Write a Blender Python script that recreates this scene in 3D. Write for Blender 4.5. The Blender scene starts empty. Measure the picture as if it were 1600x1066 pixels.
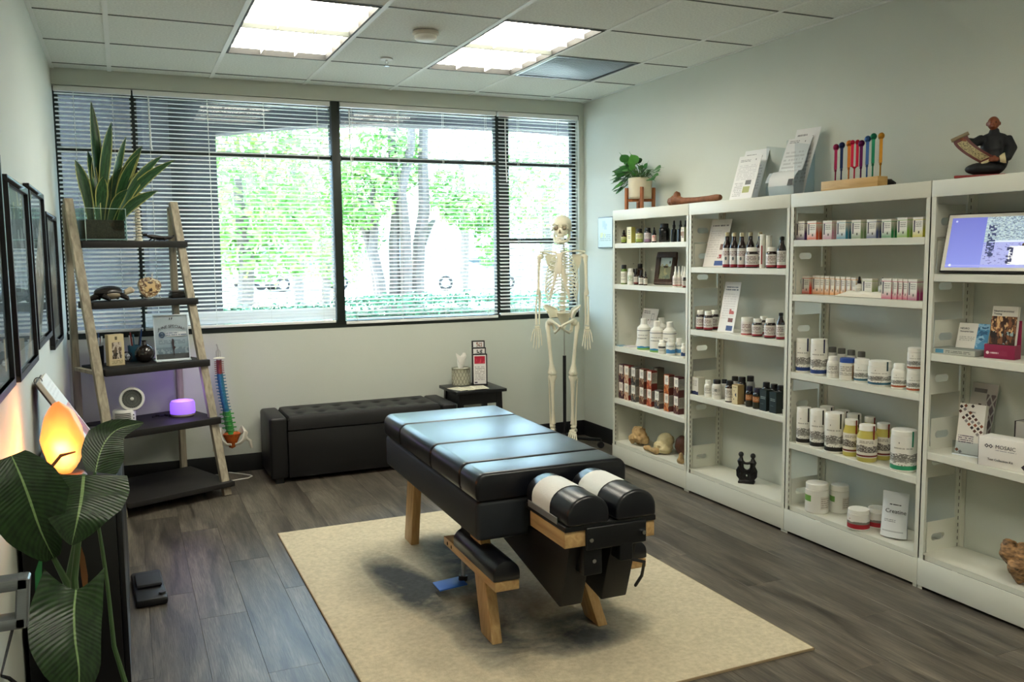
import bpy, bmesh, math, random
from mathutils import Vector, Matrix, noise as mnoise

scene = bpy.context.scene
COL = scene.collection
rad = math.radians
rnd = random.Random(11)

# ---------------------------------------------------------------- camera
CAM = Vector((-3.312, -6.049, 1.46))
YAW, PITCH, ROLL, FPX = .4177, -.1014, -.0113, 1359.44
_f = Vector((math.sin(YAW), math.cos(YAW), 0)); _r = Vector((math.cos(YAW), -math.sin(YAW), 0)); _u = Vector((0, 0, 1))
FWD = _f*math.cos(PITCH) + _u*math.sin(PITCH); _u2 = _u*math.cos(PITCH) - _f*math.sin(PITCH)
RGT = _r*math.cos(ROLL) + _u2*math.sin(ROLL); UPV = _u2*math.cos(ROLL) - _r*math.sin(ROLL)
cam_data = bpy.data.cameras.new('camera'); cam = bpy.data.objects.new('camera', cam_data); COL.objects.link(cam)
cam_data.sensor_width = 36; cam_data.sensor_fit = 'HORIZONTAL'; cam_data.lens = FPX/1600*36
cam_data.clip_start = .05; cam_data.clip_end = 200
cam.matrix_world = Matrix(((RGT.x, UPV.x, -FWD.x, CAM.x), (RGT.y, UPV.y, -FWD.y, CAM.y), (RGT.z, UPV.z, -FWD.z, CAM.z), (0, 0, 0, 1)))
scene.camera = cam

# ---------------------------------------------------------------- light and exposure
vs = scene.view_settings
vs.view_transform = 'Standard'; vs.look = 'None'; vs.gamma = 1; vs.use_curve_mapping = False
vs.exposure = 0.5
SKY_STRENGTH, SUN_STRENGTH, LAMP_STRENGTH = 15.5, 24.0, 10.2
world = bpy.data.worlds.new('sky'); scene.world = world; world.use_nodes = True
_nt = world.node_tree; _bg = _nt.nodes['Background']
_sky = _nt.nodes.new('ShaderNodeTexSky'); _sky.sky_type = 'HOSEK_WILKIE'; _sky.turbidity = 4.5; _sky.ground_albedo = .4
_sky.sun_direction = Vector((-.45, .35, .82)).normalized()
_mx = _nt.nodes.new('ShaderNodeMixRGB'); _mx.inputs[0].default_value = .75; _mx.inputs[2].default_value = (.63, .84, 1.0, 1)
_nt.links.new(_sky.outputs[0], _mx.inputs[1]); _nt.links.new(_mx.outputs[0], _bg.inputs[0]); _bg.inputs[1].default_value = SKY_STRENGTH
_sd = bpy.data.lights.new('sun', 'SUN'); _sd.energy = SUN_STRENGTH; _sd.angle = .01; _sd.color = (1, .96, .88)
sun = bpy.data.objects.new('sun', _sd); COL.objects.link(sun)
sun.rotation_euler = Vector((-.45, .35, .82)).to_track_quat('Z', 'Y').to_euler(); sun.location = (-3, 6, 9)
try:
    scene.cycles.use_denoising = True
    scene.cycles.max_bounces = 8; scene.cycles.diffuse_bounces = 5; scene.cycles.transparent_max_bounces = 24
    scene.cycles.sample_clamp_indirect = 6
    scene.cycles.caustics_reflective = False; scene.cycles.caustics_refractive = False
except Exception:
    pass

# ---------------------------------------------------------------- materials
def S(h):
    h = h.lstrip('#'); o = []
    for i in (0, 2, 4):
        c = int(h[i:i+2], 16)/255
        o.append(c/12.92 if c <= .04045 else ((c+.055)/1.055)**2.4)
    return (o[0], o[1], o[2], 1)
MATS = {}
def _new(name):
    m = bpy.data.materials.new(name); m.use_nodes = True
    nt = m.node_tree; b = nt.nodes['Principled BSDF']
    return m, nt, b
def M(name, col='#808080', rough=.5, metal=0, var=0, vscale=8, vstretch=(1, 1, 1), bump=0, bscale=60, spec=None, emit=None, estr=0, trans=0, alpha=1, ior=1.45, sheen=0, coat=0, sss=0):
    if name in MATS: return MATS[name]
    m, nt, b = _new(name); MATS[name] = m
    c = S(col)
    b.inputs['Base Color'].default_value = c; b.inputs['Roughness'].default_value = rough; b.inputs['Metallic'].default_value = metal
    b.inputs['IOR'].default_value = ior
    if spec is not None: b.inputs['Specular IOR Level'].default_value = spec
    if emit: b.inputs['Emission Color'].default_value = S(emit); b.inputs['Emission Strength'].default_value = estr
    if trans: b.inputs['Transmission Weight'].default_value = trans
    if alpha < 1: b.inputs['Alpha'].default_value = alpha
    if coat: b.inputs['Coat Weight'].default_value = coat; b.inputs['Coat Roughness'].default_value = .12
    if var or bump:
        tc = nt.nodes.new('ShaderNodeTexCoord'); mp = nt.nodes.new('ShaderNodeMapping'); mp.inputs['Scale'].default_value = vstretch
        nt.links.new(tc.outputs['Object'], mp.inputs[0])
    if var:
        n = nt.nodes.new('ShaderNodeTexNoise'); n.inputs['Scale'].default_value = vscale; n.inputs['Detail'].default_value = 4
        nt.links.new(mp.outputs[0], n.inputs['Vector'])
        r = nt.nodes.new('ShaderNodeValToRGB')
        r.color_ramp.elements[0].position = .3; r.color_ramp.elements[1].position = .7
        r.color_ramp.elements[0].color = tuple(max(0, x*(1-var)) for x in c[:3]) + (1,)
        r.color_ramp.elements[1].color = tuple(min(1, x*(1+var)) for x in c[:3]) + (1,)
        nt.links.new(n.outputs['Fac'], r.inputs[0]); nt.links.new(r.outputs[0], b.inputs['Base Color'])
    if bump:
        n2 = nt.nodes.new('ShaderNodeTexNoise'); n2.inputs['Scale'].default_value = bscale; n2.inputs['Detail'].default_value = 3
        nt.links.new(mp.outputs[0], n2.inputs['Vector'])
        bp = nt.nodes.new('ShaderNodeBump'); bp.inputs['Strength'].default_value = bump; bp.inputs['Distance'].default_value = .01
        nt.links.new(n2.outputs['Fac'], bp.inputs['Height']); nt.links.new(bp.outputs[0], b.inputs['Normal'])
    return m
def clear_pane(name, tint='#f4fbf8', gloss=.06, rough=.02):
    if name in MATS: return MATS[name]
    m, nt, b = _new(name); MATS[name] = m
    nt.nodes.remove(b); out = nt.nodes['Material Output']
    t = nt.nodes.new('ShaderNodeBsdfTransparent'); t.inputs[0].default_value = S(tint)
    g = nt.nodes.new('ShaderNodeBsdfGlossy'); g.inputs['Roughness'].default_value = rough
    lw = nt.nodes.new('ShaderNodeLayerWeight'); lw.inputs[0].default_value = .5
    pw = nt.nodes.new('ShaderNodeMath'); pw.operation = 'POWER'; pw.inputs[1].default_value = 5; nt.links.new(lw.outputs['Facing'], pw.inputs[0])
    fr = nt.nodes.new('ShaderNodeMath'); fr.operation = 'MULTIPLY_ADD'; fr.inputs[1].default_value = .92; fr.inputs[2].default_value = .035; nt.links.new(pw.outputs[0], fr.inputs[0])
    mx = nt.nodes.new('ShaderNodeMixShader')
    nt.links.new(fr.outputs[0], mx.inputs[0]); nt.links.new(t.outputs[0], mx.inputs[1]); nt.links.new(g.outputs[0], mx.inputs[2])
    nt.links.new(mx.outputs[0], out.inputs[0])
    return m
def wood(name, c1, c2, stretch=(14, 14, 1.2), rough=.5, scale=3, bump=.15):
    if name in MATS: return MATS[name]
    m, nt, b = _new(name); MATS[name] = m
    tc = nt.nodes.new('ShaderNodeTexCoord'); mp = nt.nodes.new('ShaderNodeMapping'); mp.inputs['Scale'].default_value = stretch
    n = nt.nodes.new('ShaderNodeTexNoise'); n.inputs['Scale'].default_value = scale; n.inputs['Detail'].default_value = 6; n.inputs['Distortion'].default_value = .6
    r = nt.nodes.new('ShaderNodeValToRGB'); r.color_ramp.elements[0].position = .32; r.color_ramp.elements[1].position = .68
    r.color_ramp.elements[0].color = S(c1); r.color_ramp.elements[1].color = S(c2)
    nt.links.new(tc.outputs['Object'], mp.inputs[0]); nt.links.new(mp.outputs[0], n.inputs['Vector']); nt.links.new(n.outputs['Fac'], r.inputs[0])
    nt.links.new(r.outputs[0], b.inputs['Base Color']); b.inputs['Roughness'].default_value = rough
    bp = nt.nodes.new('ShaderNodeBump'); bp.inputs['Strength'].default_value = bump; bp.inputs['Distance'].default_value = .003
    nt.links.new(n.outputs['Fac'], bp.inputs['Height']); nt.links.new(bp.outputs[0], b.inputs['Normal'])
    return m
def print_mat(name, bg, layers=(), rough=.45, emit=0):
    """flat print laid out in the UV square of a label, card or screen"""
    if name in MATS: return MATS[name]
    m, nt, b = _new(name); MATS[name] = m
    N, L = nt.nodes.new, nt.links.new
    b.inputs['Roughness'].default_value = rough
    uv = N('ShaderNodeUVMap'); sp = N('ShaderNodeSeparateXYZ'); L(uv.outputs[0], sp.inputs[0])
    U, V = sp.outputs[0], sp.outputs[1]
    def mth(op, a, c=None, d=None):
        n = N('ShaderNodeMath'); n.operation = op
        for i, x in enumerate((a, c, d)):
            if x is None: continue
            if isinstance(x, (int, float)): n.inputs[i].default_value = x
            else: L(x, n.inputs[i])
        return n.outputs[0]
    def rng(x, a, c): return mth('MULTIPLY', mth('GREATER_THAN', x, a), mth('LESS_THAN', x, c))
    def nz(scale, su=1., sv=1., detail=3, seed=0.):
        cb = N('ShaderNodeCombineXYZ'); L(mth('MULTIPLY', U, su), cb.inputs[0]); L(mth('MULTIPLY', V, sv), cb.inputs[1]); cb.inputs[2].default_value = seed
        n = N('ShaderNodeTexNoise'); n.inputs['Scale'].default_value = scale; n.inputs['Detail'].default_value = detail; L(cb.outputs[0], n.inputs['Vector'])
        return n.outputs['Fac']
    cur = None
    def mix(mask, col):
        nonlocal cur
        x = N('ShaderNodeMixRGB'); L(mask, x.inputs[0])
        if cur is None: x.inputs[1].default_value = S(bg)
        else: L(cur, x.inputs[1])
        x.inputs[2].default_value = S(col); cur = x.outputs[0]
    for i, l in enumerate(layers):
        k = l[0]
        if k == 'rect':
            mix(mth('MULTIPLY', rng(U, l[1], l[2]), rng(V, l[3], l[4])), l[5])
        elif k == 'text':
            u0, u1, v0, v1, n, col = l[1:7]
            t = mth('MULTIPLY', mth('SUBTRACT', V, v0), n/(v1-v0))
            stripe = rng(mth('FRACT', t), .25, .75)
            w = mth('GREATER_THAN', nz(9/(u1-u0), 1, 0, 1, seed=0), .36)
            cb = N('ShaderNodeCombineXYZ'); L(mth('MULTIPLY', U, 7/(u1-u0)), cb.inputs[0]); L(mth('MULTIPLY', mth('FLOOR', t), 3.7), cb.inputs[1]); cb.inputs[2].default_value = i*1.3
            nn = N('ShaderNodeTexNoise'); nn.inputs['Scale'].default_value = 1.6; nn.inputs['Detail'].default_value = 1; L(cb.outputs[0], nn.inputs['Vector'])
            w = mth('GREATER_THAN', nn.outputs['Fac'], .42)
            mix(mth('MULTIPLY', mth('MULTIPLY', stripe, w), mth('MULTIPLY', rng(U, u0, u1), rng(V, v0, v1))), l[6])
        elif k == 'hill':
            v0, amp, scale, col, vb = l[1:6]
            h = mth('ADD', mth('MULTIPLY', nz(scale, 1, 0, 4, seed=i*2.1), amp), v0-amp/2)
            mk = mth('MULTIPLY', mth('LESS_THAN', V, h), mth('GREATER_THAN', V, vb))
            if len(l) > 6: mk = mth('MULTIPLY', mk, mth('GREATER_THAN', nz(l[6], 1, 2, 3, seed=5), .45))
            mix(mk, col)
        elif k == 'noise':
            u0, u1, v0, v1, scale, thr, col = l[1:8]
            mix(mth('MULTIPLY', mth('GREATER_THAN', nz(scale, 1, 1, 4, seed=i*3.3), thr), mth('MULTIPLY', rng(U, u0, u1), rng(V, v0, v1))), col)
        elif k == 'grad':
            t = mth('DIVIDE', mth('SUBTRACT', V, l[1]), l[2]-l[1]); t = N('ShaderNodeClamp').inputs[0].node
            L(mth('DIVIDE', mth('SUBTRACT', V, l[1]), l[2]-l[1]), t.inputs[0]); mix(t.outputs[0], l[3])
        elif k == 'disc':
            du = mth('MULTIPLY', mth('SUBTRACT', U, l[1]), l[5] if len(l) > 5 else 1); dv = mth('SUBTRACT', V, l[2])
            mix(mth('LESS_THAN', mth('ADD', mth('MULTIPLY', du, du), mth('MULTIPLY', dv, dv)), l[3]*l[3]), l[4])
        elif k == 'diamonds':      # u0,u1,v0,v1,scale,col : lattice of diamonds
            u0, u1, v0, v1, sc, asp, col = l[1:8]
            a = mth('FRACT', mth('ADD', mth('MULTIPLY', U, sc), mth('MULTIPLY', V, sc*asp))); c = mth('FRACT', mth('SUBTRACT', mth('MULTIPLY', U, sc), mth('MULTIPLY', V, sc*asp)))
            mix(mth('MULTIPLY', mth('MULTIPLY', rng(a, .12, .88), rng(c, .12, .88)), mth('MULTIPLY', rng(U, u0, u1), rng(V, v0, v1))), col)
    if cur is None: b.inputs['Base Color'].default_value = S(bg)
    else: L(cur, b.inputs['Base Color'])
    if emit:
        b.inputs['Emission Strength'].default_value = emit
        if cur is None: b.inputs['Emission Color'].default_value = S(bg)
        else: L(cur, b.inputs['Emission Color'])
    return m

# ---------------------------------------------------------------- mesh building
class MB:
    def __init__(s): s.v, s.f, s.m, s.uv = [], [], [], []
    def add(s, vs_, fs, m=0, uvs=None):
        o = len(s.v); s.v += [tuple(x) for x in vs_]
        for i, f in enumerate(fs):
            s.f.append(tuple(o+k for k in f)); s.m.append(m); s.uv.append(uvs[i] if uvs else None)
        return s
    def box(s, x0, x1, y0, y1, z0, z1, m=0):
        if x0 > x1: x0, x1 = x1, x0
        if y0 > y1: y0, y1 = y1, y0
        if z0 > z1: z0, z1 = z1, z0
        return s.add([(x0, y0, z0), (x1, y0, z0), (x1, y1, z0), (x0, y1, z0), (x0, y0, z1), (x1, y0, z1), (x1, y1, z1), (x0, y1, z1)],
                     [(3, 2, 1, 0), (4, 5, 6, 7), (0, 1, 5, 4), (1, 2, 6, 5), (2, 3, 7, 6), (3, 0, 4, 7)], m)
    def hexa(s, p, m=0):   # 8 points, bottom ring then top ring
        return s.add(p, [(3, 2, 1, 0), (4, 5, 6, 7), (0, 1, 5, 4), (1, 2, 6, 5), (2, 3, 7, 6), (3, 0, 4, 7)], m)
    def bar(s, p0, p1, w, d, side=(1, 0, 0), m=0, w1=None, d1=None):
        p0, p1 = Vector(p0), Vector(p1); t = (p1-p0).normalized(); a = Vector(side); a = (a - t*a.dot(t)).normalized(); b = t.cross(a)
        w1 = w if w1 is None else w1; d1 = d if d1 is None else d1
        r0 = [p0+a*(i*w/2)+b*(j*d/2) for i, j in ((-1, -1), (1, -1), (1, 1), (-1, 1))]
        r1 = [p1+a*(i*w1/2)+b*(j*d1/2) for i, j in ((-1, -1), (1, -1), (1, 1), (-1, 1))]
        return s.hexa(r0+r1, m)
    def loft(s, rings, m=0, cap=True, closed=True, uv=False):
        n = len(rings[0]); vs_ = [p for r in rings for p in r]; fs = []; us = []
        k = n if closed else n-1
        for i in range(len(rings)-1):
            for j in range(k):
                j2 = (j+1) % n
                fs.append((i*n+j, i*n+j2, (i+1)*n+j2, (i+1)*n+j))
                if uv:
                    a, b_ = j/k, (j+1)/k; c, d = i/(len(rings)-1), (i+1)/(len(rings)-1)
                    us.append(((a, c), (b_, c), (b_, d), (a, d)))
        if cap and closed:
            fs.append(tuple(reversed(range(n)))); fs.append(tuple((len(rings)-1)*n+j for j in range(n)))
            if uv: us += [None, None]
        return s.add(vs_, fs, m, us if uv else None)
    def sweep(s, pts, rr, n=8, m=0, cap=True, flat=None):
        pts = [Vector(p) for p in pts]
        if isinstance(rr, (int, float)): rr = [rr]*len(pts)
        t = (pts[1]-pts[0]).normalized(); a = Vector((0, 0, 1)) if abs(t.z) < .9 else Vector((1, 0, 0)); a = (a-t*a.dot(t)).normalized()
        rings = []
        for i, p in enumerate(pts):
            t = ((pts[min(i+1, len(pts)-1)]-pts[max(i-1, 0)])).normalized()
            a = (a-t*a.dot(t)).normalized(); b = t.cross(a)
            k = flat or 1
            rings.append([p+a*(rr[i]*math.cos(2*math.pi*j/n))+b*(rr[i]*k*math.sin(2*math.pi*j/n)) for j in range(n)])
        return s.loft(rings, m, cap)
    def tube(s, p0, p1, r0, r1=None, n=10, m=0): return s.sweep([p0, p1], [r0, r0 if r1 is None else r1], n, m)
    def lathe(s, prof, n=16, m=0, c=(0, 0, 0), ms=None):
        for i in range(len(prof)-1):
            (r0, z0), (r1, z1) = prof[i], prof[i+1]
            mm = ms[i] if ms else m
            A = [(c[0]+r0*math.cos(2*math.pi*j/n), c[1]+r0*math.sin(2*math.pi*j/n), c[2]+z0) for j in range(n)]
            B = [(c[0]+r1*math.cos(2*math.pi*j/n), c[1]+r1*math.sin(2*math.pi*j/n), c[2]+z1) for j in range(n)]
            if r0 < 1e-6: s.add([A[0]]+B, [(0, 1+(j+1) % n, 1+j) for j in range(n)][::1], mm) if False else s.add([A[0]]+B, [(0, 1+j, 1+(j+1) % n)[::-1] for j in range(n)], mm)
            elif r1 < 1e-6: s.add(A+[B[0]], [(j, (j+1) % n, n) for j in range(n)], mm)
            else: s.add(A+B, [(j, (j+1) % n, n+(j+1) % n, n+j) for j in range(n)], mm)
        return s
    def ball(s, c, r, nu=12, nv=8, m=0, f=None):
        if isinstance(r, (int, float)): r = (r, r, r)
        vs_ = []; fs = []
        for i in range(nv+1):
            a = math.pi*i/nv
            for j in range(nu):
                b = 2*math.pi*j/nu; d = Vector((math.sin(a)*math.cos(b), math.sin(a)*math.sin(b), math.cos(a)))
                k = f(d) if f else 1
                vs_.append((c[0]+d.x*r[0]*k, c[1]+d.y*r[1]*k, c[2]+d.z*r[2]*k))
        for i in range(nv):
            for j in range(nu):
                fs.append((i*nu+j, (i+1)*nu+j, (i+1)*nu+(j+1) % nu, i*nu+(j+1) % nu))
        return s.add(vs_, fs, m)
    def prism(s, outline, z0, z1, m=0):    # outline in xy, ccw
        n = len(outline)
        return s.add([(x, y, z0) for x, y in outline]+[(x, y, z1) for x, y in outline],
                     [tuple(reversed(range(n))), tuple(range(n, 2*n))]+[(j, (j+1) % n, n+(j+1) % n, n+j) for j in range(n)], m)
    def quad(s, p, m=0, uv=True):
        return s.add(p, [(0, 1, 2, 3)], m, [((0, 0), (1, 0), (1, 1), (0, 1))] if uv else None)
    def sheet(s, grid, m=0):   # grid[i][j] points, uv: u along j, v along i
        ni, nj = len(grid), len(grid[0]); fs, us = [], []
        for i in range(ni-1):
            for j in range(nj-1):
                fs.append((i*nj+j, i*nj+j+1, (i+1)*nj+j+1, (i+1)*nj+j))
                us.append(((j/(nj-1), i/(ni-1)), ((j+1)/(nj-1), i/(ni-1)), ((j+1)/(nj-1), (i+1)/(ni-1)), (j/(nj-1), (i+1)/(ni-1))))
        return s.add([p for r in grid for p in r], fs, m, us)
    def xf(s, mat, start=0):
        for i in range(start, len(s.v)): s.v[i] = tuple(mat @ Vector(s.v[i]))
        return s
    def mesh(s, name, mats, smooth=35, bevel=None, weld=True):
        me = bpy.data.meshes.new(name)
        me.from_pydata(s.v, [], s.f)
        for mt in (mats if isinstance(mats, (list, tuple)) else [mats]): me.materials.append(mt)
        me.polygons.foreach_set('material_index', s.m)
        if any(u is not None for u in s.uv):
            ul = me.uv_layers.new(name='UVMap')
            for p, u in zip(me.polygons, s.uv):
                if u:
                    for k, li in enumerate(p.loop_indices): ul.data[li].uv = u[k]
        if bevel or weld:
            bm = bmesh.new(); bm.from_mesh(me)
            if weld: bmesh.ops.remove_doubles(bm, verts=bm.verts, dist=1e-5)
            if bevel:
                w, seg = bevel
                es = [e for e in bm.edges if len(e.link_faces) == 2 and e.calc_face_angle(0) > rad(30)]
                bmesh.ops.bevel(bm, geom=es, offset=w, segments=seg, profile=.5, affect='EDGES', clamp_overlap=True)
            bm.to_mesh(me); bm.free()
        if smooth:
            me.shade_smooth(); me.set_sharp_from_angle(angle=rad(smooth))
        me.update()
        return me
    def build(s, name, mats, parent=None, smooth=35, bevel=None, loc=None, weld=True):
        return link(name, s.mesh(name, mats, smooth, bevel, weld), parent, loc)
def link(name, me, parent=None, loc=None):
    o = bpy.data.objects.new(name, me); COL.objects.link(o)
    if parent: o.parent = parent
    if loc is not None: o.location = loc
    return o
def tag(o, label=None, cat=None, group=None, kind=None):
    if label: o['label'] = label
    if cat: o['category'] = cat
    if group: o['group'] = group
    if kind: o['kind'] = kind
    return o
def thing(name, label, cat, loc=(0, 0, 0), rz=0, group=None):
    o = bpy.data.objects.new(name, None); COL.objects.link(o); o.empty_display_size = .05
    o.location = loc; o.rotation_euler = (0, 0, rz)
    return tag(o, label, cat, group)
def struct(o): o['kind'] = 'structure'; return o
def stuff(o): o['kind'] = 'stuff'; return o
def copy_tree(o, parent=None):
    c = o.copy(); COL.objects.link(c); c.parent = parent
    for ch in list(o.children): copy_tree(ch, c)
    return c
def bx(name, mats, parent, x0, x1, y0, y1, z0, z1, bevel=None):
    return MB().box(x0, x1, y0, y1, z0, z1).build(name, mats, parent, bevel=(bevel, 2) if bevel else None)
def ptZ(px, py, z):      # a photo pixel met with the level plane z: a measured place in the room
    d = FWD + RGT*((px-800)/FPX) - UPV*((py-533)/FPX); return CAM + d*((z-CAM.z)/d.z)
def ptY(px, py, y):
    d = FWD + RGT*((px-800)/FPX) - UPV*((py-533)/FPX); return CAM + d*((y-CAM.y)/d.y)
def ptX(px, py, x):
    d = FWD + RGT*((px-800)/FPX) - UPV*((py-533)/FPX); return CAM + d*((x-CAM.x)/d.x)
def words(txt, size, mat, parent, loc, rot=(rad(90), 0, 0), align='LEFT', name='lettering', arc=None, ext=.0004):
    cu = bpy.data.curves.new(name, 'FONT'); cu.body = txt; cu.size = size; cu.align_x = align; cu.extrude = ext; cu.resolution_u = 2
    o = bpy.data.objects.new(name, cu); COL.objects.link(o)
    me = bpy.data.meshes.new_from_object(o); bpy.data.objects.remove(o); bpy.data.curves.remove(cu)
    if arc:
        for v in me.vertices:
            v.co.y -= arc*v.co.x*v.co.x
    me.name = name; me.materials.clear(); me.materials.append(mat)
    p = link(name, me, parent, loc); p.rotation_euler = rot
    return p
# ================================================================ the room
XL, XR, YB, YF, HC = -3.656, 0.0, 0.0, -7.2, 2.60
WZ0, WZ1 = .947, 2.505            # window opening
WX0, WX1 = -3.656, -.042
paint = M('wall_paint', '#cfd3c9', .7, var=.02, vscale=1.5, bump=.12, bscale=220)
black_vinyl = M('black_baseboard', '#17181a', .45)

# floor: vinyl planks laid towards the window
def plank_mat():
    m, nt, b = _new('vinyl_plank'); N, L = nt.nodes.new, nt.links.new
    geo = N('ShaderNodeNewGeometry'); oi = N('ShaderNodeObjectInfo')
    add = N('ShaderNodeVectorMath'); add.operation = 'ADD'; cb = N('ShaderNodeCombineXYZ')
    mul = N('ShaderNodeMath'); mul.operation = 'MULTIPLY'; mul.inputs[1].default_value = 37; L(oi.outputs['Random'], mul.inputs[0]); L(mul.outputs[0], cb.inputs[0]); L(mul.outputs[0], cb.inputs[1])
    L(geo.outputs['Position'], add.inputs[0]); L(cb.outputs[0], add.inputs[1])
    mp = N('ShaderNodeMapping'); mp.inputs['Scale'].default_value = (9, 1.1, 1); L(add.outputs[0], mp.inputs[0])
    n1 = N('ShaderNodeTexNoise'); n1.inputs['Scale'].default_value = 1.6; n1.inputs['Detail'].default_value = 5; n1.inputs['Distortion'].default_value = .8; L(mp.outputs[0], n1.inputs['Vector'])
    mp2 = N('ShaderNodeMapping'); mp2.inputs['Scale'].default_value = (70, 3.2, 1); L(add.outputs[0], mp2.inputs[0])
    n2 = N('ShaderNodeTexNoise'); n2.inputs['Scale'].default_value = 2.4; n2.inputs['Detail'].default_value = 6; n2.inputs['Distortion'].default_value = 1.2; L(mp2.outputs[0], n2.inputs['Vector'])
    r1 = N('ShaderNodeValToRGB'); e = r1.color_ramp.elements; e[0].position = .28; e[1].position = .74; e[0].color = S('#3a342f'); e[1].color = S('#7d766b')
    r2 = N('ShaderNodeValToRGB'); e = r2.color_ramp.elements; e[0].position = .3; e[1].position = .7; e[0].color = (.48, .46, .44, 1); e[1].color = (1.16, 1.14, 1.08, 1)
    L(n1.outputs['Fac'], r1.inputs[0]); L(n2.outputs['Fac'], r2.inputs[0])
    mx = N('ShaderNodeMixRGB'); mx.blend_type = 'MULTIPLY'; mx.inputs[0].default_value = 1; L(r1.outputs[0], mx.inputs[1]); L(r2.outputs[0], mx.inputs[2])
    hs = N('ShaderNodeHueSaturation'); mr = N('ShaderNodeMapRange'); mr.inputs[3].default_value = .82; mr.inputs[4].default_value = 1.15
    L(oi.outputs['Random'], mr.inputs[0]); L(mr.outputs[0], hs.inputs['Value']); L(mx.outputs[0], hs.inputs['Color']); L(hs.outputs[0], b.inputs['Base Color'])
    b.inputs['Roughness'].default_value = .38
    bp = N('ShaderNodeBump'); bp.inputs['Strength'].default_value = .2; bp.inputs['Distance'].default_value = .002; L(n2.outputs['Fac'], bp.inputs['Height']); L(bp.outputs[0], b.inputs['Normal'])
    return m
floor = struct(bx('floor', M('subfloor', '#3d3731', .8), None, XL-.1, XR+.1, YF-.1, YB+.1, -.12, -.0035))
tag(floor, 'grey brown wood-look vinyl plank floor')
PM = plank_mat(); PW, PL = .184, 1.22
_cache = {}
ncol = int(math.ceil((XR-XL)/PW))
for i in range(ncol):
    x0 = XL + i*PW; w = min(PW, XR-x0)
    y = YB - (PL*((i*.37) % 1)) ; ys = [YB]
    if YB-y > .15: ys.append(y)
    while ys[-1] > YF: ys.append(max(YF, ys[-1]-PL))
    for a, c in zip(ys, ys[1:]):
        ln = round(a-c, 3); key = (round(w, 3), ln)
        if key not in _cache: _cache[key] = MB().box(.0003, w-.0003, -ln+.0003, -.0003, -.006, 0).mesh('plank', PM, bevel=(.0007, 1))
        link('plank', _cache[key], floor, (x0, a, 0))

# walls
def wall_with_hole(name, x0, x1, z0, z1, hx0, hx1, hz0, hz1, y0, y1):
    m = MB()
    m.box(x0, x1, y0, y1, z0, hz0); m.box(x0, x1, y0, y1, hz1, z1)
    if hx0 > x0: m.box(x0, hx0, y0, y1, hz0, hz1)
    if hx1 < x1: m.box(hx1, x1, y0, y1, hz0, hz1)
    return struct(m.build(name, paint))
wall_with_hole('wall_back', XL-.15, XR+.15, -.1, 2.9, WX0, WX1, WZ0, WZ1, 0, .16)
struct(bx('wall_left', paint, None, XL-.15, XL, YF, 0, -.1, 2.9))
struct(bx('wall_right', paint, None, XR, XR+.15, YF, 0, -.1, 2.9))
struct(bx('wall_front', paint, None, XL-.15, XR+.15, YF-.15, YF, -.1, 2.9))
struct(bx('baseboard_back', black_vinyl, None, XL+.001, XR-.001, -.008, 0, 0, .12, .002))
struct(bx('baseboard_left', black_vinyl, None, XL, XL+.008, YF+.001, -.009, 0, .12, .002))
struct(bx('baseboard_right', black_vinyl, None, XR-.008, XR, YF+.001, -.009, 0, .12, .002))

# suspended ceiling
tile_m = M('mineral_tile', '#e6e9e2', .9, var=.1, vscale=90, bump=.5, bscale=260)
tbar_m = M('ceiling_grid_white', '#e9ebe6', .45)
tee_shade_m = M('ceiling_tee_shade', '#5d615a', .6)  # cross tees coloured dark to paint in the recessed shadow lines
ceiling = struct(bx('ceiling', M('ceiling_void', '#55554f', .9), None, XL-.15, XR+.15, YF-.15, YB+.16, HC+.14, HC+.3))
TX, TY, GX, GY = .5953, .6146, -.3536, -.1563
xs = [XR] + [GX-i*TX for i in range(6)] + [XL]
ys = [YB] + [GY-j*TY for j in range(12)] + [YF]
LIGHTS = [(3, 4, 2), (1, 2, 2), (3, 4, 8), (1, 2, 8)]      # column of tees, first row
skip = set()
for a, b_, j in LIGHTS:
    skip |= {(a+1, j), (a+1, j+1)}
VENT = (1, 2); skip.add(VENT)
for i in range(len(xs)-1):
    for j in range(len(ys)-1):
        if (i, j) in skip: continue
        w, l = xs[i]-xs[i+1], ys[j]-ys[j+1]; key = ('t', round(w, 3), round(l, 3))
        if key not in _cache: _cache[key] = MB().box(-w+.004, -.004, -l+.004, -.004, 0, .015).mesh('ceiling_tile', tile_m, bevel=(.002, 1))
        link('ceiling_tile', _cache[key], ceiling, (xs[i], ys[j], HC+.004))
for x in xs[1:-1]: bx('grid_runner', tbar_m, ceiling, x-.012, x+.012, YF, YB, HC, HC+.03)
for y in ys[1:-1]: bx('grid_tee', tee_shade_m, ceiling, XL, XR, y-.006, y+.006, HC+.0015, HC+.025)
struct(bx('trim_1', tbar_m, None, XR-.02, XR, YF, YB, HC-.001, HC+.003)); struct(bx('trim_2', tbar_m, None, XL, XL+.02, YF, YB, HC-.001, HC+.003))

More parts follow.
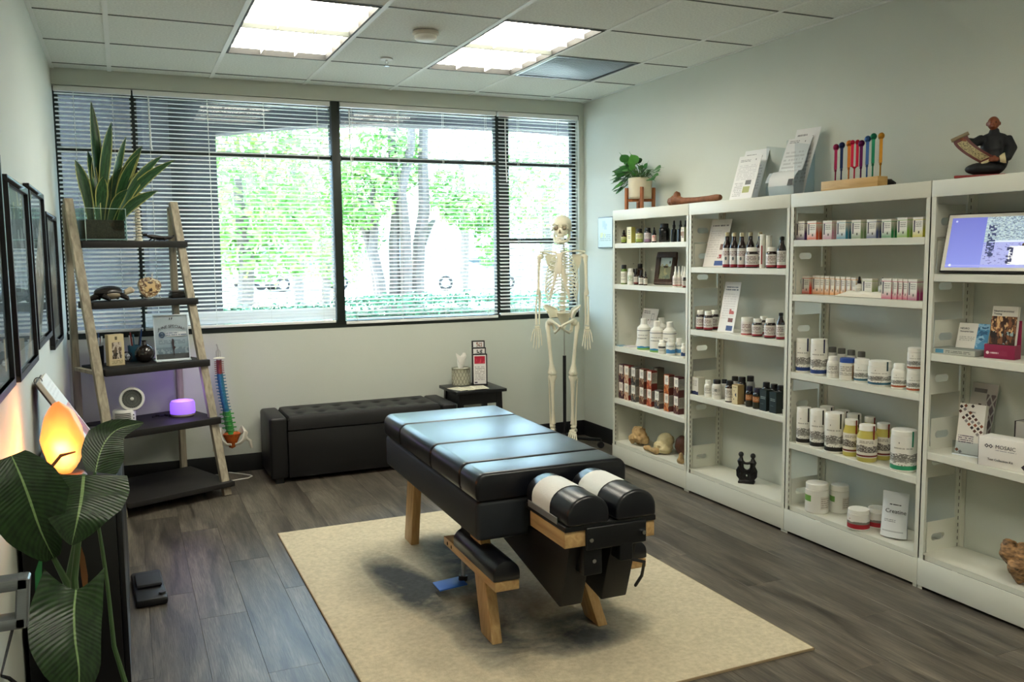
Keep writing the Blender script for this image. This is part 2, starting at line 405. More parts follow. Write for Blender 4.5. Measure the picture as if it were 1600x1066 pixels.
# recessed fluorescent troffers with louvre cells
diff_m = M('lit_diffuser', '#fff6e6', .6, emit='#fffaea', estr=LAMP_STRENGTH)
louv_m = M('louvre_white', '#f7f3ea', .35)
hous_m = M('housing_dark', '#2c2c2a', .6)
lnames = ['ceiling light with white louvre cells nearer the left wall', 'ceiling light with white louvre cells beside the perforated vent',
          'added unseen ceiling light towards the left wall, behind the picture', 'added unseen ceiling light towards the shelving, behind the picture']  # the last two are added out of view to light the room
for (a, b_, j), nm in zip(LIGHTS, lnames):
    x1, x0 = xs[a+1], xs[b_+1]; y1, y0 = ys[j], ys[j+2]
    t = thing('ceiling_light', nm, 'ceiling light', ((x0+x1)/2, (y0+y1)/2, HC), group='recessed ceiling lights')
    hw, hl = (x1-x0)/2-.012, (y1-y0)/2-.012
    fr = MB(); fr.box(-hw, -hw+.012, -hl, hl, .0, .1); fr.box(hw-.012, hw, -hl, hl, 0, .1); fr.box(-hw, hw, -hl, -hl+.012, 0, .1); fr.box(-hw, hw, hl-.012, hl, 0, .1); fr.box(-hw, hw, -hl, hl, .1, .11)
    fr.build('housing', hous_m, t)
    bx('diffuser', diff_m, t, -hw+.013, hw-.013, -hl+.013, hl-.013, .032, .036)
    for k in range(1, 3): bx('louvre_blade', louv_m, t, -hw+2*hw*k/3-.0015, -hw+2*hw*k/3+.0015, -hl+.014, hl-.014, .006, .03)
    for k in range(1, 6): bx('louvre_blade', louv_m, t, -hw+.014, hw-.014, -hl+2*hl*k/6-.0015, -hl+2*hl*k/6+.0015, .006, .03)
# perforated return vent
x1, x0, y1, y0 = xs[VENT[0]], xs[VENT[0]+1], ys[VENT[1]], ys[VENT[1]+1]
t = thing('ceiling_vent', 'grey ribbed ceiling air vent beside the ceiling light', 'vent', ((x0+x1)/2, (y0+y1)/2, HC))
hw, hl = (x1-x0)/2-.014, (y1-y0)/2-.014
vm = M('vent_grey', '#8d9399', .3, metal=.6)
bx('backing', M('vent_dark', '#33363a', .6), t, -hw, hw, -hl, hl, .012, .02)
fr = MB(); fr.box(-hw, -hw+.012, -hl, hl, .0, .012); fr.box(hw-.012, hw, -hl, hl, 0, .012); fr.box(-hw, hw, -hl, -hl+.012, 0, .012); fr.box(-hw, hw, hl-.012, hl, 0, .012)
fr.build('frame', vm, t)
key = MB().box(-.006, .006, -hl+.013, hl-.013, .003, .011).mesh('rib', vm, bevel=(.003, 2))
nrib = int((2*hw-.03)/.0165)
for k in range(nrib): link('rib', key, t, (-hw+.02+k*.0165, 0, 0))
# smoke detector and sprinkler
p = ptZ(665, 50, HC)
t = thing('smoke_detector', 'round white smoke detector on the ceiling', 'smoke detector', p)
MB().lathe([(.0, -.001), (.068, -.001), (.07, -.012), (.06, -.02)], 28).lathe([(.06, -.02), (.0, -.02)], 28).build('base', M('detector_base', '#cfcabd', .5), t)
MB().lathe([(.058, -.018), (.056, -.036), (.045, -.043), (.0, -.045)], 28).build('cover', M('detector_white', '#f2f1ea', .4), t)
p = ptZ(604, 92, HC)
t = thing('sprinkler', 'chrome fire sprinkler head in the ceiling', 'sprinkler', p)
ch = M('chrome', '#c8cacb', .18, metal=1)
MB().lathe([(0, 0), (.038, 0), (.036, -.005), (.016, -.007), (.0, -.007)], 20).build('escutcheon', M('sprinkler_white', '#eeeeea', .4), t)
m = MB(); m.tube((0, 0, 0), (0, 0, -.02), .008, .006); m.tube((-.009, 0, -.018), (-.003, 0, -.042), .002); m.tube((.009, 0, -.018), (.003, 0, -.042), .002)
m.lathe([(0, -.042), (.017, -.042), (.017, -.044), (0, -.044)], 12); m.build('deflector', ch, t)

# ---------------------------------------------------------------- window
alu = M('dark_anodised', '#1d2522', .45)
glass = clear_pane('window_glass', '#edf3f7')
FY0, FY1 = .055, .115
w1 = struct(bpy.data.objects.new('window_1', None)); COL.objects.link(w1); tag(w1, 'wide office window in dark frames with white blinds')
def fb(n, x0, x1, z0, z1, y0=FY0, y1=FY1): return bx(n, alu, w1, x0, x1, y0, y1, z0, z1, .002)
fb('window_frame', WX0+.001, WX1-.001, WZ0+.001, .995, .012, FY1); fb('window_frame', WX0+.001, WX1-.001, 2.46, WZ1-.001); fb('window_frame', WX0+.001, WX0+.03, .995, 2.46); fb('window_frame', -.075, WX1-.001, .995, 2.46)
VB = [(-3.225, -3.185), (-1.962, -1.905), (-.722, -.612)]
fb('mullion', *VB[0], .995, 2.46); fb('mullion', *VB[1], .985, WZ1-.001, -.004, FY1); fb('mullion', *VB[2], .995, 2.46)
PX = [(WX0+.03, VB[0][0]), (VB[0][1], VB[1][0]), (VB[1][1], VB[2][0]), (VB[2][1], -.075)]
for k, (a, c) in enumerate(PX):
    fb('transom', a, c, 2.11, 2.145)
    zs = [.995, 2.11] if k in (1, 2) else [.995, 1.528, 2.11]
    if k in (0, 3): fb('transom', a, c, 1.528, 1.566)
    lo = .995
    for z in ([1.528] if k in (0, 3) else []) + [2.11, 2.46]:
        q = bx('pane', glass, w1, a, c, .083, .087, lo, z); lo = z + (.038 if z == 1.528 else .035)
# horizontal blinds
slat_m = M('blind_slat_white', '#f4f5f2', .4)
def thin_vinyl():
    m, nt, b = _new('blind_slat_vinyl'); N, L = nt.nodes.new, nt.links.new
    b.inputs['Base Color'].default_value = S('#f6f7f5'); b.inputs['Roughness'].default_value = .4
    tl = N('ShaderNodeBsdfTranslucent'); tl.inputs[0].default_value = S('#f3f6f3'); mx = N('ShaderNodeMixShader'); mx.inputs[0].default_value = .3
    L(b.outputs[0], mx.inputs[1]); L(tl.outputs[0], mx.inputs[2]); L(mx.outputs[0], nt.nodes['Material Output'].inputs[0])
    return m
vinyl_m = thin_vinyl(); cord_m = M('blind_cord', '#e8e8e2', .7)
BL = [(-3.648, -3.214, 'white blind over the narrow left pane behind the ladder shelf', .985, 0), (-3.204, -1.968, 'white blind over the wide pane left of the centre mullion', .985, 4),
      (-1.899, -.735, 'white blind over the wide pane right of the centre mullion', .97, 1), (-.718, -.052, 'white blind over the narrow right pane behind the skeleton', .985, 1)]
PITCH_S = .0268
for bi, (a, c, lab, zb, nst) in enumerate(BL):
    t = thing('window_blind', lab, 'blind', ((a+c)/2, 0, zb), group='white horizontal window blinds'); hw = (c-a)/2
    bx('headrail', slat_m, t, -hw, hw, -.004, .036, 2.468-zb, 2.5-zb, .003)
    top = 2.455-zb
    tl = -rad((32, 24, 17, 24)[bi]); ca, sa = math.cos(tl), math.sin(tl)
    sec = [(-.0125+.025*k/4, .0022*math.sin(math.pi*k/4)) for k in range(5)]
    g = [[(-hw+.004 if j == 0 else hw-.004, .0165+y_*ca+z_*sa, z_*ca-y_*sa) for j in (0, 1)] for y_, z_ in sec]
    me = MB().sheet(g).mesh('slat', vinyl_m, weld=False)
    zlow = .022 + (.085 if bi == 1 else .0)
    z = top; n = 0
    while z > zlow + .012:
        link('slat', me, t, (0, 0, z)); z -= PITCH_S; n += 1
    if bi == 1:    # the lowest slats hang shut
        g = [[(-hw+.004 if j == 0 else hw-.004, .012-.003*math.sin(math.pi*k/4), .024*k/4) for j in (0, 1)] for k in range(5)]
        me2 = MB().sheet(g).mesh('slat', vinyl_m, weld=False)
        for k in range(4): link('slat', me2, t, (0, -.0012*(k % 2), .024+k*.0205))
    bx('bottom_rail', slat_m, t, -hw+.002, hw-.002, .002, .03, 0, .019, .003)
    nc = 2 if bi in (0, 3) else 4
    for k in range(nc):
        x = -hw + 2*hw*(k+.5 if nc == 2 else k*.92+.62)/nc if nc == 2 else -hw*.86 + 2*hw*.86*k/(nc-1)
        mm = MB()
        for yy in (.0025, .0305): mm.box(x-.0011, x+.0011, yy-.0006, yy+.0006, .015, top+.015)
        mm.build('ladder_cord', cord_m, t)
    wx = {0: None, 1: -hw+.09, 2: -hw+.06, 3: -hw+.05}[bi]
    if wx is not None: MB().sweep([(wx, -.008, top), (wx+.002, -.01, top-.3), (wx+.008, -.012, top-(.47 if bi != 1 else .33))], .0042, 6).build('tilt_wand', slat_m, t)

# ---------------------------------------------------------------- outside
ext_m = M('stucco_grey_brown', '#3e3a3a', .9, var=.08, vscale=6, bump=.3, bscale=60)
gnd = struct(MB().box(-40, 45, .17, 70, -.3, -.15).build('floor_outside', M('pale_concrete', '#cfcbc2', .9, var=.05, vscale=.8))); tag(gnd, 'sunlit pale concrete outside the window')
# arcade wall with a shallow arch
m = MB(); ya, yb = 1.6, 1.85
m.box(-9, -2.565, ya, yb, -.15, 3.4); m.box(3.2, 9, ya, yb, -.15, 3.4)
arch = [(-2.565, 2.46), (-2.3, 2.50), (-1.95, 2.545), (-1.56, 2.585), (-1.1, 2.61), (-.5, 2.625), (.3, 2.63), (1.1, 2.61), (1.9, 2.56), (2.6, 2.5), (3.2, 2.42)]
for (x0, z0), (x1, z1) in zip(arch, arch[1:]):
    m.hexa([(x0, ya, z0), (x1, ya, z1), (x1, yb, z1), (x0, yb, z0), (x0, ya, 3.4), (x1, ya, 3.4), (x1, yb, 3.4), (x0, yb, 3.4)])
tag(struct(m.build('wall_outside', ext_m)), 'outside arcade wall with a shallow arched opening')
struct(bx('ceiling_outside', M('soffit_grey', '#77807e', .8), None, -9, 9, .17, 2.3, 2.9, 3.1))
struct(bx('trim_3', M('dark_pipe', '#3a3432', .6), None, -3.12, -2.93, 1.45, 1.598, -.15, 2.9, .01))

def foliage(mb, c, r, n, size, seed, mats=1, shell=.55):
    q = random.Random(seed)
    for _ in range(n):
        d = Vector((q.gauss(0, 1), q.gauss(0, 1), q.gauss(0, 1))).normalized()*(shell+(1-shell)*q.random())
        p = Vector((c[0]+d.x*r[0], c[1]+d.y*r[1], c[2]+d.z*r[2]))
        a = Vector((q.gauss(0, 1), q.gauss(0, 1), q.gauss(0, 1))).normalized(); b = a.orthogonal().normalized(); s = size*q.uniform(.6, 1.3)
        e = a.cross(b)*s*.12
        mb.add([p-a*s*.5, p+b*s*.26+e, p+a*s*.5, p-b*s*.26+e], [(0, 1, 2), (0, 2, 3)], q.randrange(mats))
leafA = M('tree_leaf', '#5f9440', .5); leafB = M('tree_leaf_light', '#86b052', .5); leafC = M('hedge_leaf', '#3f7d58', .5); leafD = M('hedge_leaf_dark', '#2a5c40', .5)
bark = M('pale_bark', '#5c5550', .8, var=.25, vscale=14, bump=.4, bscale=30)
def tree(label, loc, trunks, crowns, seed, leaf=.16, group=None):
    t = thing('tree', label, 'tree', loc, group=group); q = random.Random(seed)
    for tr in trunks: MB().sweep([Vector(p)-Vector(loc) for p in tr[0]], tr[1], 9).build('trunk', bark, t)
    mb = MB()
    for i, (c, r, n) in enumerate(crowns): foliage(mb, Vector(c)-Vector(loc), r, n, leaf, seed+i, 2)
    stuff(mb.build('foliage', [leafA, leafB], t, smooth=None, weld=False))
    return t
def TY_(px, py, y): v = ptY(px, py, y); return (v.x, v.y, v.z)
Yt = 5.6
tr = []
for pts, rr in [([(594, 500, 0), (592, 460, 0), (583, 400, .1), (568, 350, .2), (560, 300, .3)], [.09, .085, .07, .06, .04]),
                ([(601, 500, -.1), (594, 440, -.1), (583, 390, 0), (586, 340, .1), (580, 270, .2)], [.08, .075, .065, .055, .04]),
                ([(614, 500, .1), (617, 440, .1), (616, 380, .1), (620, 320, .1), (612, 230, .1), (612, 120, .1)], [.085, .08, .075, .07, .06, .05]),
                ([(632, 500, 0), (635, 430, 0), (634, 370, 0), (627, 300, -.1), (642, 230, -.1), (645, 120, -.2)], [.09, .085, .08, .07, .06, .05]),
                ([(654, 500, .1), (653, 430, .1), (655, 380, .1), (663, 330, 0), (661, 250, 0), (664, 120, 0)], [.1, .095, .09, .085, .07, .06]),
                ([(660, 380, .1), (672, 352, .3), (678, 345, .4)], [.06, .05, .03])]:
    tr.append(([TY_(x, y, Yt+dy) for x, y, dy in pts], rr))
b0 = TY_(632, 500, Yt)
tree('leafy tree with several grey trunks right outside the window', (b0[0], b0[1], -.15), tr,
     [(TY_(560, 300, 5.6), (.55, .5, .5), 900), (TY_(610, 250, 5.9), (.6, .5, .5), 700), (TY_(740, 330, 5.4), (.5, .4, .3), 420), (TY_(700, 300, 5.7), (.3, .4, .4), 260),
      (TY_(640, 120, 6), (1.6, 1.0, .7), 1200), (TY_(760, 370, 5.4), (.15, .3, .45), 150), (TY_(570, 370, 6), (.3, .3, .3), 160), (TY_(830, 300, 5.6), (.55, .5, .5), 350)], 5, .13)
q = random.Random(3)
for k, (px, py, y, rx, rz, n, lab) in enumerate([(370, 280, 9, 1.5, 1.6, 1500, 'bright green tree seen left of the pillar edge'), (455, 255, 13.5, 1.8, 1.9, 1700, 'pale green tree beyond the parked grey car'),
        (285, 330, 17, 1.6, 1.8, 900, 'distant tree behind the grey pillar'), (505, 385, 22, 1.5, 1.2, 700, 'low distant tree beside the centre mullion'), (850, 300, 15, 2.2, 1.6, 800, 'distant tree seen beside the skeleton skull'), (720, 250, 18, 2.6, 2.0, 700, 'far tree behind the trunks outside')]):
    c = TY_(px, py, y)
    tree(lab, (c[0], y, -.15), [([(c[0], y, -.15), (c[0]+.1, y, c[2]*.5), (c[0], y, c[2])], [.16, .13, .08])], [(c, (rx, rx*.7, rz), n), ((c[0]+rx*.4, y, c[2]-rz*.6), (rx*.6, rx*.5, rz*.5), n//3)], 20+k, .2, 'trees out in the car park')
# clipped hedge in front of the glass
for k, (x0, x1, h, lab) in enumerate([(-2.6, -1.3, .93, 'low clipped hedge outside, left of the centre mullion'), (-1.3, .3, 1.0, 'low clipped hedge outside, right of the centre mullion'), (.3, 1.9, .98, 'low clipped hedge outside, behind the skeleton')]):
    t = thing('hedge', lab, 'hedge', ((x0+x1)/2, 2.9, -.15), group='hedge along the window')
    bx('branch_core', M('hedge_core', '#30402c', .9), t, x0-(x0+x1)/2+.05, x1-(x0+x1)/2-.05, -.3, .3, 0, h-.0, .05)
    mb = MB(); qq = random.Random(k)
    for _ in range(2600):
        px_, pz = qq.uniform(x0+.03, x1-.03)-(x0+x1)/2, 0
        side = qq.random()
        if side < .5: p = Vector((px_, qq.uniform(-.38, .38), h+.12+qq.gauss(0, .025)))
        else: p = Vector((px_, -.36+qq.gauss(0, .02), qq.uniform(.4, h+.12)))
        foliage(mb, p, (.01, .01, .01), 1, .055, qq.randrange(99999), 2)
    stuff(mb.build('foliage', [leafC, leafD], t, smooth=None, weld=False))
# parked cars
def car(lab, loc, rz, colr, nm):
    t = thing('parked_car', lab, 'car', loc, rz, 'cars parked outside')
    side = [(-2.2, .35), (-2.25, .7), (-2.0, .85), (-1.3, .95), (-.6, 1.42), (.7, 1.45), (1.4, 1.0), (2.1, .92), (2.25, .65), (2.2, .35)]
    m = MB(); rings = []
    for yy, k in ((-.85, .93), (-.75, 1), (.75, 1), (.85, .93)):
        rings.append([(x*(k if z > .95 else 1), yy*(1 if z < .96 else .82), z if k == 1 else .4+(z-.4)*.97) for x, z in side])
    m.loft(rings); m.build('body', M(nm, colr, .25, coat=.6), t)
    win = M('car_glass', '#31383d', .1)
    for s in (-1, 1): MB().add([(-1.1, s*.74, 1.0), (1.25, s*.74, 1.0), (.65, s*.712, 1.38), (-.55, s*.712, 1.36)], [(0, 1, 2, 3)]).build('side_window', win, t)
    for wx in (-1.35, 1.35):
        for s in (-1, 1):
            w = MB(); w.tube((wx, s*.66, .32), (wx, s*.88, .32), .32, n=20); o = w.build('wheel', M('tyre', '#1a1a1a', .8), t)
            MB().tube((wx, s*.881, .32), (wx, s*.887, .32), .19, n=14).build('hub', M('hub', '#b9bcbf', .3, metal=.8), o)
c = TY_(480, 470, 34); car('grey blue parked car left of the centre mullion outside', (c[0], 34, -.15), rad(8), '#8d9dae', 'car_paint_blue')
c = TY_(735, 470, 30); car('silver parked car right of the tree trunks outside', (c[0]+.3, 30, -.15), rad(-20), '#b3b9bd', 'car_paint_silver')
c = TY_(355, 475, 36); car('white parked car by the grey pillar outside', (c[0], 36, -.15), rad(30), '#dfe3e4', 'car_paint_white')
# pale building across the car park
t = thing('office_building', 'pale low office building far across the car park', 'building', (4, 58, -.15))
bx('wall', M('far_stucco', '#e6e0d2', .9), t, -22, 16, 0, 6, 0, 5.2); bx('roof', M('far_roof', '#a9a39a', .9), t, -22.3, 16.3, -.4, 6.3, 5.2, 5.6)
wm = M('far_window', '#6d7d88', .2); key = MB().box(-.9, .9, -.05, .05, 1.0, 3.2).mesh('window', wm)
for k in range(13): link('window', key, t, (-20.5+k*2.9, 0, 0))
# ================================================================ rug
def rug_mat():
    m, nt, b = _new('rug_wool'); N, L = nt.nodes.new, nt.links.new
    tc = N('ShaderNodeTexCoord'); mp = N('ShaderNodeMapping'); mp.inputs['Scale'].default_value = (1, 1, 1); L(tc.outputs['Object'], mp.inputs[0])
    # grey dye washes on cream, plus painted shadow under the table
    n1 = N('ShaderNodeTexNoise'); n1.inputs['Scale'].default_value = 2.6; n1.inputs['Detail'].default_value = 7; n1.inputs['Roughness'].default_value = .62; n1.inputs['Distortion'].default_value = .5; L(mp.outputs[0], n1.inputs['Vector'])
    sp = N('ShaderNodeSeparateXYZ'); L(mp.outputs[0], sp.inputs[0])
    def mth(op, a, c=None):
        n = N('ShaderNodeMath'); n.operation = op
        for i, x in enumerate((a, c)):
            if x is None: continue
            if isinstance(x, (int, float)): n.inputs[i].default_value = x
            else: L(x, n.inputs[i])
        return n.outputs[0]
    def band(cx, cy, ax, ay, rot):      # soft ellipse
        X = mth('SUBTRACT', sp.outputs[0], cx); Y = mth('SUBTRACT', sp.outputs[1], cy)
        c, s = math.cos(rot), math.sin(rot)
        a = mth('DIVIDE', mth('ADD', mth('MULTIPLY', X, c), mth('MULTIPLY', Y, s)), ax); d = mth('DIVIDE', mth('SUBTRACT', mth('MULTIPLY', Y, c), mth('MULTIPLY', X, s)), ay)
        return mth('MAXIMUM', mth('SUBTRACT', 1, mth('ADD', mth('MULTIPLY', a, a), mth('MULTIPLY', d, d))), 0)
    w = band(-.37, .06, .15, .62, rad(6))
    w = mth('MAXIMUM', w, band(-.06, .2, .17, .6, rad(0)))  # dye wash with the table's shadow painted in
    w = mth('MAXIMUM', w, band(.03, -.62, .42, .2, rad(4)))
    w = mth('MAXIMUM', w, band(-.2, -.45, .22, .45, rad(-10)))
    w = mth('MAXIMUM', w, mth('MULTIPLY', band(-.15, -.1, .62, 1.05, 0), .28))
    f = mth('MULTIPLY', mth('POWER', w, .7), mth('MULTIPLY', mth('SUBTRACT', n1.outputs['Fac'], .16), 2.6))
    cl = N('ShaderNodeClamp'); L(f, cl.inputs[0])
    r = N('ShaderNodeValToRGB'); e = r.color_ramp.elements; e[0].color = S('#d3c8ae'); e[1].color = S('#55595a'); e[0].position = .12; e[1].position = .85
    k = r.color_ramp.elements.new(.45); k.color = S('#9c9787')
    L(cl.outputs[0], r.inputs[0])
    n2 = N('ShaderNodeTexNoise'); n2.inputs['Scale'].default_value = 55; n2.inputs['Detail'].default_value = 4; L(mp.outputs[0], n2.inputs['Vector'])
    r2 = N('ShaderNodeValToRGB'); e = r2.color_ramp.elements; e[0].position = .25; e[1].position = .75; e[0].color = (.8, .79, .76, 1); e[1].color = (1.08, 1.07, 1.05, 1); L(n2.outputs['Fac'], r2.inputs[0])
    mx = N('ShaderNodeMixRGB'); mx.blend_type = 'MULTIPLY'; mx.inputs[0].default_value = 1; L(r.outputs[0], mx.inputs[1]); L(r2.outputs[0], mx.inputs[2]); L(mx.outputs[0], b.inputs['Base Color'])
    b.inputs['Roughness'].default_value = .95; b.inputs['Specular IOR Level'].default_value = .1
    n3 = N('ShaderNodeTexNoise'); n3.inputs['Scale'].default_value = 240; n3.inputs['Detail'].default_value = 2; L(mp.outputs[0], n3.inputs['Vector'])
    bp = N('ShaderNodeBump'); bp.inputs['Strength'].default_value = .6; bp.inputs['Distance'].default_value = .004; L(n3.outputs['Fac'], bp.inputs['Height']); L(bp.outputs[0], b.inputs['Normal'])
    return m
rug = thing('rug', 'cream area rug with smoky grey washes under the treatment table', 'rug', (-1.86, -2.595, 0))
bx('pile', rug_mat(), rug, -.783, .783, -1.105, 1.105, .0005, .010, .003)
m = MB()
for (x0, x1, y0, y1) in ((-.786, .786, -1.108, -1.1), (-.786, .786, 1.1, 1.108), (-.786, -.779, -1.1, 1.1), (.779, .786, -1.1, 1.1)): m.box(x0, x1, y0, y1, .0005, .0085)
m.build('bound_edge', M('rug_binding', '#a08c6d', .9), rug)

# ================================================================ steel shelving
steel = M('shelf_steel_cream', '#dcdccf', .45, var=.015, vscale=3); slot_m = M('slot_dark', '#3b3a34', .8)
SX, STOP = -.25, 1.735
UY = [-.865, -1.742, -2.602, -3.435, -4.29]
BAYS = [[1.513, 1.237, .81, .447, .142], [1.362, .993, .602, .142], [1.505, 1.235, .842, .48, .145], [1.353, 1.022, .602, .15]]
def slot_plate(m, ypos, th, x0, x1, z0, z1, hx0, hx1, hz0, hz1):
    # plate in the xz plane with a long rounded hand slot
    n = 24; cx, cz = (hx0+hx1)/2, (hz0+hz1)/2; rr = (hz1-hz0)/2; hl = (hx1-hx0)/2-rr
    inner, outer = [], []
    for k in range(n):
        a = 2*math.pi*(k+.5)/n; c, s = math.cos(a), math.sin(a)
        inner.append((cx+(hl if c > 0 else -hl)+rr*c, cz+rr*s))
        t = min(((x1-cx) if c > 0 else (cx-x0))/max(abs(c), 1e-6), ((z1-cz) if s > 0 else (cz-z0))/max(abs(s), 1e-6)); outer.append((cx+c*t, cz+s*t))
    # snap nearest outer points to the corners
    for X, Z in ((x0, z0), (x1, z0), (x1, z1), (x0, z1)):
        k = min(range(n), key=lambda i: (outer[i][0]-X)**2+(outer[i][1]-Z)**2); outer[k] = (X, Z)
    vs_ = [(x, ypos, z) for x, z in inner]+[(x, ypos, z) for x, z in outer]+[(x, ypos+th, z) for x, z in inner]+[(x, ypos+th, z) for x, z in outer]
    fs = []
    for k in range(n):
        j = (k+1) % n
        fs += [(k, j, n+j, n+k), (2*n+k, 3*n+k, 3*n+j, 2*n+j), (k, 2*n+k, 2*n+j, j), (n+k, n+j, 3*n+j, 3*n+k)]
    m.add(vs_, fs)
snames = ['cream steel shelving bay nearest the window, next to the skeleton', 'cream steel shelving bay with the black carved figurine, second from the window', 'cream steel shelving bay with rows of coloured cartons, third from the window', 'cream steel shelving bay with the framed display, at the right picture edge']
for k, zs in enumerate(BAYS):
    yf, yn = UY[k], UY[k+1]; L_ = yf-yn; oy = (yf+yn)/2; h = L_/2
    t = thing('shelving_unit', snames[k], 'shelving', (0, oy, 0), group='cream steel shelving bays')
    for s in (-1, 1):
        y0, y1 = (h-.024, h-.0005) if s > 0 else (-h+.0005, -h+.024)
        up = MB().box(SX, SX+.003, y0, y1, .0, STOP); up.box(SX, SX+.036, *((y1-.003, y1) if s > 0 else (y0, y0+.003)), 0, STOP); up.build('upright', steel, t)
        up = MB().box(-.006, -.003, y0, y1, .0, STOP); up.box(-.036, -.003, *((y1-.003, y1) if s > 0 else (y0, y0+.003)), 0, STOP); up.build('upright', steel, t)
        sl = MB(); yy = (y1-.0036) if s > 0 else (y0+.0036)
        for q_ in range(56):
            z = .06+q_*.03
            if z < STOP-.08:
                for xx in (SX+.012, SX+.022, -.02): sl.box(xx-.0017, xx+.0017, yy-.0003, yy+.0003, z, z+.016)
        stuff(sl.build('slot_row', slot_m, t))
    if k == 0: bx('end_panel', steel, t, SX+.037, -.037, h-.0022, h-.0008, .02, STOP-.005)
    bx('top_panel', steel, t, SX+.001, -.006, -h+.0008, h-.0008, STOP-.004, STOP); bx('front_beam', steel, t, SX-.0015, SX+.012, -h+.0008, h-.0008, STOP-.068, STOP, .003)
    for z in zs[:-1]:
        sh = MB().box(SX+.004, -.007, -h+.0035, h-.0035, z-.003, z); sh.box(SX+.001, SX+.005, -h+.025, h-.025, z-.033, z); sh.box(SX+.001, SX+.02, -h+.025, h-.025, z-.033, z-.03)
        sh.build('shelf', steel, t, bevel=(.001, 1))
    z = zs[-1]
    sh = MB().box(SX+.012, -.007, -h+.0035, h-.0035, z-.003, z); sh.box(SX+.01, SX+.014, -h+.025, h-.025, z-.022, z); sh.build('base_shelf', steel, t)
    bx('kick_panel', steel, t, SX-.004, SX, -h+.0008, h-.0008, .014, z-.018, .002)
    for z in zs:
        for s in (-1, 1):
            br = MB(); y_ = h-.0065 if s > 0 else -h+.0045
            slot_plate(br, y_, .0018, SX+.04, -.04, z+.0, z+.135, SX+.066, SX+.146, z+.048, z+.08); br.build('end_bracket', steel, t)

# ================================================================ treatment table
vinyl = M('black_vinyl', '#101218', .3, spec=.62, bump=.03, bscale=400)
panel = M('black_fabric_panel', '#1b2026', .55)
blackm = M('black_metal', '#0e0f11', .4)
oak = wood('oak', '#a5814f', '#c6a470', (16, 16, 1.6), .4)
oakx = wood('oak_lengthwise', '#a88453', '#c8a672', (16, 1.6, 16), .4)
TBL = Vector((-1.85, -2.55, 0))
tbl = thing('treatment_table', 'black chiropractic treatment table with oak legs on the rug', 'treatment table', (TBL.x, TBL.y, .0105), rad(-1.2))
z_ = -.0105
def TB(name, mat, x0, x1, y0, y1, z0, z1, b=None, par=None, seg=3):
    return MB().box(x0, x1, y0, y1, z0+z_, z1+z_).build(name, mat, par or tbl, bevel=(b, seg) if b else None)
TB('body', panel, -.31, .31, -.6, .72, .395, .55, .02)
for y0, y1 in ((.4285, .725), (-.0535, .4255), (-.4265, -.0565), (-.612, -.4295)):
    sec = []
    for k in range(9): a = math.pi/2*k/8; sec.append((.315-.042+.042*math.cos(a), .655-.042+.042*math.sin(a)))
    sec = [(-.31, .556), (.31, .556), (.315, .575)] + sec; sec += [(-x, zz) for x, zz in reversed(sec[2:])]
    rings = []
    for yy, ins in ((y0, .012), (y0+.002, .006), (y0+.008, .001), (y0+.016, 0), (y1-.016, 0), (y1-.008, .001), (y1-.002, .006), (y1, .012)):
        rings.append([(x*(1-ins/.315), yy, (zz if zz < .57 else zz-ins)+z_) for x, zz in sec])
    MB().loft(rings).build('cushion', vinyl, tbl, smooth=45)
TB('cushion_board', blackm, -.30, .30, -.6, .715, .549, .557)
def leg(foot, top, w=.042, d=.12):
    f, t_ = Vector(foot)-TBL, Vector(top)-TBL; f.z = 0; t_.z += z_
    a = Vector((w/2, 0, 0)); b_ = Vector((0, d/2, 0))
    MB().hexa([f-a-b_, f+a-b_, f+a+b_, f-a+b_, t_-a-b_, t_+a-b_, t_+a+b_, t_-a+b_]).build('leg', oak, tbl, bevel=(.004, 2))
leg((-2.10, -3.13, 0), (-2.075, -2.93, .43)); leg((-2.063, -1.93, 0), (-2.03, -1.92, .43)); leg((-1.665, -3.15, 0), (-1.755, -3.02, .43)); leg((-1.61, -1.93, 0), (-1.645, -1.92, .43))
def droll(x0, x1, y0, y1, z0, h, off=0, n=14, flat=.35):
    # pad with a domed cross section
    w = (x1-x0)/2+off; cx = (x0+x1)/2; hb = h*flat
    sec = [(cx-w, z0), (cx+w, z0), (cx+w, z0+hb)]
    for k in range(1, n): a = math.pi*k/n; sec.append((cx+w*math.cos(a), z0+hb+(h-hb+off)*math.sin(a)))
    sec.append((cx-w, z0+hb))
    return [[(x, y, z+z_) for x, z in sec] for y in (y0, y1)]
for s, cx in ((-1, -.232), (1, .305)):
    arm = TB('armrest', oakx, cx-.048, cx+.048, -.70, -.11, .235, .27, .004, seg=2)
    MB().loft(droll(cx-.053, cx+.053, -.697, -.25, .2705, .075)).build('armrest_pad', vinyl, arm, bevel=(.006, 2))
    for yy in (-.16, -.21): MB().tube((cx-.0485, yy, .252+z_), (cx-.0475, yy, .252+z_), .008, n=12).build('bolt_hole', M('hole_dark', '#22160c', .9), arm)
    TB('armrest_post', blackm, cx-s*.03-.015, cx-s*.03+.015, -.3, -.24, .269, .4)
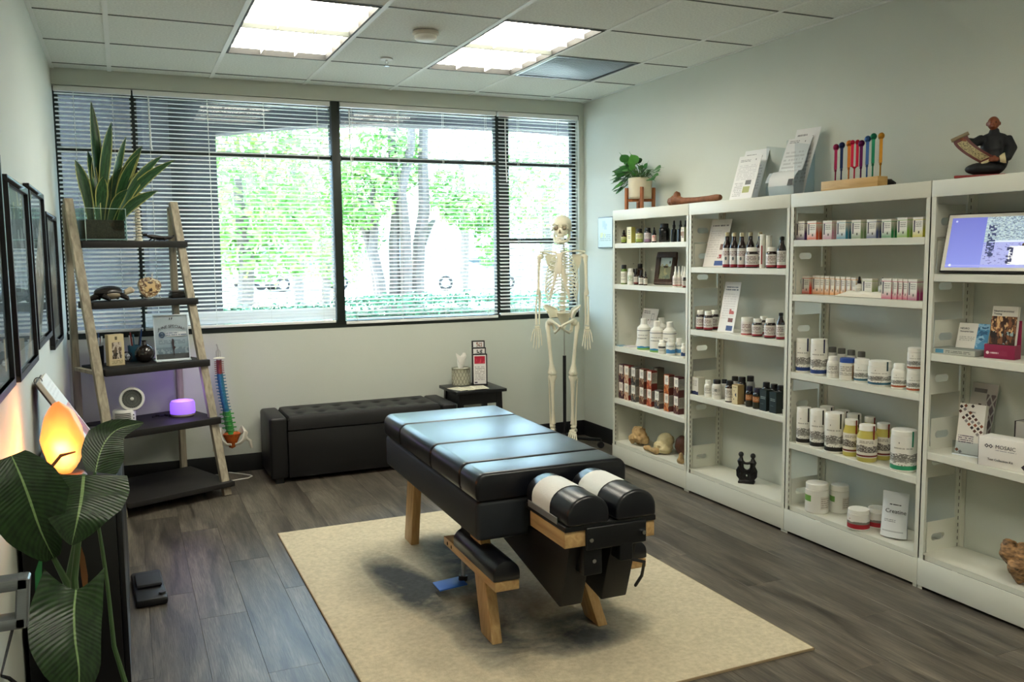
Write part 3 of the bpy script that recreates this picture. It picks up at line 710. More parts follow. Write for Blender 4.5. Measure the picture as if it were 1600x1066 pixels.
# head section
hx = .035
TB('head_frame', oakx, hx-.175, hx+.175, -.985, -.70, .468, .525, .003, seg=2)
TB('head_plate', blackm, hx-.177, hx+.177, -.992, -.66, .525, .545, .004, seg=2)
paper = M('head_paper', '#e4e4df', .8, bump=.1, bscale=90)
for s in (-1, 1):
    cx = hx+s*.092
    c = MB().loft(droll(cx-.079, cx+.079, -1.005, -.655, .546, .1)).build('head_cushion', vinyl, tbl, bevel=(.012, 3))
    MB().loft(droll(cx-.079, cx+.079, -.865, -.715, .548, .098, .0022), cap=False).build('paper_cover', paper, c)
MB().box(hx-.1785, hx-.1745, -.93, -.69, .538+z_, .562+z_).build('paper_clamp', M('brushed_aluminium', '#b8bab8', .35, metal=.8), tbl, bevel=(.001, 1))
br = TB('head_bracket', blackm, hx-.10, hx+.135, -1.0, -.986, .455, .535, .006)
for x, zz in ((hx-.085, .493), (hx+.12, .493), (hx-.075, .42)): MB().tube((x, -1.009, zz+z_), (x, -1.0, zz+z_), .0075, n=12).build('bolt', ch, br)
TB('head_post', blackm, hx-.1, hx-.03, -.98, -.9, .36, .468, .004); TB('head_post', blackm, hx+.03, hx+.08, -1.0, -.93, .40, .468, .004)
def wedge(x0, x1, pr): MB().hexa([(x0, pr[3][0], pr[3][1]+z_), (x1, pr[3][0], pr[3][1]+z_), (x1, pr[2][0], pr[2][1]+z_), (x0, pr[2][0], pr[2][1]+z_), (x0, pr[0][0], pr[0][1]+z_), (x1, pr[0][0], pr[0][1]+z_), (x1, pr[1][0], pr[1][1]+z_), (x0, pr[1][0], pr[1][1]+z_)]).build('drop_housing', M('drop_black', '#0b0c0e', .5), tbl, bevel=(.006, 2))
pr = [(-.95, .455), (-.12, .4), (-.22, .33), (-.87, .215)]
wedge(-.105, -.015, pr); wedge(.06, .165, pr)
MB().sweep([(.11, -.99, .40+z_), (.16, -1.0, .385+z_), (.175, -.96, .32+z_), (.185, -.9, .26+z_)], .006, 8).build('release_lever', blackm, tbl)
# foot pedal
rod = MB().tube((-.178, -.075, .395+z_), (-.188, -.09, .055+z_), .0095, n=12).build('pedal_rod', M('grey_steel', '#8f9496', .35, metal=.7), tbl)
m = MB().box(-.065, .06, -.05, .05, -.003, .003); m.xf(Matrix.Translation((-.25, -.1, .052+z_)) @ Matrix.Rotation(rad(-4), 4, 'Y')); m.build('pedal_plate', M('pedal_blue', '#2f66c4', .45), tbl, bevel=(.002, 2))
MB().tube((-.19, -.09, .055+z_), (-.188, -.09, .075+z_), .02, n=14).build('pedal_collar', blackm, tbl)

# ================================================================ storage bench
leather = M('black_leather', '#121214', .46, bump=.12, bscale=300)
bn = thing('storage_bench', 'long black tufted storage bench against the window wall', 'bench', (-1.885, -.25, 0))
hb = .635
MB().box(-hb+.115, hb-.115, -.2, .2, .03, .335).build('body', leather, bn, bevel=(.008, 2))
for s in (-1, 1):
    x0, x1 = (-hb, -hb+.113) if s < 0 else (hb-.113, hb)
    MB().box(x0, x1, -.212, .212, .03, .43).build('arm', leather, bn, bevel=(.022, 4))
    for yy in (-.17, .17): bx('foot', blackm, bn, (x0+x1)/2-.025, (x0+x1)/2+.025, yy-.025, yy+.025, 0, .032)
# tufted lid
nx, ny = 84, 28; g = []
bt = [(-.42+.14*i + (0.0), yy) for i in range(7) for yy in (-.085, .085)]
for j in range(ny+1):
    row = []
    for i in range(nx+1):
        x = -hb+.117+(2*hb-.234)*i/nx; y = -.205+.41*j/ny
        e = min(1, min(x+hb-.117, hb-.117-x, y+.205, .205-y)/.03); z = .405+.03*math.sqrt(max(0, 1-(1-e)**2))
        d = min(math.hypot(x-a, y-b_) for a, b_ in bt); z -= .020*math.exp(-(d/.022)**2) + .006*math.exp(-(d/.06)**2)
        row.append((x, y, z))
    g.append(row)
m = MB().sheet(g)
edge = [g[0][i] for i in range(nx+1)]+[g[j][nx] for j in range(1, ny+1)]+[g[ny][i] for i in range(nx-1, -1, -1)]+[g[j][0] for j in range(ny-1, 0, -1)]
m.loft([[(x, y, .342) for x, y, z in edge], [tuple(p) for p in edge]], cap=False)
lid = m.build('lid', leather, bn)
for a, b_ in bt: MB().ball((a, b_, .408), (.009, .009, .005), 10, 6).build('button', leather, lid)

# ================================================================ side table
st = thing('side_table', 'small black side table at the right end of the bench', 'side table', (-1.06, -.265, 0))
ebony = M('ebony_wood', '#17181b', .4, var=.15, vscale=10, vstretch=(6, 1, 1))
bx('table_top', ebony, st, -.19, .19, -.185, .185, .48, .502, .003)
for sx in (-1, 1):
    for sy in (-1, 1): MB().bar((sx*.145, sy*.14, .48), (sx*.155, sy*.15, 0), .035, .035).build('leg', ebony, st)
bx('apron', ebony, st, -.13, .13, -.15, -.135, .40, .48); bx('apron', ebony, st, -.13, .13, .135, .15, .40, .48); bx('apron', ebony, st, -.15, -.135, -.13, .13, .40, .48); bx('apron', ebony, st, .135, .15, -.13, .13, .40, .48)
# tissue holder
p = Vector((-1.10, -.14, .5025))
t = thing('tissue_holder', 'round silver lattice tissue holder with a white tissue on the side table', 'tissue holder', p)
lat = M('lattice_silver', '#a7a58f', .4, metal=.5)
rr, hh = .066, .125
MB().lathe([(0, 0), (rr-.006, 0), (rr-.006, hh-.004), (.02, hh-.004)], 28).build('inner_box', M('tissue_box_cream', '#d9d6c2', .7), t)
m = MB()
for k in range(16):
    for sg in (-1, 1):
        pts = [(rr*math.cos(2*math.pi*k/16+sg*a*.9), rr*math.sin(2*math.pi*k/16+sg*a*.9), .004+(hh-.008)*a) for a in [i/8 for i in range(9)]]
        m.sweep(pts, .0022, 4)
stuff(m.build('lattice', lat, t))
for z in (0.003, hh-.003): MB().lathe([(rr-.004, z-.003), (rr+.003, z-.003), (rr+.003, z+.003), (rr-.004, z+.003)], 28).build('rim', lat, t)
g = []
for i in range(9):
    row = []
    for j in range(13):
        a = 2*math.pi*j/12; v = i/8; r_ = (.012+.038*v**1.2*(1-.55*v))*(1+.35*math.sin(3*a+v*3)); row.append((r_*math.cos(a)*(1.2), r_*math.sin(a)*.6, hh-.006+.1*v+.018*math.sin(2*a+1)*v))
    g.append(row)
MB().sheet(g).build('tissue', M('tissue_white', '#f3f0ea', .9), t, smooth=60)
# brochure stand, three tiers
p = Vector((-.985, -.21, .5025))
t = thing('brochure_stand', 'black three-tier brochure stand with a red headed leaflet', 'brochure stand', p, rad(-14))
bpl = M('stand_black', '#1b191c', .35)
c1 = print_mat('leaflet_red_head', '#e6e3e0', [('rect', .08, .92, .7, .96, '#b81d3a'), ('noise', .2, .9, .72, .9, 6, .6, '#d9485a'), ('text', .1, .9, .12, .62, 9, '#a7a3a3'), ('rect', .08, .3, .03, .08, '#555060')])
c2 = print_mat('leaflet_grey_photo', '#e4e2df', [('noise', .3, .8, .1, .8, 5, .48, '#3b4140'), ('text', .1, .9, .05, .2, 2, '#888888')])
c3 = print_mat('leaflet_portrait', '#ece8e6', [('noise', .3, .85, .05, .9, 4, .5, '#a8786a'), ('noise', .35, .8, .1, .9, 7, .56, '#33282c')])
for i, (z0, z1, y, mt) in enumerate(((.0, .225, -.035, c1), (.215, .268, -.005, c2), (.262, .315, .025, c3))):
    w = .055-.004*i
    bx('tier', bpl, t, -w, w, y-.002, y+.022, z0 if i else 0, z1+.006, .002)
    MB().quad([(-w+.009, y-.0035, z0+.012), (w-.009, y-.0035, z0+.012), (w-.009, y-.0035, z1-.002), (-w+.009, y-.0035, z1-.002)]).build('leaflet', mt, t)
bx('stand_base', bpl, t, -.056, .056, -.05, .05, 0, .006)
# leaflets fanned on the table
lf = print_mat('leaflet_cream', '#e2dcc6', [('text', .1, .9, .1, .9, 8, '#9b947e'), ('rect', .1, .9, .8, .95, '#b7ad92')])
for k, (x, y, a, lab) in enumerate([(-1.185, -.33, 20, 'cream leaflet at the left of the fanned pile on the side table'), (-1.12, -.36, 8, 'cream leaflet in the middle of the fanned pile on the side table'), (-1.05, -.37, -6, 'cream leaflet at the right of the fanned pile on the side table')]):
    o = MB().box(-.05, .05, -.075, .075, 0, .003); z = .5025+k*.0035
    o.quad([(-.05, -.075, .0032), (.05, -.075, .0032), (.05, .075, .0032), (-.05, .075, .0032)], 1)
    o = o.build('leaflet', [M('leaflet_paper', '#e6e0cb', .7), lf], None, loc=(x, y, z)); o.rotation_euler = (0, 0, rad(a)); tag(o, lab, 'leaflet', 'leaflets on the side table')
# ================================================================ ladder shelf in the corner
LA = rad(22.16)
lad_wood = wood('weathered_oak', '#857c6c', '#b3a892', (18, 18, 1.5), .7); dark_wood = M('dark_walnut', '#1d1b1a', .65, var=.25, vscale=7, vstretch=(1, 9, 9))
LU = Vector((math.cos(LA), math.sin(LA), 0)); LN = Vector((math.sin(LA), -math.cos(LA), 0))
LO = Vector((-3.026, -.03, 0)) - LU*.315          # middle of the rear edge
lad = thing('ladder_shelf', 'weathered wood ladder shelf with five dark shelves in the window corner', 'shelf', LO, LA)
LW, LD, LH = .315, .61, 1.80
def ldep(z): return .06 + (LD-.06)*(1-z/LH)          # where the leaning front rail is
for s in (-1, 1):
    MB().bar((s*LW, -.02, 0), (s*LW, -.02, LH-.03), .04, .028).build('rear_post', lad_wood, lad, bevel=(.002, 1))
    MB().bar((s*LW, -LD+.02, 0), (s*LW, -.055, LH), .05, .03).build('front_rail', lad_wood, lad, bevel=(.002, 1))
    MB().bar((s*(LW-.001), -.03, .80), (s*(LW-.001), -ldep(.8)+.03, .80), .02, .03, (0, 0, 1)).build('side_rung', lad_wood, lad)
LZ = [1.555, 1.20, .82, .47, .085]
for z in LZ:
    d = ldep(z)+.035
    bx('shelf_board', dark_wood, lad, -LW+.027, LW+(.03 if z > .1 else .04), -d, -.036, z-(.04 if z > .1 else .03), z, .003)
def LP(u, n, z): return LO + LU*u + LN*n + Vector((0, 0, z))
def onlad(px, py, k, dz=.0):      # a place on shelf k seen at a pixel
    p = ptZ(px, py, LZ[k]); q = p-LO; n = min(max(q.dot(LN), .07), ldep(LZ[k])-.01); u = q.dot(LU)
    # keep the pixel column: slide along the view ray's ground track
    return LO + LU*u + LN*n + Vector((0, 0, LZ[k]+.0005+dz))
def ladat(px, n, k):              # at depth n from the rear edge, in the pixel column px
    best = min((abs(0), 0) for _ in (0,)) if False else None
    lo, hi = -LW, LW+.1
    for _ in range(40):
        mid = (lo+hi)/2; p = LP(mid, n, LZ[k]); d = p-CAM
        x = 800+FPX*d.dot(RGT)/d.dot(FWD)
        if x < px: lo = mid
        else: hi = mid
    return LP(mid, n, LZ[k]+.0006)

# ---- glass cube with a snake plant
p = ladat(159, .095, 0)
t = thing('snake_plant', 'snake plant with yellow-edged leaves in a glass cube on the top shelf', 'plant', p, LA)
gl = clear_pane('vase_glass', '#e6f2ee')
w = .078; hv = .19
m = MB(); m.box(-w*1.5, w*1.5, -w, w, 0, .004)
for a in ((-w*1.5, -w*1.5+.004, -w, w), (w*1.5-.004, w*1.5, -w, w), (-w*1.5, w*1.5, -w, -w+.004), (-w*1.5, w*1.5, w-.004, w)): m.box(*a, .004, hv)
m.build('glass_vase', gl, t)
MB().box(-w*1.5+.006, w*1.5-.006, -w+.006, w-.006, .012, .122).build('soil', M('soil', '#3a2e26', .95, var=.5, vscale=60, bump=.5, bscale=120), t, bevel=(.006, 2))
m = MB()
for xx in (-w*1.5, w*1.5):
    for yy in (-w, w): m.box(xx-.002, xx+.002, yy-.002, yy+.002, 0, hv)
m.box(-w*1.5, w*1.5, -w-.001, -w+.002, hv-.003, hv); m.box(-w*1.5, w*1.5, w-.002, w+.001, hv-.003, hv); m.box(-w*1.5, w*1.5, -w, w, .0042, .0115)
m.build('glass_edges', M('glass_edge_pale', '#a9c0bb', .1), t)
sn_leaf = print_mat('snake_leaf', '#25482a', [('noise', 0, 1, 0, 1, 7, .52, '#345d36'), ('rect', 0, .09, 0, 1, '#a9aa62'), ('rect', .91, 1, 0, 1, '#a9aa62')], rough=.4)
tips = [(142, 158, .03), (174, 191, .0), (197, 214, .02), (117, 250, -.03), (137, 236, .03), (222, 228, .0), (217, 240, -.03), (254, 243, .02), (273, 250, -.02), (247, 298, -.05), (199, 296, -.06), (161, 276, -.06), (146, 240, .03), (232, 262, .04), (190, 262, .05)]
inv = (Matrix.Translation(p) @ Matrix.Rotation(LA, 4, 'Z')).inverted()
for k, (px, py, dn) in enumerate(tips):
    tip = inv @ (ptY(px, py, p.y+dn*1.0)); q = random.Random(k)
    base = Vector((max(-.09, min(.09, tip.x*.35+q.uniform(-.02, .02))), q.uniform(-.035, .035), .095))
    d = tip-base; ln = d.length
    ctrl = base + Vector((d.x*.28, d.y*.3, d.z*.62+.02))
    wmax = (.036 if k != 0 else .036)*q.uniform(.85, 1.1); rows = []
    side = Vector((-d.z, 0, d.x)).normalized(); side = (side + Vector((0, .5*q.uniform(-1, 1), 0))).normalized()
    for i in range(11):
        s = i/10; c = base*(1-s)**2 + ctrl*2*s*(1-s) + tip*s*s
        ww = wmax*(.55+.9*s-.0*s if s < .5 else 1.0*(1-((s-.5)/.5)**2.2))
        ww = max(ww, .0015); up = Vector((0, -1, .2)).normalized()*ww*.35
        rows.append([c-side*ww+up*1, c-side*ww*.45+up*.2, c, c+side*ww*.45+up*.2, c+side*ww+up*1])
    MB().sheet(rows).build('leaf', sn_leaf, t, smooth=60)
bone = M('bone_ivory', '#e0d8c0', .55, var=.08, vscale=14)
# ---- small vertebra column ornament
p = ladat(217, .08, 0)
t = thing('spine_ornament', 'small ivory spine ornament beside the glass cube', 'ornament', p, LA); t.scale = (1.3, 1.3, 1.08)
MB().lathe([(0, 0), (.018, 0), (.018, .012), (0, .012)], 14).build('stand', bone, t)
m = MB()
for k in range(11):
    z = .014+k*.0165; r_ = .0145-.0003*k
    m.lathe([(0, z), (r_, z), (r_*.86, z+.006), (r_, z+.012), (0, z+.012)], 10); m.bar((-.022+k*.0006, .006, z+.006), (.022-k*.0006, .006, z+.006), .004, .004, (0, 0, 1)); m.bar((0, .008, z+.008), (0, .026, z+.0), .003, .004)
m.build('vertebra_stack', bone, t)
# ---- black metal lizard
p = ladat(249, .09, 0)
t = thing('lizard_ornament', 'dark metal lizard ornament with a curled tail on the top shelf', 'ornament', p, LA); t.scale = (1.1,)*3
dm = M('dark_bronze', '#221d1a', .4, metal=.5)
m = MB(); m.sweep([(-.07, 0, .03), (-.045, 0, .025), (-.01, 0, .02), (.03, 0, .016), (.07, 0, .02), (.092, 0, .035), (.09, 0, .05)], [.006, .013, .014, .011, .007, .005, .004], 8); m.build('body', dm, t)
MB().ball((-.08, 0, .034), (.016, .01, .009), 10, 6).build('head', dm, t)
for x in (-.04, .02):
    for s in (-1, 1): MB().sweep([(x, s*.008, .018), (x+.008, s*.026, .014), (x-.006, s*.034, .003)], .004, 6).build('leg', dm, t)
# ---- stone turtle
p = ladat(172, .15, 1)
t = thing('turtle_carving', 'dark stone turtle carving with a pale belly on the second shelf', 'ornament', p, LA); t.scale = (1.2,)*3
dst = M('dark_stone', '#2a2624', .25, var=.5, vscale=16); pst = M('pale_stone', '#b9ac93', .4, var=.2, vscale=16)
MB().ball((0, 0, .04), (.075, .055, .035), 18, 10, f=lambda d: 1-.08*max(0, -d.z)).build('shell', dst, t)
MB().ball((0, -.006, .036), (.06, .05, .03), 14, 8).build('belly', pst, t)
MB().sweep([(.05, 0, .03), (.085, 0, .042), (.105, 0, .05), (.12, 0, .046)], [.018, .014, .018, .009], 10).build('head', pst, t)
MB().sweep([(-.06, 0, .025), (-.1, 0, .012), (-.125, 0, .006)], [.018, .01, .003], 8).build('tail', dst, t)
for x, s in ((.045, -1), (.045, 1), (-.045, -1), (-.045, 1)): MB().sweep([(x, s*.04, .025), (x+.015, s*.06, .014), (x+.02, s*.066, .006)], [.014, .011, .006], 8).build('flipper', dst, t)
# ---- agate slice on a plate stand
p = ladat(237, .16, 1)
t = thing('agate_slice', 'brown agate slice propped on a white wire stand', 'ornament', p, LA); t.scale = (1.22,)*3
ag = print_mat('agate', '#8d7250', [('noise', 0, 1, 0, 1, 7, .52, '#cbbd98'), ('noise', 0, 1, 0, 1, 9, .55, '#5a3d25'), ('disc', .5, .5, .2, '#3e2b1d'), ('noise', .3, .7, .3, .7, 6, .5, '#c6a877')], rough=.25)
n = 26; out = []; q = random.Random(4)
for k in range(n):
    a = 2*math.pi*k/n; r_ = 1+.09*math.sin(3*a+.5)+q.uniform(-.06, .06); out.append((.058*r_*math.cos(a), .054+.05*r_*math.sin(a)))
m = MB(); m.add([(x, -.012, z) for x, z in out]+[(0, -.014, .054)], [(k, (k+1) % n, n) for k in range(n)], 0, [((.5+out[k][0]/.13, .5+(out[k][1]-.054)/.13), (.5+out[(k+1) % n][0]/.13, .5+(out[(k+1) % n][1]-.054)/.13), (.5, .5)) for k in range(n)])
m.loft([[(x, -.012, z) for x, z in out], [(x*.96, .012, z) for x, z in out]], 1)
m.xf(Matrix.Translation((0, .012, .006)) @ Matrix.Rotation(rad(-12), 4, 'X')); m.build('slice', [ag, M('agate_rind', '#c9b795', .6, var=.2, vscale=40)], t)
wm_ = M('white_wire', '#e8e4dc', .4); 
for s in (-1, 1): MB().sweep([(s*.03, -.035, .014), (s*.03, -.03, .004), (s*.026, .03, .004), (s*.02, .035, .06), (s*.017, .02, .125), (s*.017, .008, .128)], .003, 6).build('wire_leg', wm_, t)
# ---- little black box
p = ladat(277, .15, 1)
t = thing('trinket_box', 'small black lacquer box at the end of the second shelf', 'box', p, LA); t.scale = (1.25,)*3
bx('box_body', M('lacquer_black', '#1c1917', .3), t, -.036, .036, -.022, .022, 0, .026, .003); bx('lid', M('lacquer_top', '#4a4138', .3), t, -.034, .034, -.02, .02, .0265, .036, .004)
# ---- pen cups
mesh_m = M('mesh_black', '#15161a', .5)
pens = ['#2f4f8f', '#b8c4cf', '#262626', '#3c6f86', '#8c2f2f', '#cfd4d8']
def pencup(px, n, lab, seed, cm, hh=.1, rr=.036):
    p = ladat(px, n, 2); t = thing('pen_cup', lab, 'pen cup', p, LA); t.scale = (1.15,)*3
    MB().lathe([(0, 0), (rr*.92, 0), (rr, hh), (rr-.004, hh), (rr*.9-.004, .005), (0, .005)], 20).build('cup', cm, t)
    q = random.Random(seed)
    for k in range(6):
        a = q.uniform(0, 6.28); b_ = Vector((math.cos(a)*.014, math.sin(a)*.014, .006)); tp = Vector((math.cos(a)*.038, math.sin(a)*.034, q.uniform(.135, .17)))
        MB().tube(b_, tp, .0042, n=7).build('pen', M('pen_'+pens[k], pens[k], .35), t)
pencup(152, .12, 'black mesh pen cup at the left of the third shelf', 1, mesh_m)
pencup(212, .10, 'teal pen cup with pens behind the round dark vase', 2, M('cup_teal', '#2a5a72', .4), .085)
# ---- photo block card
p = ladat(181, .22, 2)
t = thing('photo_card', 'cream upright card with a photograph on the third shelf', 'card', p, LA); t.scale = (1.25,)*3
bx('card_body', M('card_kraft', '#c8b58d', .7), t, -.037, .037, -.018, .018, 0, .148, .001)
MB().quad([(-.034, -.0186, .004), (.034, -.0186, .004), (.034, -.0186, .145), (-.034, -.0186, .145)]).build('card_front', print_mat('photo_card_print', '#d8c9a2', [('rect', .2, .85, .2, .76, '#6b5a4a'), ('noise', .2, .85, .2, .76, 6, .5, '#cbbfb2'), ('noise', .2, .85, .2, .5, 9, .55, '#2a2018'), ('rect', .42, .58, .84, .95, '#5f563f'), ('text', .15, .9, .03, .16, 3, '#8f815f')]), t)
# ---- round dark vase
p = ladat(227, .2, 2)
t = thing('round_vase', 'round glossy dark vase with a short neck on the third shelf', 'vase', p, LA); t.scale = (1.25,)*3
MB().lathe([(0, 0), (.018, 0), (.036, .012), (.046, .036), (.045, .052), (.034, .074), (.014, .085), (.011, .1), (.014, .106), (.01, .106), (.008, .09)], 28).build('bowl', M('vase_dark_glaze', '#231c1a', .12, coat=.5), t)
# ---- wire polyhedron ornament
p = ladat(199, .13, 2)
t = thing('wire_polyhedron', 'small dark wire polyhedron with white facets on the third shelf', 'ornament', p, LA)
ic = [Vector(v).normalized()*.034+Vector((0, 0, .036)) for v in ((0, 1, 1.6), (0, -1, 1.6), (1.6, 0, 1), (-1.6, 0, 1), (1, 1.6, 0), (-1, 1.6, 0), (1, -1.6, 0), (-1, -1.6, 0), (1.6, 0, -1), (-1.6, 0, -1), (0, 1, -1.6), (0, -1, -1.6))]
m = MB()
for i in range(12):
    for j in range(i):
        if (ic[i]-ic[j]).length < .042: m.tube(ic[i], ic[j], .0016, n=5)
m.build('wire_frame', M('wire_dark', '#2b2f36', .4, metal=.6), t)
MB().ball((0, 0, .036), (.02, .02, .02), 6, 4).build('core', M('facet_white', '#c9d3dc', .3), t, smooth=None)
# ---- June special sign in a clear holder
p = ladat(271, .265, 2)
t = thing('sign_holder', 'clear acrylic sign holder with the June special flyer', 'sign', p, LA-rad(14)); t.scale = (1.32,)*3
sg = print_mat('june_flyer', '#e2e5ea', [('grad', .75, .2, '#9fb0bf'), ('rect', 0, 1, 0, .12, '#5e5a5c'), ('rect', 0, 1, .12, .27, '#8d9aa6'), ('noise', 0, 1, .12, .27, 9, .55, '#b9c2cb'), ('text', .1, .9, .34, .44, 3, '#8d97a4')])
sw, sh_ = .077, .215
BK = Matrix.Rotation(rad(-7), 4, 'X')
m = MB(); m.box(-sw, sw, -.0015, .0015, .004, sh_); m.xf(BK); m.build('acrylic_front', clear_pane('acrylic', '#f2f6f8'), t)
bx('acrylic_foot', M('acrylic_edge', '#dfe7ee', .15), t, -sw, sw, -.02, .06, 0, .004)
m = MB(); m.quad([(-sw+.004, .0022, .008), (sw-.004, .0022, .008), (sw-.004, .0022, sh_-.004), (-sw+.004, .0022, sh_-.004)]); m.xf(BK); fl = m.build('flyer', sg, t)
m = MB()
for a in ((-sw, -sw+.004, 0, sh_), (sw-.004, sw, 0, sh_), (-sw, sw, sh_-.004, sh_), (-sw, sw, .004, .008)): m.box(a[0], a[1], -.002, .0028, max(a[2], .004), a[3])
m.xf(BK); m.build('acrylic_rim', M('acrylic_edge', '#dfe7ee', .15), t)
ink = M('ink_dark', '#3d3f48', .6); ink2 = M('ink_navy', '#2f4a6e', .6); inkp = M('ink_person', '#3a2c33', .6)
def onflyer(x, z, d=.0004): return BK @ Vector((x, -.0012-d, z))
RX = rad(90-7)
words('JUNE SPECIAL!', .0185, ink, fl, onflyer(0, .155), (RX, 0, 0), 'CENTER', arc=4.5)
m = MB().quad([(-.024, 0, .114), (.066, 0, .114), (.066, 0, .134), (-.024, 0, .134)]); m.xf(BK @ Matrix.Translation((0, -.0016, 0))); m.build('printed_lines', print_mat('june_small_print', '#d3d8de', [('text', 0, .6, .55, .95, 1, '#3f567a'), ('text', 0, 1, .1, .5, 1, '#3f567a')]), fl)
m = MB()
for k in range(18):
    a0, a1 = 2*math.pi*k/18, 2*math.pi*(k+1)/18
    m.add([(-.043+.0135*math.cos(a0), 0, .122+.0135*math.sin(a0)), (-.043+.0135*math.cos(a1), 0, .122+.0135*math.sin(a1)), (-.043+.009*math.cos(a1), 0, .122+.009*math.sin(a1)), (-.043+.009*math.cos(a0), 0, .122+.009*math.sin(a0))], [(0, 1, 2, 3)])
m.box(-.052, -.034, -.0002, .0002, .1195, .1245); m.xf(BK @ Matrix.Translation((0, -.0018, 0))); m.build('round_emblem', ink2, fl)
m = MB(); m.add([(-.008, 0, .193), (-.004, 0, .203), (-.001, 0, .196), (-.004, 0, .19)], [(0, 1, 2, 3)]); m.add([(.001, 0, .193), (.005, 0, .203), (.009, 0, .199), (.004, 0, .19)], [(0, 1, 2, 3)]); m.xf(BK @ Matrix.Translation((0, -.0018, 0))); m.build('leaf_emblem', ink, fl)
# printed silhouette of a person in a tree pose
sil = [(.0, .026), (.0035, .026), (.003, .05), (.011, .062), (.003, .068), (.0045, .085), (.003, .098), (-.001, .103), (-.004, .098), (-.005, .085), (-.004, .068), (-.001, .05)]
m = MB(); m.add([(x+.004, 0, z) for x, z in sil], [tuple(range(len(sil)))]); m.xf(BK @ Matrix.Translation((0, -.0018, 0))); m.build('pose_silhouette', inkp, fl)
# ---- white fan
p = ladat(195, .30, 3)
t = thing('desk_fan', 'white round desk fan head above a louvred base on the fourth shelf', 'fan', p, LA-rad(18))
wp = M('white_plastic', '#e6e5e0', .4); gp = M('grille_grey', '#7d817b', .5)
MB().lathe([(0, 0), (.058, 0), (.062, .01), (.064, .085), (.058, .095), (0, .095)], 32).build('base', wp, t)
m = MB()
for k in range(6):
    for a in range(-9, 5):
        a0, a1 = rad(-90+a*6), rad(-90+(a+1)*6); z = .022+k*.0105
        m.add([(.0652*math.cos(a0), .0652*math.sin(a0), z), (.0652*math.cos(a1), .0652*math.sin(a1), z), (.0652*math.cos(a1), .0652*math.sin(a1), z+.0045), (.0652*math.cos(a0), .0652*math.sin(a0), z+.0045)], [(0, 1, 2, 3)])
m.build('louvre_slots', M('slot_black', '#222222', .7), t)
for z in (.045, .065): MB().ball((.048, -.044, z), .004, 8, 6).build('button', M('slot_black', '#222222', .7), t)
hm = Matrix.Translation((.045, -.005, .152)) @ Matrix.Rotation(rad(90), 4, 'X') @ Matrix.Rotation(rad(-12), 4, 'X')
m = MB().lathe([(.0, -.03), (.045, -.03), (.066, -.02), (.072, .005), (.068, .024), (.056, .026), (.054, .016)], 36); m.xf(hm); head = m.build('fan_head', wp, t)
m = MB().lathe([(0, .012), (.054, .012)], 32); m.xf(hm); m.build('grille_back', M('grille_dark', '#565a55', .6), head)
m = MB()
for k in range(26):
    a = 2*math.pi*k/26; m.sweep([(.012*math.cos(a), .012*math.sin(a), .021), (.034*math.cos(a+.25), .034*math.sin(a+.25), .0215), (.055*math.cos(a+.5), .055*math.sin(a+.5), .018)], .0011, 4)
for r_ in (.025, .04): m.lathe([(r_-.0008, .019), (r_+.0008, .019), (r_+.0008, .021), (r_-.0008, .021)], 28)
m.xf(hm); stuff(m.build('grille_wires', gp, head))
m = MB().ball((0, 0, .02), (.011, .011, .006), 14, 8); m.xf(hm); m.build('hub', wp, head)
MB().tube((.045, .0, .09), (.045, .005, .115), .016, n=14).build('neck', wp, t)
# ---- glowing diffuser
p = ladat(286, .27, 3)
t = thing('aroma_diffuser', 'purple glowing aroma diffuser on the fourth shelf', 'diffuser', p, LA)
MB().lathe([(0, 0), (.066, 0), (.073, .008), (.074, .018), (0, .018)], 32).build('base', M('diffuser_base', '#cbb9b4', .4), t)
MB().lathe([(.074, .0185), (.0745, .03), (.0735, .078), (.066, .095), (.045, .1), (0, .101)], 36).build('glow_shell', M('diffuser_glow', '#b094f0', .4, emit='#8a55ff', estr=.85), t)
_ld = bpy.data.lights.new('diffuser_glow', 'POINT'); _ld.energy = .8; _ld.color = (.5, .32, 1); _ld.shadow_soft_size = .07
lo = bpy.data.objects.new('diffuser_glow', _ld); COL.objects.link(lo); lo.parent = t; lo.location = (0, -.01, .16)
p = ladat(252, .22, 3)
o = MB().sweep([(-.05, 0, .006), (-.03, .012, .01), (-.01, -.01, .012), (.02, .012, .01), (.04, -.008, .008), (.055, .004, .006)], .006, 8).build('power_cord', M('cord_black', '#141416', .6), None, loc=p); tag(o, 'coiled black power cord between the fan and the diffuser', 'cord')
# ---- white cord on the floor
a_, b_, c_ = ptZ(348, 752, .004), ptZ(395, 744, .004), ptZ(352, 740, .004)
o = MB().sweep([ptZ(355, 738, .004), ptZ(372, 740, .004), ptZ(391, 742.5, .004), ptZ(394, 744, .004), ptZ(388, 747, .004), ptZ(370, 750, .004), ptZ(352, 753, .004)], .004, 8).build('power_cord', M('cord_white', '#e2e0d8', .5), None); tag(o, 'white power cord looped on the floor by the ladder shelf', 'cord')

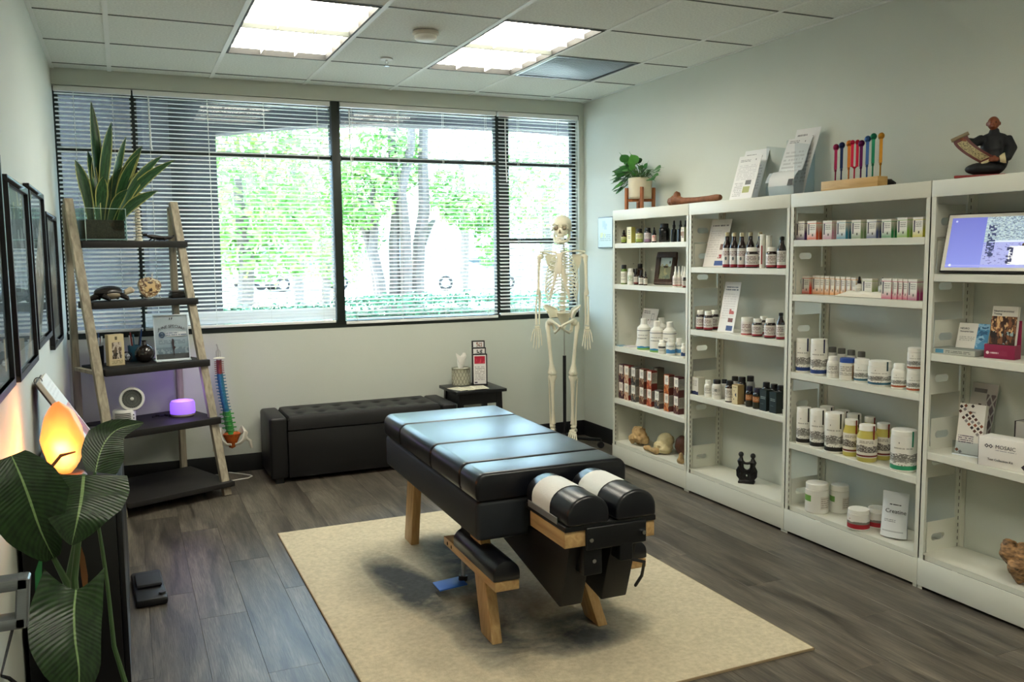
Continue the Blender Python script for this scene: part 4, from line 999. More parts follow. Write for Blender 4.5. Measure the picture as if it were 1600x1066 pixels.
# ================================================================ spine model hanging on the wall
sp = thing('spine_model', 'coloured spine model hanging on the wall by the ladder shelf', 'spine model', (-2.775, -.10, .09))
def svert(z, x, y, s, col, name, lumbar=0):
    m = MB(); r_ = .017*s
    m.lathe([(0, -.011*s), (r_, -.011*s), (r_*.84, 0), (r_, .011*s), (0, .011*s)], 12)
    m.bar((-.036*s, .018*s, -.003*s), (.036*s, .018*s, -.003*s), .006*s, .007*s, (0, 0, 1)); m.sweep([(0, .02*s, 0), (0, .042*s, -.014*s)], [.006*s, .004*s], 6)
    for sg_ in (-1, 1): m.sweep([(sg_*.014*s, .014*s, .012*s), (sg_*.016*s, .02*s, -.012*s)], [.006*s, .006*s], 6)
    m.xf(Matrix.Translation((x, y, z))); m.build('vertebra', M('model_'+name, col, .35, var=.2, vscale=60), sp)
zz = .69
prof = []
for k in range(24):
    if k < 7: s, col, nm = .82, '#8f3f38', 'red'
    elif k < 19: s, col, nm = .95, '#2f7590', 'blue'
    else: s, col, nm = 1.25, '#3f9a45', 'green'
    h = .0235*s*(.66 if k < 7 else .93 if k < 19 else 1.06)
    f = k/23; x = .002+.052*f**2.2; y = .03-.02*math.sin(f*math.pi*1.9)*.8
    svert(zz-h/2, x, -y*.6, s, col, nm)
    MB().lathe([(0, -.002), (.0135*s, -.002), (.0135*s, .002), (0, .002)], 10).xf(Matrix.Translation((x, -y*.6, zz-h))).build('disc', M('disc_white', '#d8d4c4', .5), sp)
    zz -= h
orange = M('model_orange', '#b5581f', .35, var=.35, vscale=50)
MB().lathe([(0, -.1), (.02, -.09), (.042, -.04), (.06, 0), (.04, .012), (0, .012)], 12).xf(Matrix.Translation((.062, -.005, zz)) @ Matrix.Diagonal((1, .6, 1, 1))).build('sacrum', orange, sp)
wb = M('model_white_bone', '#ddd8c8', .5)
for s in (-1, 1):
    m = MB(); m.sweep([(.062+s*.035, .01, zz-.02), (.062+s*.075, -.01, zz+.03), (.062+s*.085, -.045, zz+.01), (.062+s*.07, -.06, zz-.035), (.062+s*.04, -.06, zz-.06), (.062+s*.012, -.07, zz-.06)], [.016, .022, .02, .017, .013, .01], 8, flat=.5); m.build('hip_bone', wb, sp)
    m = MB(); m.ball((.062+s*.082, -.04, zz-.03), .017, 10, 8); m.sweep([(.062+s*.082, -.04, zz-.03), (.062+s*.11, -.045, zz-.05), (.062+s*.12, -.045, zz-.1)], [.01, .012, .009], 8); m.build('femur_stub', wb, sp)
MB().ball((.002, -.02, .705), (.038, .034, .008), 16, 6).build('skull_plate', wb, sp)
m = MB(); m.sweep([(0, -.01, .71), (0, -.005, .76), (.0, .05, .785), (.0, .096, .785)], .003, 6); m.sweep([(-.012, -.01, .71), (-.012, -.01, .75), (0, -.008, .765), (.012, -.01, .75), (.012, -.01, .712)], .002, 6); m.build('hanger', M('hanger_steel', '#b5b2aa', .3, metal=.8), sp)

# ================================================================ left wall: frames, cabinet, lamp, sign
frm = M('frame_black', '#17171a', .35); mat_w = M('frame_mat', '#cfd2d0', .8)
FR = [(-3.72, -3.0, 1.07, 1.77, 'nearest black framed print, cut by the left picture edge'), (-2.86, -2.20, 1.06, 1.725, 'black framed grey print, second from the left picture edge'), (-2.13, -1.44, 1.095, 1.752, 'black framed grey print, third from the left picture edge'), (-1.33, -.66, 1.015, 1.68, 'black framed print hanging nearest the window')]
for k, (y0, y1, z0, z1, lab) in enumerate(FR):
    t = thing('framed_print', lab, 'picture', (XL, (y0+y1)/2, z0), group='black framed prints on the left wall'); hw = (y1-y0)/2; h = z1-z0; f = .024
    m = MB(); m.box(.001, .024, -hw, hw, 0, f); m.box(.001, .024, -hw, hw, h-f, h); m.box(.001, .024, -hw, -hw+f, f, h-f); m.box(.001, .024, hw-f, hw, f, h-f); m.build('frame', frm, t, bevel=(.002, 1))
    pm = print_mat('wall_print_%d' % k, '#b9bfc2', [('rect', .1, .9, .1, .9, '#8f979b'), ('noise', .1, .9, .1, .9, 3+k, .5, '#6c757a'), ('noise', .1, .9, .1, .9, 8, .56, '#c4cacb'), ('hill', .45, .3, 4+k, '#4d555a', .1)])
    MB().quad([(.01, hw-f, f), (.01, -hw+f, f), (.01, -hw+f, h-f), (.01, hw-f, h-f)]).build('print', pm, t)
    MB().quad([(.014, hw-f, f), (.014, -hw+f, f), (.014, -hw+f, h-f), (.014, hw-f, h-f)], uv=False).build('glazing', clear_pane('frame_glass', '#f4f8f7'), t)
CT = .70
cab = thing('black_cabinet', 'narrow black cabinet against the left wall under the salt lamp', 'cabinet', (-3.507, -2.42, 0))
cbm = M('cabinet_black', '#0d0d0f', .35)
bx('body', cbm, cab, -.133, .133, -.67, .67, .05, CT-.022, .003); bx('plinth', cbm, cab, -.125, .12, -.66, .66, 0, .05); bx('top', cbm, cab, -.137, .137, -.68, .68, CT-.022, CT, .003)
for y0, y1 in ((-.665, -.003), (.003, .665)):
    d = bx('door', cbm, cab, .134, .15, y0, y1, .07, CT-.035, .002)
# salt lamp
p = ptZ(86, 752, CT)
t = thing('salt_lamp', 'glowing orange salt lamp on the black cabinet', 'lamp', (-3.535, p.y, CT+.0005))
MB().lathe([(0, 0), (.07, 0), (.072, .012), (.062, .024), (0, .024)], 24).build('base', wood('lamp_base', '#3b2415', '#5a3820', (5, 5, 5)), t)
salt, nt, b = _new('salt_crystal'); b.inputs['Base Color'].default_value = S('#f29a55'); b.inputs['Roughness'].default_value = .45
N, L = nt.nodes.new, nt.links.new
tc = N('ShaderNodeTexCoord'); vm_ = N('ShaderNodeVectorMath'); vm_.operation = 'DISTANCE'; vm_.inputs[1].default_value = (.01, -.05, .085); L(tc.outputs['Object'], vm_.inputs[0])
ns = N('ShaderNodeTexNoise'); ns.inputs['Scale'].default_value = 22; ns.inputs['Detail'].default_value = 4; L(tc.outputs['Object'], ns.inputs['Vector'])
ad = N('ShaderNodeMath'); ad.operation = 'MULTIPLY_ADD'; ad.inputs[1].default_value = .06; L(ns.outputs['Fac'], ad.inputs[0]); L(vm_.outputs['Value'], ad.inputs[2])
rp = N('ShaderNodeValToRGB'); e = rp.color_ramp.elements; e[0].position = .04; e[0].color = S('#ffe9a0'); e[1].position = .19; e[1].color = S('#e8743a')
k_ = e.new(.085); k_.color = S('#ffab4a'); L(ad.outputs[0], rp.inputs[0]); L(rp.outputs[0], b.inputs['Emission Color']); b.inputs['Emission Strength'].default_value = .78
q = random.Random(8); fac = [(Vector((q.gauss(0, 1), q.gauss(0, 1), q.gauss(0, .7))).normalized(), q.uniform(.88, 1.0)) for _ in range(40)]
def cry(d):
    k = 1.0
    for nrm, off in fac:
        c = d.dot(nrm)
        if c > .01: k = min(k, off/c)
    return k
m = MB().ball((0, 0, 0), 1, 36, 24, f=cry)
for i, v in enumerate(m.v):
    x, y, z = v; s = 1-.28*max(0, z)-.1*max(0, -z); m.v[i] = (x*.074*s+.008*max(0, -z), y*.07*s, .148+z*.128)
m.build('salt_rock', salt, t, smooth=45)
_ld = bpy.data.lights.new('salt_lamp_bulb', 'POINT'); _ld.energy = 5.5; _ld.color = (1, .34, .10); _ld.shadow_soft_size = .06
lo = bpy.data.objects.new('salt_lamp_bulb', _ld); COL.objects.link(lo); lo.parent = t; lo.location = (.0, -.082, .12)
# leaning booklet behind the lamp
t = thing('price_booklet', 'white ring-bound booklet with a red picture leaning behind the salt lamp', 'booklet', (-3.458, -2.175, CT+.0125))
bk = print_mat('booklet_print', '#e4e2de', [('rect', .3, .95, .06, .55, '#b8525c'), ('noise', .3, .95, .06, .55, 3, .5, '#d8a59c'), ('noise', .3, .95, .06, .25, 5, .5, '#8d4a3c'), ('text', .1, .9, .7, .92, 4, '#d6d3cf')])
BM = Matrix.Rotation(rad(-31), 4, 'Y')
m = MB(); m.box(-.018, 0, -.135, .135, .006, .325); m.xf(BM); m.build('pages', M('page_white', '#ece9e2', .7), t, bevel=(.002, 1))
m = MB(); m.box(-.023, -.0185, -.138, .138, .003, .328); m.xf(BM); m.build('back_cover', M('cover_grey', '#4a4846', .6), t)
m = MB(); m.quad([(.0006, -.133, .008), (.0006, .133, .008), (.0006, .133, .323), (.0006, -.133, .323)]); m.xf(BM); m.build('front_page', bk, t)
m = MB().sweep([(-.01+.014*math.cos(a_), -.1, .327+.014*math.sin(a_)) for a_ in [2*math.pi*i/12 for i in range(13)]], .0015, 6); m.xf(BM); m.build('binder_ring', blackm, t)
# black gadget on the floor
t = thing('floor_gadget', 'black padded foot device on the floor beside the cabinet', 'device', (-3.285, -2.03, 0), rad(3))
bx('base', M('gadget_black', '#141518', .5), t, -.06, .065, -.19, .18, 0, .035, .012); bx('pad', M('gadget_pad', '#26282d', .7), t, -.05, .055, -.06, .1, .0352, .055, .01); MB().tube((.045, -.15, .035), (.045, -.15, .045), .014, n=14).build('knob', M('gadget_knob', '#3a3c40', .4), t)
# steel rail on the left wall
t = thing('wall_rail', 'brushed steel U-shaped rail fixed to the left wall', 'rail', (XL, -4.2, .76))
sst = M('brushed_steel', '#8e9296', .32, metal=.85, var=.1, vscale=30, vstretch=(1, 30, 30))
bx('bar', sst, t, .0, .148, -.02, .02, .075, .098, .003); bx('bar', sst, t, .0, .14, -.02, .02, .0, .022, .003); MB().bar((.14, 0, .098), (.131, 0, 0), .022, .04, (1, 0, 0)).build('end_bar', sst, t, bevel=(.003, 1)); bx('wall_plate', sst, t, .0005, .006, -.025, .025, -.02, .12)
o = MB().sweep([(XL+.004, -3.2, .42), ptY(0, 1056, -3.55), ptY(14, 1060, -3.5), ptY(30, 1072, -3.45), (-3.6, -3.3, .1), (-3.6, -3.25, .006)], .005, 8).build('power_cord', M('cord_black', '#141416', .6), None); tag(o, 'black power cord hanging at the lower left wall', 'cord')

# ================================================================ large-leaved plant in the foreground
PB = Vector((-3.47, -3.62, 0))
t = thing('bird_of_paradise_plant', 'large-leaved dark green plant in the left foreground', 'plant', PB)
MB().lathe([(0, 0), (.10, 0), (.125, .02), (.135, .26), (.128, .27), (.118, .262), (.115, .23), (0, .23)], 28).build('pot', M('pot_black', '#17181a', .4), t)
MB().lathe([(0, .235), (.114, .236)], 24).build('soil', M('soil', '#2e251f', .95), t)
def leaf_mat():
    m, nt, b = _new('broad_leaf'); N, L = nt.nodes.new, nt.links.new
    uv = N('ShaderNodeUVMap'); s_ = N('ShaderNodeSeparateXYZ'); L(uv.outputs[0], s_.inputs[0])
    def mth(op, a, c=None):
        n = N('ShaderNodeMath'); n.operation = op
        for i, x in enumerate((a, c)):
            if x is None: continue
            if isinstance(x, (int, float)): n.inputs[i].default_value = x
            else: L(x, n.inputs[i])
        return n.outputs[0]
    du = mth('ABSOLUTE', mth('SUBTRACT', s_.outputs[0], .5))
    w = mth('SINE', mth('MULTIPLY', mth('SUBTRACT', s_.outputs[1], mth('MULTIPLY', du, .35)), 150))
    nz = N('ShaderNodeTexNoise'); nz.inputs['Scale'].default_value = 9; L(uv.outputs[0], nz.inputs['Vector'])
    f = mth('ADD', mth('MULTIPLY', w, .12), nz.outputs['Fac'])
    r = N('ShaderNodeValToRGB'); e = r.color_ramp.elements; e[0].position = .3; e[1].position = .75; e[0].color = S('#142811'); e[1].color = S('#28431f'); L(f, r.inputs[0])
    mx = N('ShaderNodeMixRGB'); L(mth('LESS_THAN', du, .016), mx.inputs[0]); L(r.outputs[0], mx.inputs[1]); mx.inputs[2].default_value = S('#7f9a63'); L(mx.outputs[0], b.inputs['Base Color'])
    b.inputs['Roughness'].default_value = .36
    bp = N('ShaderNodeBump'); bp.inputs['Strength'].default_value = .25; bp.inputs['Distance'].default_value = .002; L(w, bp.inputs['Height']); L(bp.outputs[0], b.inputs['Normal'])
    return m
blm = leaf_mat(); stem_m = M('plant_stem', '#46603a', .5)
def broad(mid, widths, fold=.25, side=None, nj=9, wav=0.0, lob=None):
    # mid: list of (px, py, y) on the midrib; widths: (left, right) metres along it
    pts = [ptY(*m_)-PB for m_ in mid]; n = 22; rows = []
    def cr(tt):
        f = tt*(len(pts)-1); i = min(int(f), len(pts)-2); u = f-i
        p0, p1, p2, p3 = pts[max(i-1, 0)], pts[i], pts[i+1], pts[min(i+2, len(pts)-1)]
        return .5*((2*p1)+(p2-p0)*u+(2*p0-5*p1+4*p2-p3)*u*u+(3*p1-p0-3*p2+p3)*u**3)
    view = (PB+pts[len(pts)//2]-CAM).normalized()
    for i in range(n+1):
        s = i/n; c = cr(s); tg = (cr(min(1, s+.02))-cr(max(0, s-.02))).normalized()
        sd = tg.cross(view).normalized(); up = -view
        def wid(ws):
            f = s*(len(ws)-1); k = min(int(f), len(ws)-2); u = f-k; return ws[k]*(1-u)+ws[k+1]*u
        row = []
        for j in range(nj):
            v = j/(nj-1)*2-1; w_ = wid(widths[1] if v > 0 else widths[0])
            back = lob*max(0, .25-s)*abs(v)**1.5 if lob else 0
            row.append(c + sd*(v*w_) + up*(fold*abs(v)*w_) - tg*back + up*(wav*w_*math.sin(s*17+v*3)*abs(v)))
        rows.append(row)
    MB().sheet(rows).build('leaf', blm, t, smooth=60)
Yp = -3.62
broad([(149, 738, -3.58), (155, 712, -3.55), (166, 688, -3.52), (186, 670, -3.5), (224, 661, -3.49)], ([.05, .062, .052, .03, .002], [.02, .045, .05, .028, .002]), .2, wav=.03)
broad([(131, 742, -3.66), (128, 775, -3.72), (122, 808, -3.76), (112, 852, -3.76)], ([.115, .13, .105, .06, .004], [.1, .108, .094, .055, .004]), -.2, wav=.03)
broad([(18, 712, -3.74), (34, 748, -3.76), (48, 785, -3.76), (64, 830, -3.74), (84, 872, -3.7)], ([.035, .075, .095, .07, .02], [.03, .07, .085, .05, .015]), .2, wav=.04)
broad([(119, 922, -3.72), (116, 958, -3.78), (118, 1000, -3.82), (124, 1050, -3.84), (122, 1110, -3.84)], ([.075, .098, .094, .07, .004], [.06, .062, .055, .045, .004]), .22, lob=.28, wav=.02)
m = MB()
for pts, r_ in (([(-3.47, -3.62, .24), tuple(ptY(108, 900, -3.6)), tuple(ptY(128, 800, -3.58)), tuple(ptY(149, 738, -3.58))], [.012, .009, .007, .004]),
                ([(-3.46, -3.63, .24), tuple(ptY(116, 905, -3.64)), tuple(ptY(126, 810, -3.62)), tuple(ptY(131, 742, -3.66))], [.012, .009, .007, .005]),
                ([(-3.48, -3.62, .24), tuple(ptY(104, 910, -3.66)), tuple(ptY(84, 872, -3.7))], [.012, .009, .006]),
                ([(-3.45, -3.64, .24), tuple(ptY(128, 960, -3.66)), tuple(ptY(119, 922, -3.72))], [.011, .008, .005]),
                ([tuple(ptY(198, 1075, -3.55)), tuple(ptY(178, 1010, -3.55)), tuple(ptY(168, 915, -3.56)), tuple(ptY(160, 860, -3.56)), tuple(ptY(150, 800, -3.57))], [.007, .006, .005, .005, .004]),
                ([(-3.45, -3.6, .24), tuple(ptY(198, 1075, -3.55))], [.008, .007])):
    MB().sweep([Vector(p_)-PB for p_ in pts], r_, 8).build('stem', stem_m, t)
gb = M('young_leaf', '#2f8a4a', .4); ob = M('dried_sheath', '#8d5a34', .6)
for pts, mt, w_ in (([(70, 1000, -3.6), (62, 940, -3.6), (60, 895, -3.6), (66, 862, -3.6)], gb, .011), ([(134, 930, -3.6), (132, 900, -3.6), (128, 870, -3.6), (125, 850, -3.6)], ob, .009)):
    pp = [ptY(*q_)-PB for q_ in pts]; rows = []
    for i, c in enumerate(pp):
        ww = w_*(.5, 1, .8, .1)[i]; rows.append([c-RGT*ww, c+FWD*ww*.3, c+RGT*ww])
    MB().sheet(rows).build('leaf', mt, t)
MB().sweep([ptY(82, 728, -3.6)-PB, ptY(95, 712, -3.61)-PB, ptY(118, 706, -3.61)-PB], [.004, .0045, .002], 6).build('dried_tip', ob, t)
# ================================================================ anatomical skeleton on a stand
sk = thing('skeleton_model', 'life-size ivory skeleton model on a black rolling stand in the corner', 'skeleton', (-.425, -.45, 0), rad(-37))
bn_ = M('skeleton_ivory', '#e6dfc8', .5, var=.06, vscale=9)
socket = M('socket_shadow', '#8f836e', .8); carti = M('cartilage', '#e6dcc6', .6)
PARTS = {}
def SK(mb, name, mat=None, parent=None): return mb.build(name, mat or bn_, parent or sk, smooth=50)
# skull
def skf(d):
    k = 1.0
    if d.z < -.2: k *= 1-.18*min(1, (-d.z-.2)/.8)
    if abs(d.x) > .75 and -.3 < d.z < .35: k *= .96
    return k
m = MB().ball((0, .012, 1.642), (.071, .092, .082), 28, 20, f=skf)
m.ball((0, -.055, 1.603), (.05, .035, .04), 16, 10)                       # face block
for s in (-1, 1):
    m.sweep([(s*.052, -.07, 1.628), (s*.066, -.04, 1.612), (s*.07, .0, 1.612)], [.008, .007, .006], 8)   # cheek bone
    m.sweep([(s*.012, -.092, 1.652), (s*.035, -.09, 1.658), (s*.056, -.07, 1.648)], [.008, .008, .007], 8)   # brow
m.ball((0, -.072, 1.578), (.03, .022, .022), 14, 8)
skull = SK(m, 'skull')
for s in (-1, 1): MB().ball((s*.03, -.084, 1.628), (.0175, .012, .0155), 14, 8).build('eye_socket', socket, skull)
MB().add([(-.011, -.094, 1.592), (.011, -.094, 1.592), (.002, -.0925, 1.618), (-.002, -.0925, 1.618), (0, -.075, 1.6)], [(0, 1, 2, 3), (0, 4, 1), (1, 4, 2), (3, 4, 0), (2, 4, 3)]).build('nose_opening', socket, skull)
m = MB()
for k in range(10):
    a = rad(-58+k*116/9); m.box(.032*math.sin(a)-.003, .032*math.sin(a)+.003, -.062-.030*math.cos(a)-.002, -.062-.030*math.cos(a)+.002, 1.556, 1.568); m.box(.031*math.sin(a)-.0028, .031*math.sin(a)+.0028, -.061-.029*math.cos(a)-.002, -.061-.029*math.cos(a)+.002, 1.543, 1.5545)
m.build('teeth', M('teeth_white', '#efeadb', .4), skull)
m = MB(); m.sweep([(-.055, .0, 1.598), (-.054, -.012, 1.56), (-.042, -.045, 1.536), (-.018, -.082, 1.528), (0, -.09, 1.529), (.018, -.082, 1.528), (.042, -.045, 1.536), (.054, -.012, 1.56), (.055, .0, 1.598)], [.008, .011, .012, .012, .014, .012, .012, .011, .008], 10, flat=1.1); SK(m, 'jaw')
# spine
def vert(x, y, z, r, h, tw, spn, name='vertebra'):
    m = MB().lathe([(0, -h/2), (r, -h/2), (r*.86, 0), (r, h/2), (0, h/2)], 12)
    m.bar((-tw, r+.008, 0), (tw, r+.008, 0), .009, .01, (0, 0, 1)); m.sweep([(0, r+.006, 0), (0, r+.02+spn*.5, -spn*.3), (0, r+.012+spn, -spn*.7)], [.007, .005, .005], 6)
    m.xf(Matrix.Translation((x, y, z))); SK(m, name)
zs_ = 1.535
for k in range(24):
    if k < 7: r, h, tw, spn = .014, .014, .026, .018
    elif k < 19: r, h, tw, spn = .015+.0006*(k-7), .0225, .032-.0008*(k-7), .035
    else: r, h, tw, spn = .024, .031, .042, .03
    f = (1.535-zs_)/.52
    y = .03+.035*math.sin(math.pi*min(1, f*1.1))*(1 if k < 19 else .6) - (.03*math.sin(math.pi*(k-19)/5) if k >= 19 else 0)
    vert(0, y, zs_-h/2, r, h*.82, tw, spn); zs_ -= h*.995
SPZ = zs_
# ribs
RT, RB = 1.43, 1.17
for k in range(12):
    z0 = 1.44-k*.0228; f = k/11
    wdt = .055+.062*math.sin(min(1, .18+k/7.5)*math.pi/2) - .012*max(0, (k-8)/3)
    fr_ = -.085-.03*math.sin(min(1, k/7)*math.pi/2)
    drop = .05+.055*min(1, k/7)
    for s in (-1, 1):
        yb_ = .055
        if k < 7: zend = 1.425-k*.0175; pts = [(s*.014, yb_, z0), (s*wdt*.55, yb_+.03, z0-.005), (s*wdt, .0, z0-drop*.45), (s*wdt*.86, fr_*.6, z0-drop*.85), (s*wdt*.45, fr_*.98, z0-drop*1.0)]
        elif k < 10: pts = [(s*.014, yb_, z0), (s*wdt*.55, yb_+.03, z0-.008), (s*wdt, .0, z0-drop*.5), (s*wdt*.92, fr_*.55, z0-drop*.95), (s*wdt*.62, fr_*.9, z0-drop*1.1)]
        else: pts = [(s*.014, yb_, z0), (s*wdt*.55, yb_+.03, z0-.012), (s*wdt*.95, .005, z0-drop*.55), (s*wdt*.98, -.03, z0-drop*.75)]
        P_ = [Vector(p_) for p_ in pts]; fine = []
        for i in range(len(P_)-1):
            for u in (0, .33, .66):
                p0, p1, p2, p3 = P_[max(i-1, 0)], P_[i], P_[i+1], P_[min(i+2, len(P_)-1)]
                fine.append(.5*((2*p1)+(p2-p0)*u+(2*p0-5*p1+4*p2-p3)*u*u+(3*p1-p0-3*p2+p3)*u**3))
        fine.append(P_[-1]); SK(MB().sweep(fine, .0052, 6, flat=.7), 'rib')
        if k < 10:
            e = Vector(pts[-1]); tz = (1.425-k*.0175) if k < 7 else 1.315-(k-7)*.002
            SK(MB().sweep([e, (e+Vector((s*.016, -.118, tz)))/2+Vector((0, -.004, -.006)), (s*.016, -.116, tz)], .0045, 6, flat=.7), 'costal_cartilage', carti)
m = MB().sweep([(0, -.112, 1.452), (0, -.118, 1.425), (0, -.122, 1.37), (0, -.122, 1.32), (0, -.117, 1.288)], [.022, .017, .015, .016, .005], 10, flat=.35)
m = MB()
m.loft([[(-w_, y_-.005, z), (w_, y_-.005, z), (w_, y_+.005, z), (-w_, y_+.005, z)] for z, w_, y_ in ((1.455, .024, -.105), (1.43, .022, -.112), (1.415, .013, -.115), (1.36, .018, -.12), (1.32, .018, -.121), (1.305, .008, -.119), (1.28, .004, -.116))]); m.build('sternum', carti, sk, smooth=60, bevel=(.003, 2))
# shoulder girdle
for s in (-1, 1):
    SK(MB().sweep([(s*.022, -.105, 1.452), (s*.06, -.1, 1.462), (s*.11, -.055, 1.468), (s*.155, -.02, 1.462)], [.009, .0065, .006, .008], 8), 'clavicle')
    m = MB(); o_ = [(s*.06, .085, 1.445), (s*.135, .045, 1.435), (s*.125, .06, 1.38), (s*.085, .09, 1.29), (s*.062, .095, 1.35)]
    m.add([Vector(p_) for p_ in o_]+[Vector(p_)+Vector((0, .006, 0)) for p_ in o_], [(0, 1, 2, 3, 4), (9, 8, 7, 6, 5)]+[(i, 5+i, 5+(i+1) % 5, (i+1) % 5) for i in range(5)])
    m.sweep([(s*.065, .095, 1.43), (s*.115, .07, 1.445), (s*.16, .01, 1.462)], [.006, .008, .009], 8); m.ball((s*.15, .015, 1.43), (.013, .016, .02), 10, 8); SK(m, 'scapula')
    # arm
    hx_ = s*.168
    m = MB().sweep([(hx_-s*.012, 0, 1.435), (hx_, 0, 1.425), (hx_+s*.002, .0, 1.38), (hx_+s*.006, 0, 1.27), (hx_+s*.008, 0, 1.2), (hx_+s*.008, 0, 1.165), (hx_+s*.008, 0, 1.15)], [.016, .02, .0125, .0095, .011, .019, .014], 10); m.ball((hx_-s*.012, 0, 1.43), .0205, 12, 8); SK(m, 'humerus')
    SK(MB().sweep([(hx_+s*.0, .008, 1.165), (hx_+s*.0, .004, 1.13), (hx_+s*.002, .0, 1.05), (hx_+s*.002, -.006, .96), (hx_+s*.0, -.008, .935)], [.011, .011, .007, .006, .006], 8), 'ulna')
    SK(MB().sweep([(hx_+s*.018, -.002, 1.14), (hx_+s*.02, -.006, 1.12), (hx_+s*.024, -.016, 1.04), (hx_+s*.022, -.02, .96), (hx_+s*.02, -.02, .934)], [.009, .006, .0065, .009, .0115], 8), 'radius')
    m = MB()
    for i in range(4):
        for j in range(2): m.ball((hx_+s*(.004+.0075*i), -.014-.003*i, .922-.011*j), .0065, 8, 6)
    ends = []
    for i in range(5):
        x0 = hx_+s*(-.004+.0095*i); y0 = -.008-.006*i; a = Vector((x0, y0, .905)); b = Vector((x0+s*(-.008+.005*i), y0-.004, .852 if i < 4 else .875)); 
        m.sweep([a, (a+b)/2, b], [.0055, .0038, .005], 6); ends.append((b, i))
    hand = SK(m, 'hand')
    for b, i in ends:
        dirv = Vector((s*(-.10+.07*i), -.12, -1)).normalized(); L_ = (.034, .042, .046, .042, .03)[i]; c = b
        m = MB()
        for q_, fr2 in enumerate((1, .62, .45)):
            d = c+dirv*L_*fr2; m.sweep([c, (c+d)/2, d], [.0046-.0005*q_, .0032-.0003*q_, .0042-.0006*q_], 6); c = d; dirv = (dirv+Vector((0, -.12, 0))).normalized()
        SK(m, 'finger', None, hand)
# pelvis
m = MB().loft([[(x*w_, y_+.012*math.cos(a)*0, z) for x in (-1, 1) for _ in (0,)] for z, w_, y_, a in ((1, 1, 1, 1),)]) if False else MB()
PZ = SPZ
m = MB(); m.loft([[(-w_, y_-t_, z), (w_, y_-t_, z), (w_*.8, y_+t_, z), (-w_*.8, y_+t_, z)] for z, w_, y_, t_ in ((PZ+.004, .05, .05, .024), (PZ-.03, .045, .066, .018), (PZ-.07, .03, .078, .012), (PZ-.1, .014, .07, .008), (PZ-.125, .006, .058, .005))]); m.build('sacrum', bn_, sk, smooth=60, bevel=(.006, 2))
for s in (-1, 1):
    # flared iliac wing as a curved sheet with thickness
    rows = []
    for i in range(9):
        u = i/8; row = []
        for j in range(7):
            v = j/6
            ang = rad(-12+u*132); top_r = .085+.012*math.sin(u*math.pi)
            ctr = Vector((s*.082, .004, .975))
            r_ = .028+(top_r-.028)*v
            y = .055-.14*u*.8; out_ = .045*v**1.4*math.sin(.25+u*2.5)
            x = .05+.03*math.sin(u*math.pi*.85)+out_*1.0 + .018*u
            z = .985+ (PZ+.06-.985)*v*(.55+.45*math.sin(u*math.pi*.9+.25))
            row.append((s*x, y+(.02*v if u < .4 else -.006*v), z))
        rows.append(row)
    m = MB().sheet(rows); m.sheet([[(p_[0]-s*.007, p_[1]+.002, p_[2]) for p_ in r] for r in rows])
    rim = [r[-1] for r in rows]; m.sweep([(p_[0]-s*.003, p_[1], p_[2]) for p_ in rim], .0075, 8); m.sweep([(p_[0]-s*.003, p_[1], p_[2]) for p_ in rows[0]], .007, 8); m.sweep([(p_[0]-s*.003, p_[1], p_[2]) for p_ in rows[-1]], .007, 8)
    m.ball((s*.086, -.012, .957), (.027, .027, .027), 14, 10)
    m.sweep([(s*.08, -.03, .965), (s*.05, -.065, .955), (s*.022, -.08, .94), (s*.006, -.082, .925)], [.013, .009, .009, .013], 8)
    m.sweep([(s*.006, -.08, .92), (s*.03, -.055, .895), (s*.052, -.012, .88), (s*.06, .02, .89), (s*.07, .01, .93), (s*.08, -.005, .955)], [.009, .008, .011, .014, .012, .014], 8)
    SK(m, 'hip_bone')
    # leg
    kx = s*.072
    m = MB(); m.ball((s*.086, -.014, .955), .022, 12, 8); m.sweep([(s*.086, -.014, .955), (s*.106, -.008, .935)], [.012, .013], 8)
    m.sweep([(s*.111, .0, .958), (s*.109, -.003, .925), (s*.103, -.008, .87), (s*.091, -.014, .75), (s*.082, -.012, .65), (s*.079, -.008, .605), (s*.077, -.006, .582), (s*.077, -.004, .572)], [.012, .019, .0145, .0125, .015, .026, .034, .028], 10); SK(m, 'femur')
    SK(MB().ball((s*.077, -.038, .585), (.018, .009, .02), 12, 8), 'kneecap')
    SK(MB().sweep([(s*.076, -.004, .566), (s*.076, -.004, .552), (s*.075, -.01, .52), (s*.074, -.012, .42), (s*.073, -.006, .3), (s*.073, -.002, .225), (s*.072, 0, .205)], [.03, .034, .0185, .0125, .0105, .016, .019], 10), 'tibia')
    SK(MB().sweep([(s*.105, .012, .545), (s*.104, .012, .52), (s*.1, .008, .4), (s*.096, .006, .28), (s*.094, .004, .215), (s*.093, .004, .19)], [.009, .006, .0055, .0055, .008, .008], 8), 'fibula')
    m = MB(); m.ball((s*.078, .0, .185), (.022, .026, .017), 12, 8); m.sweep([(s*.08, .045, .15), (s*.079, .01, .155), (s*.078, -.02, .168)], [.02, .018, .014], 10)
    for i in range(4): m.ball((s*(.063+.011*i), -.035-.003*i, .162-.004*i), .0105, 8, 6)
    tips_ = []
    for i in range(5):
        a = Vector((s*(.058+.011*i), -.045, .155-.004*i)); b = Vector((s*(.05+.0155*i), -.098+.004*i, .112-.002*i)); m.sweep([a, (a+b)/2, b], [.007, .005, .0065 if i else .009], 6); tips_.append((b, i))
    ft = SK(m, 'foot')
    for b, i in tips_:
        m = MB(); c = b
        for q_, L_ in enumerate((.026 if i else .032, .014)):
            d = c+Vector((s*(-.04+.03*i), -.72, -.6)).normalized()*L_; m.sweep([c, (c+d)/2, d], [.006-.001*q_+(0 if i else .002), .004, .005-.001*q_], 6); c = d
        SK(m, 'toe', None, ft)
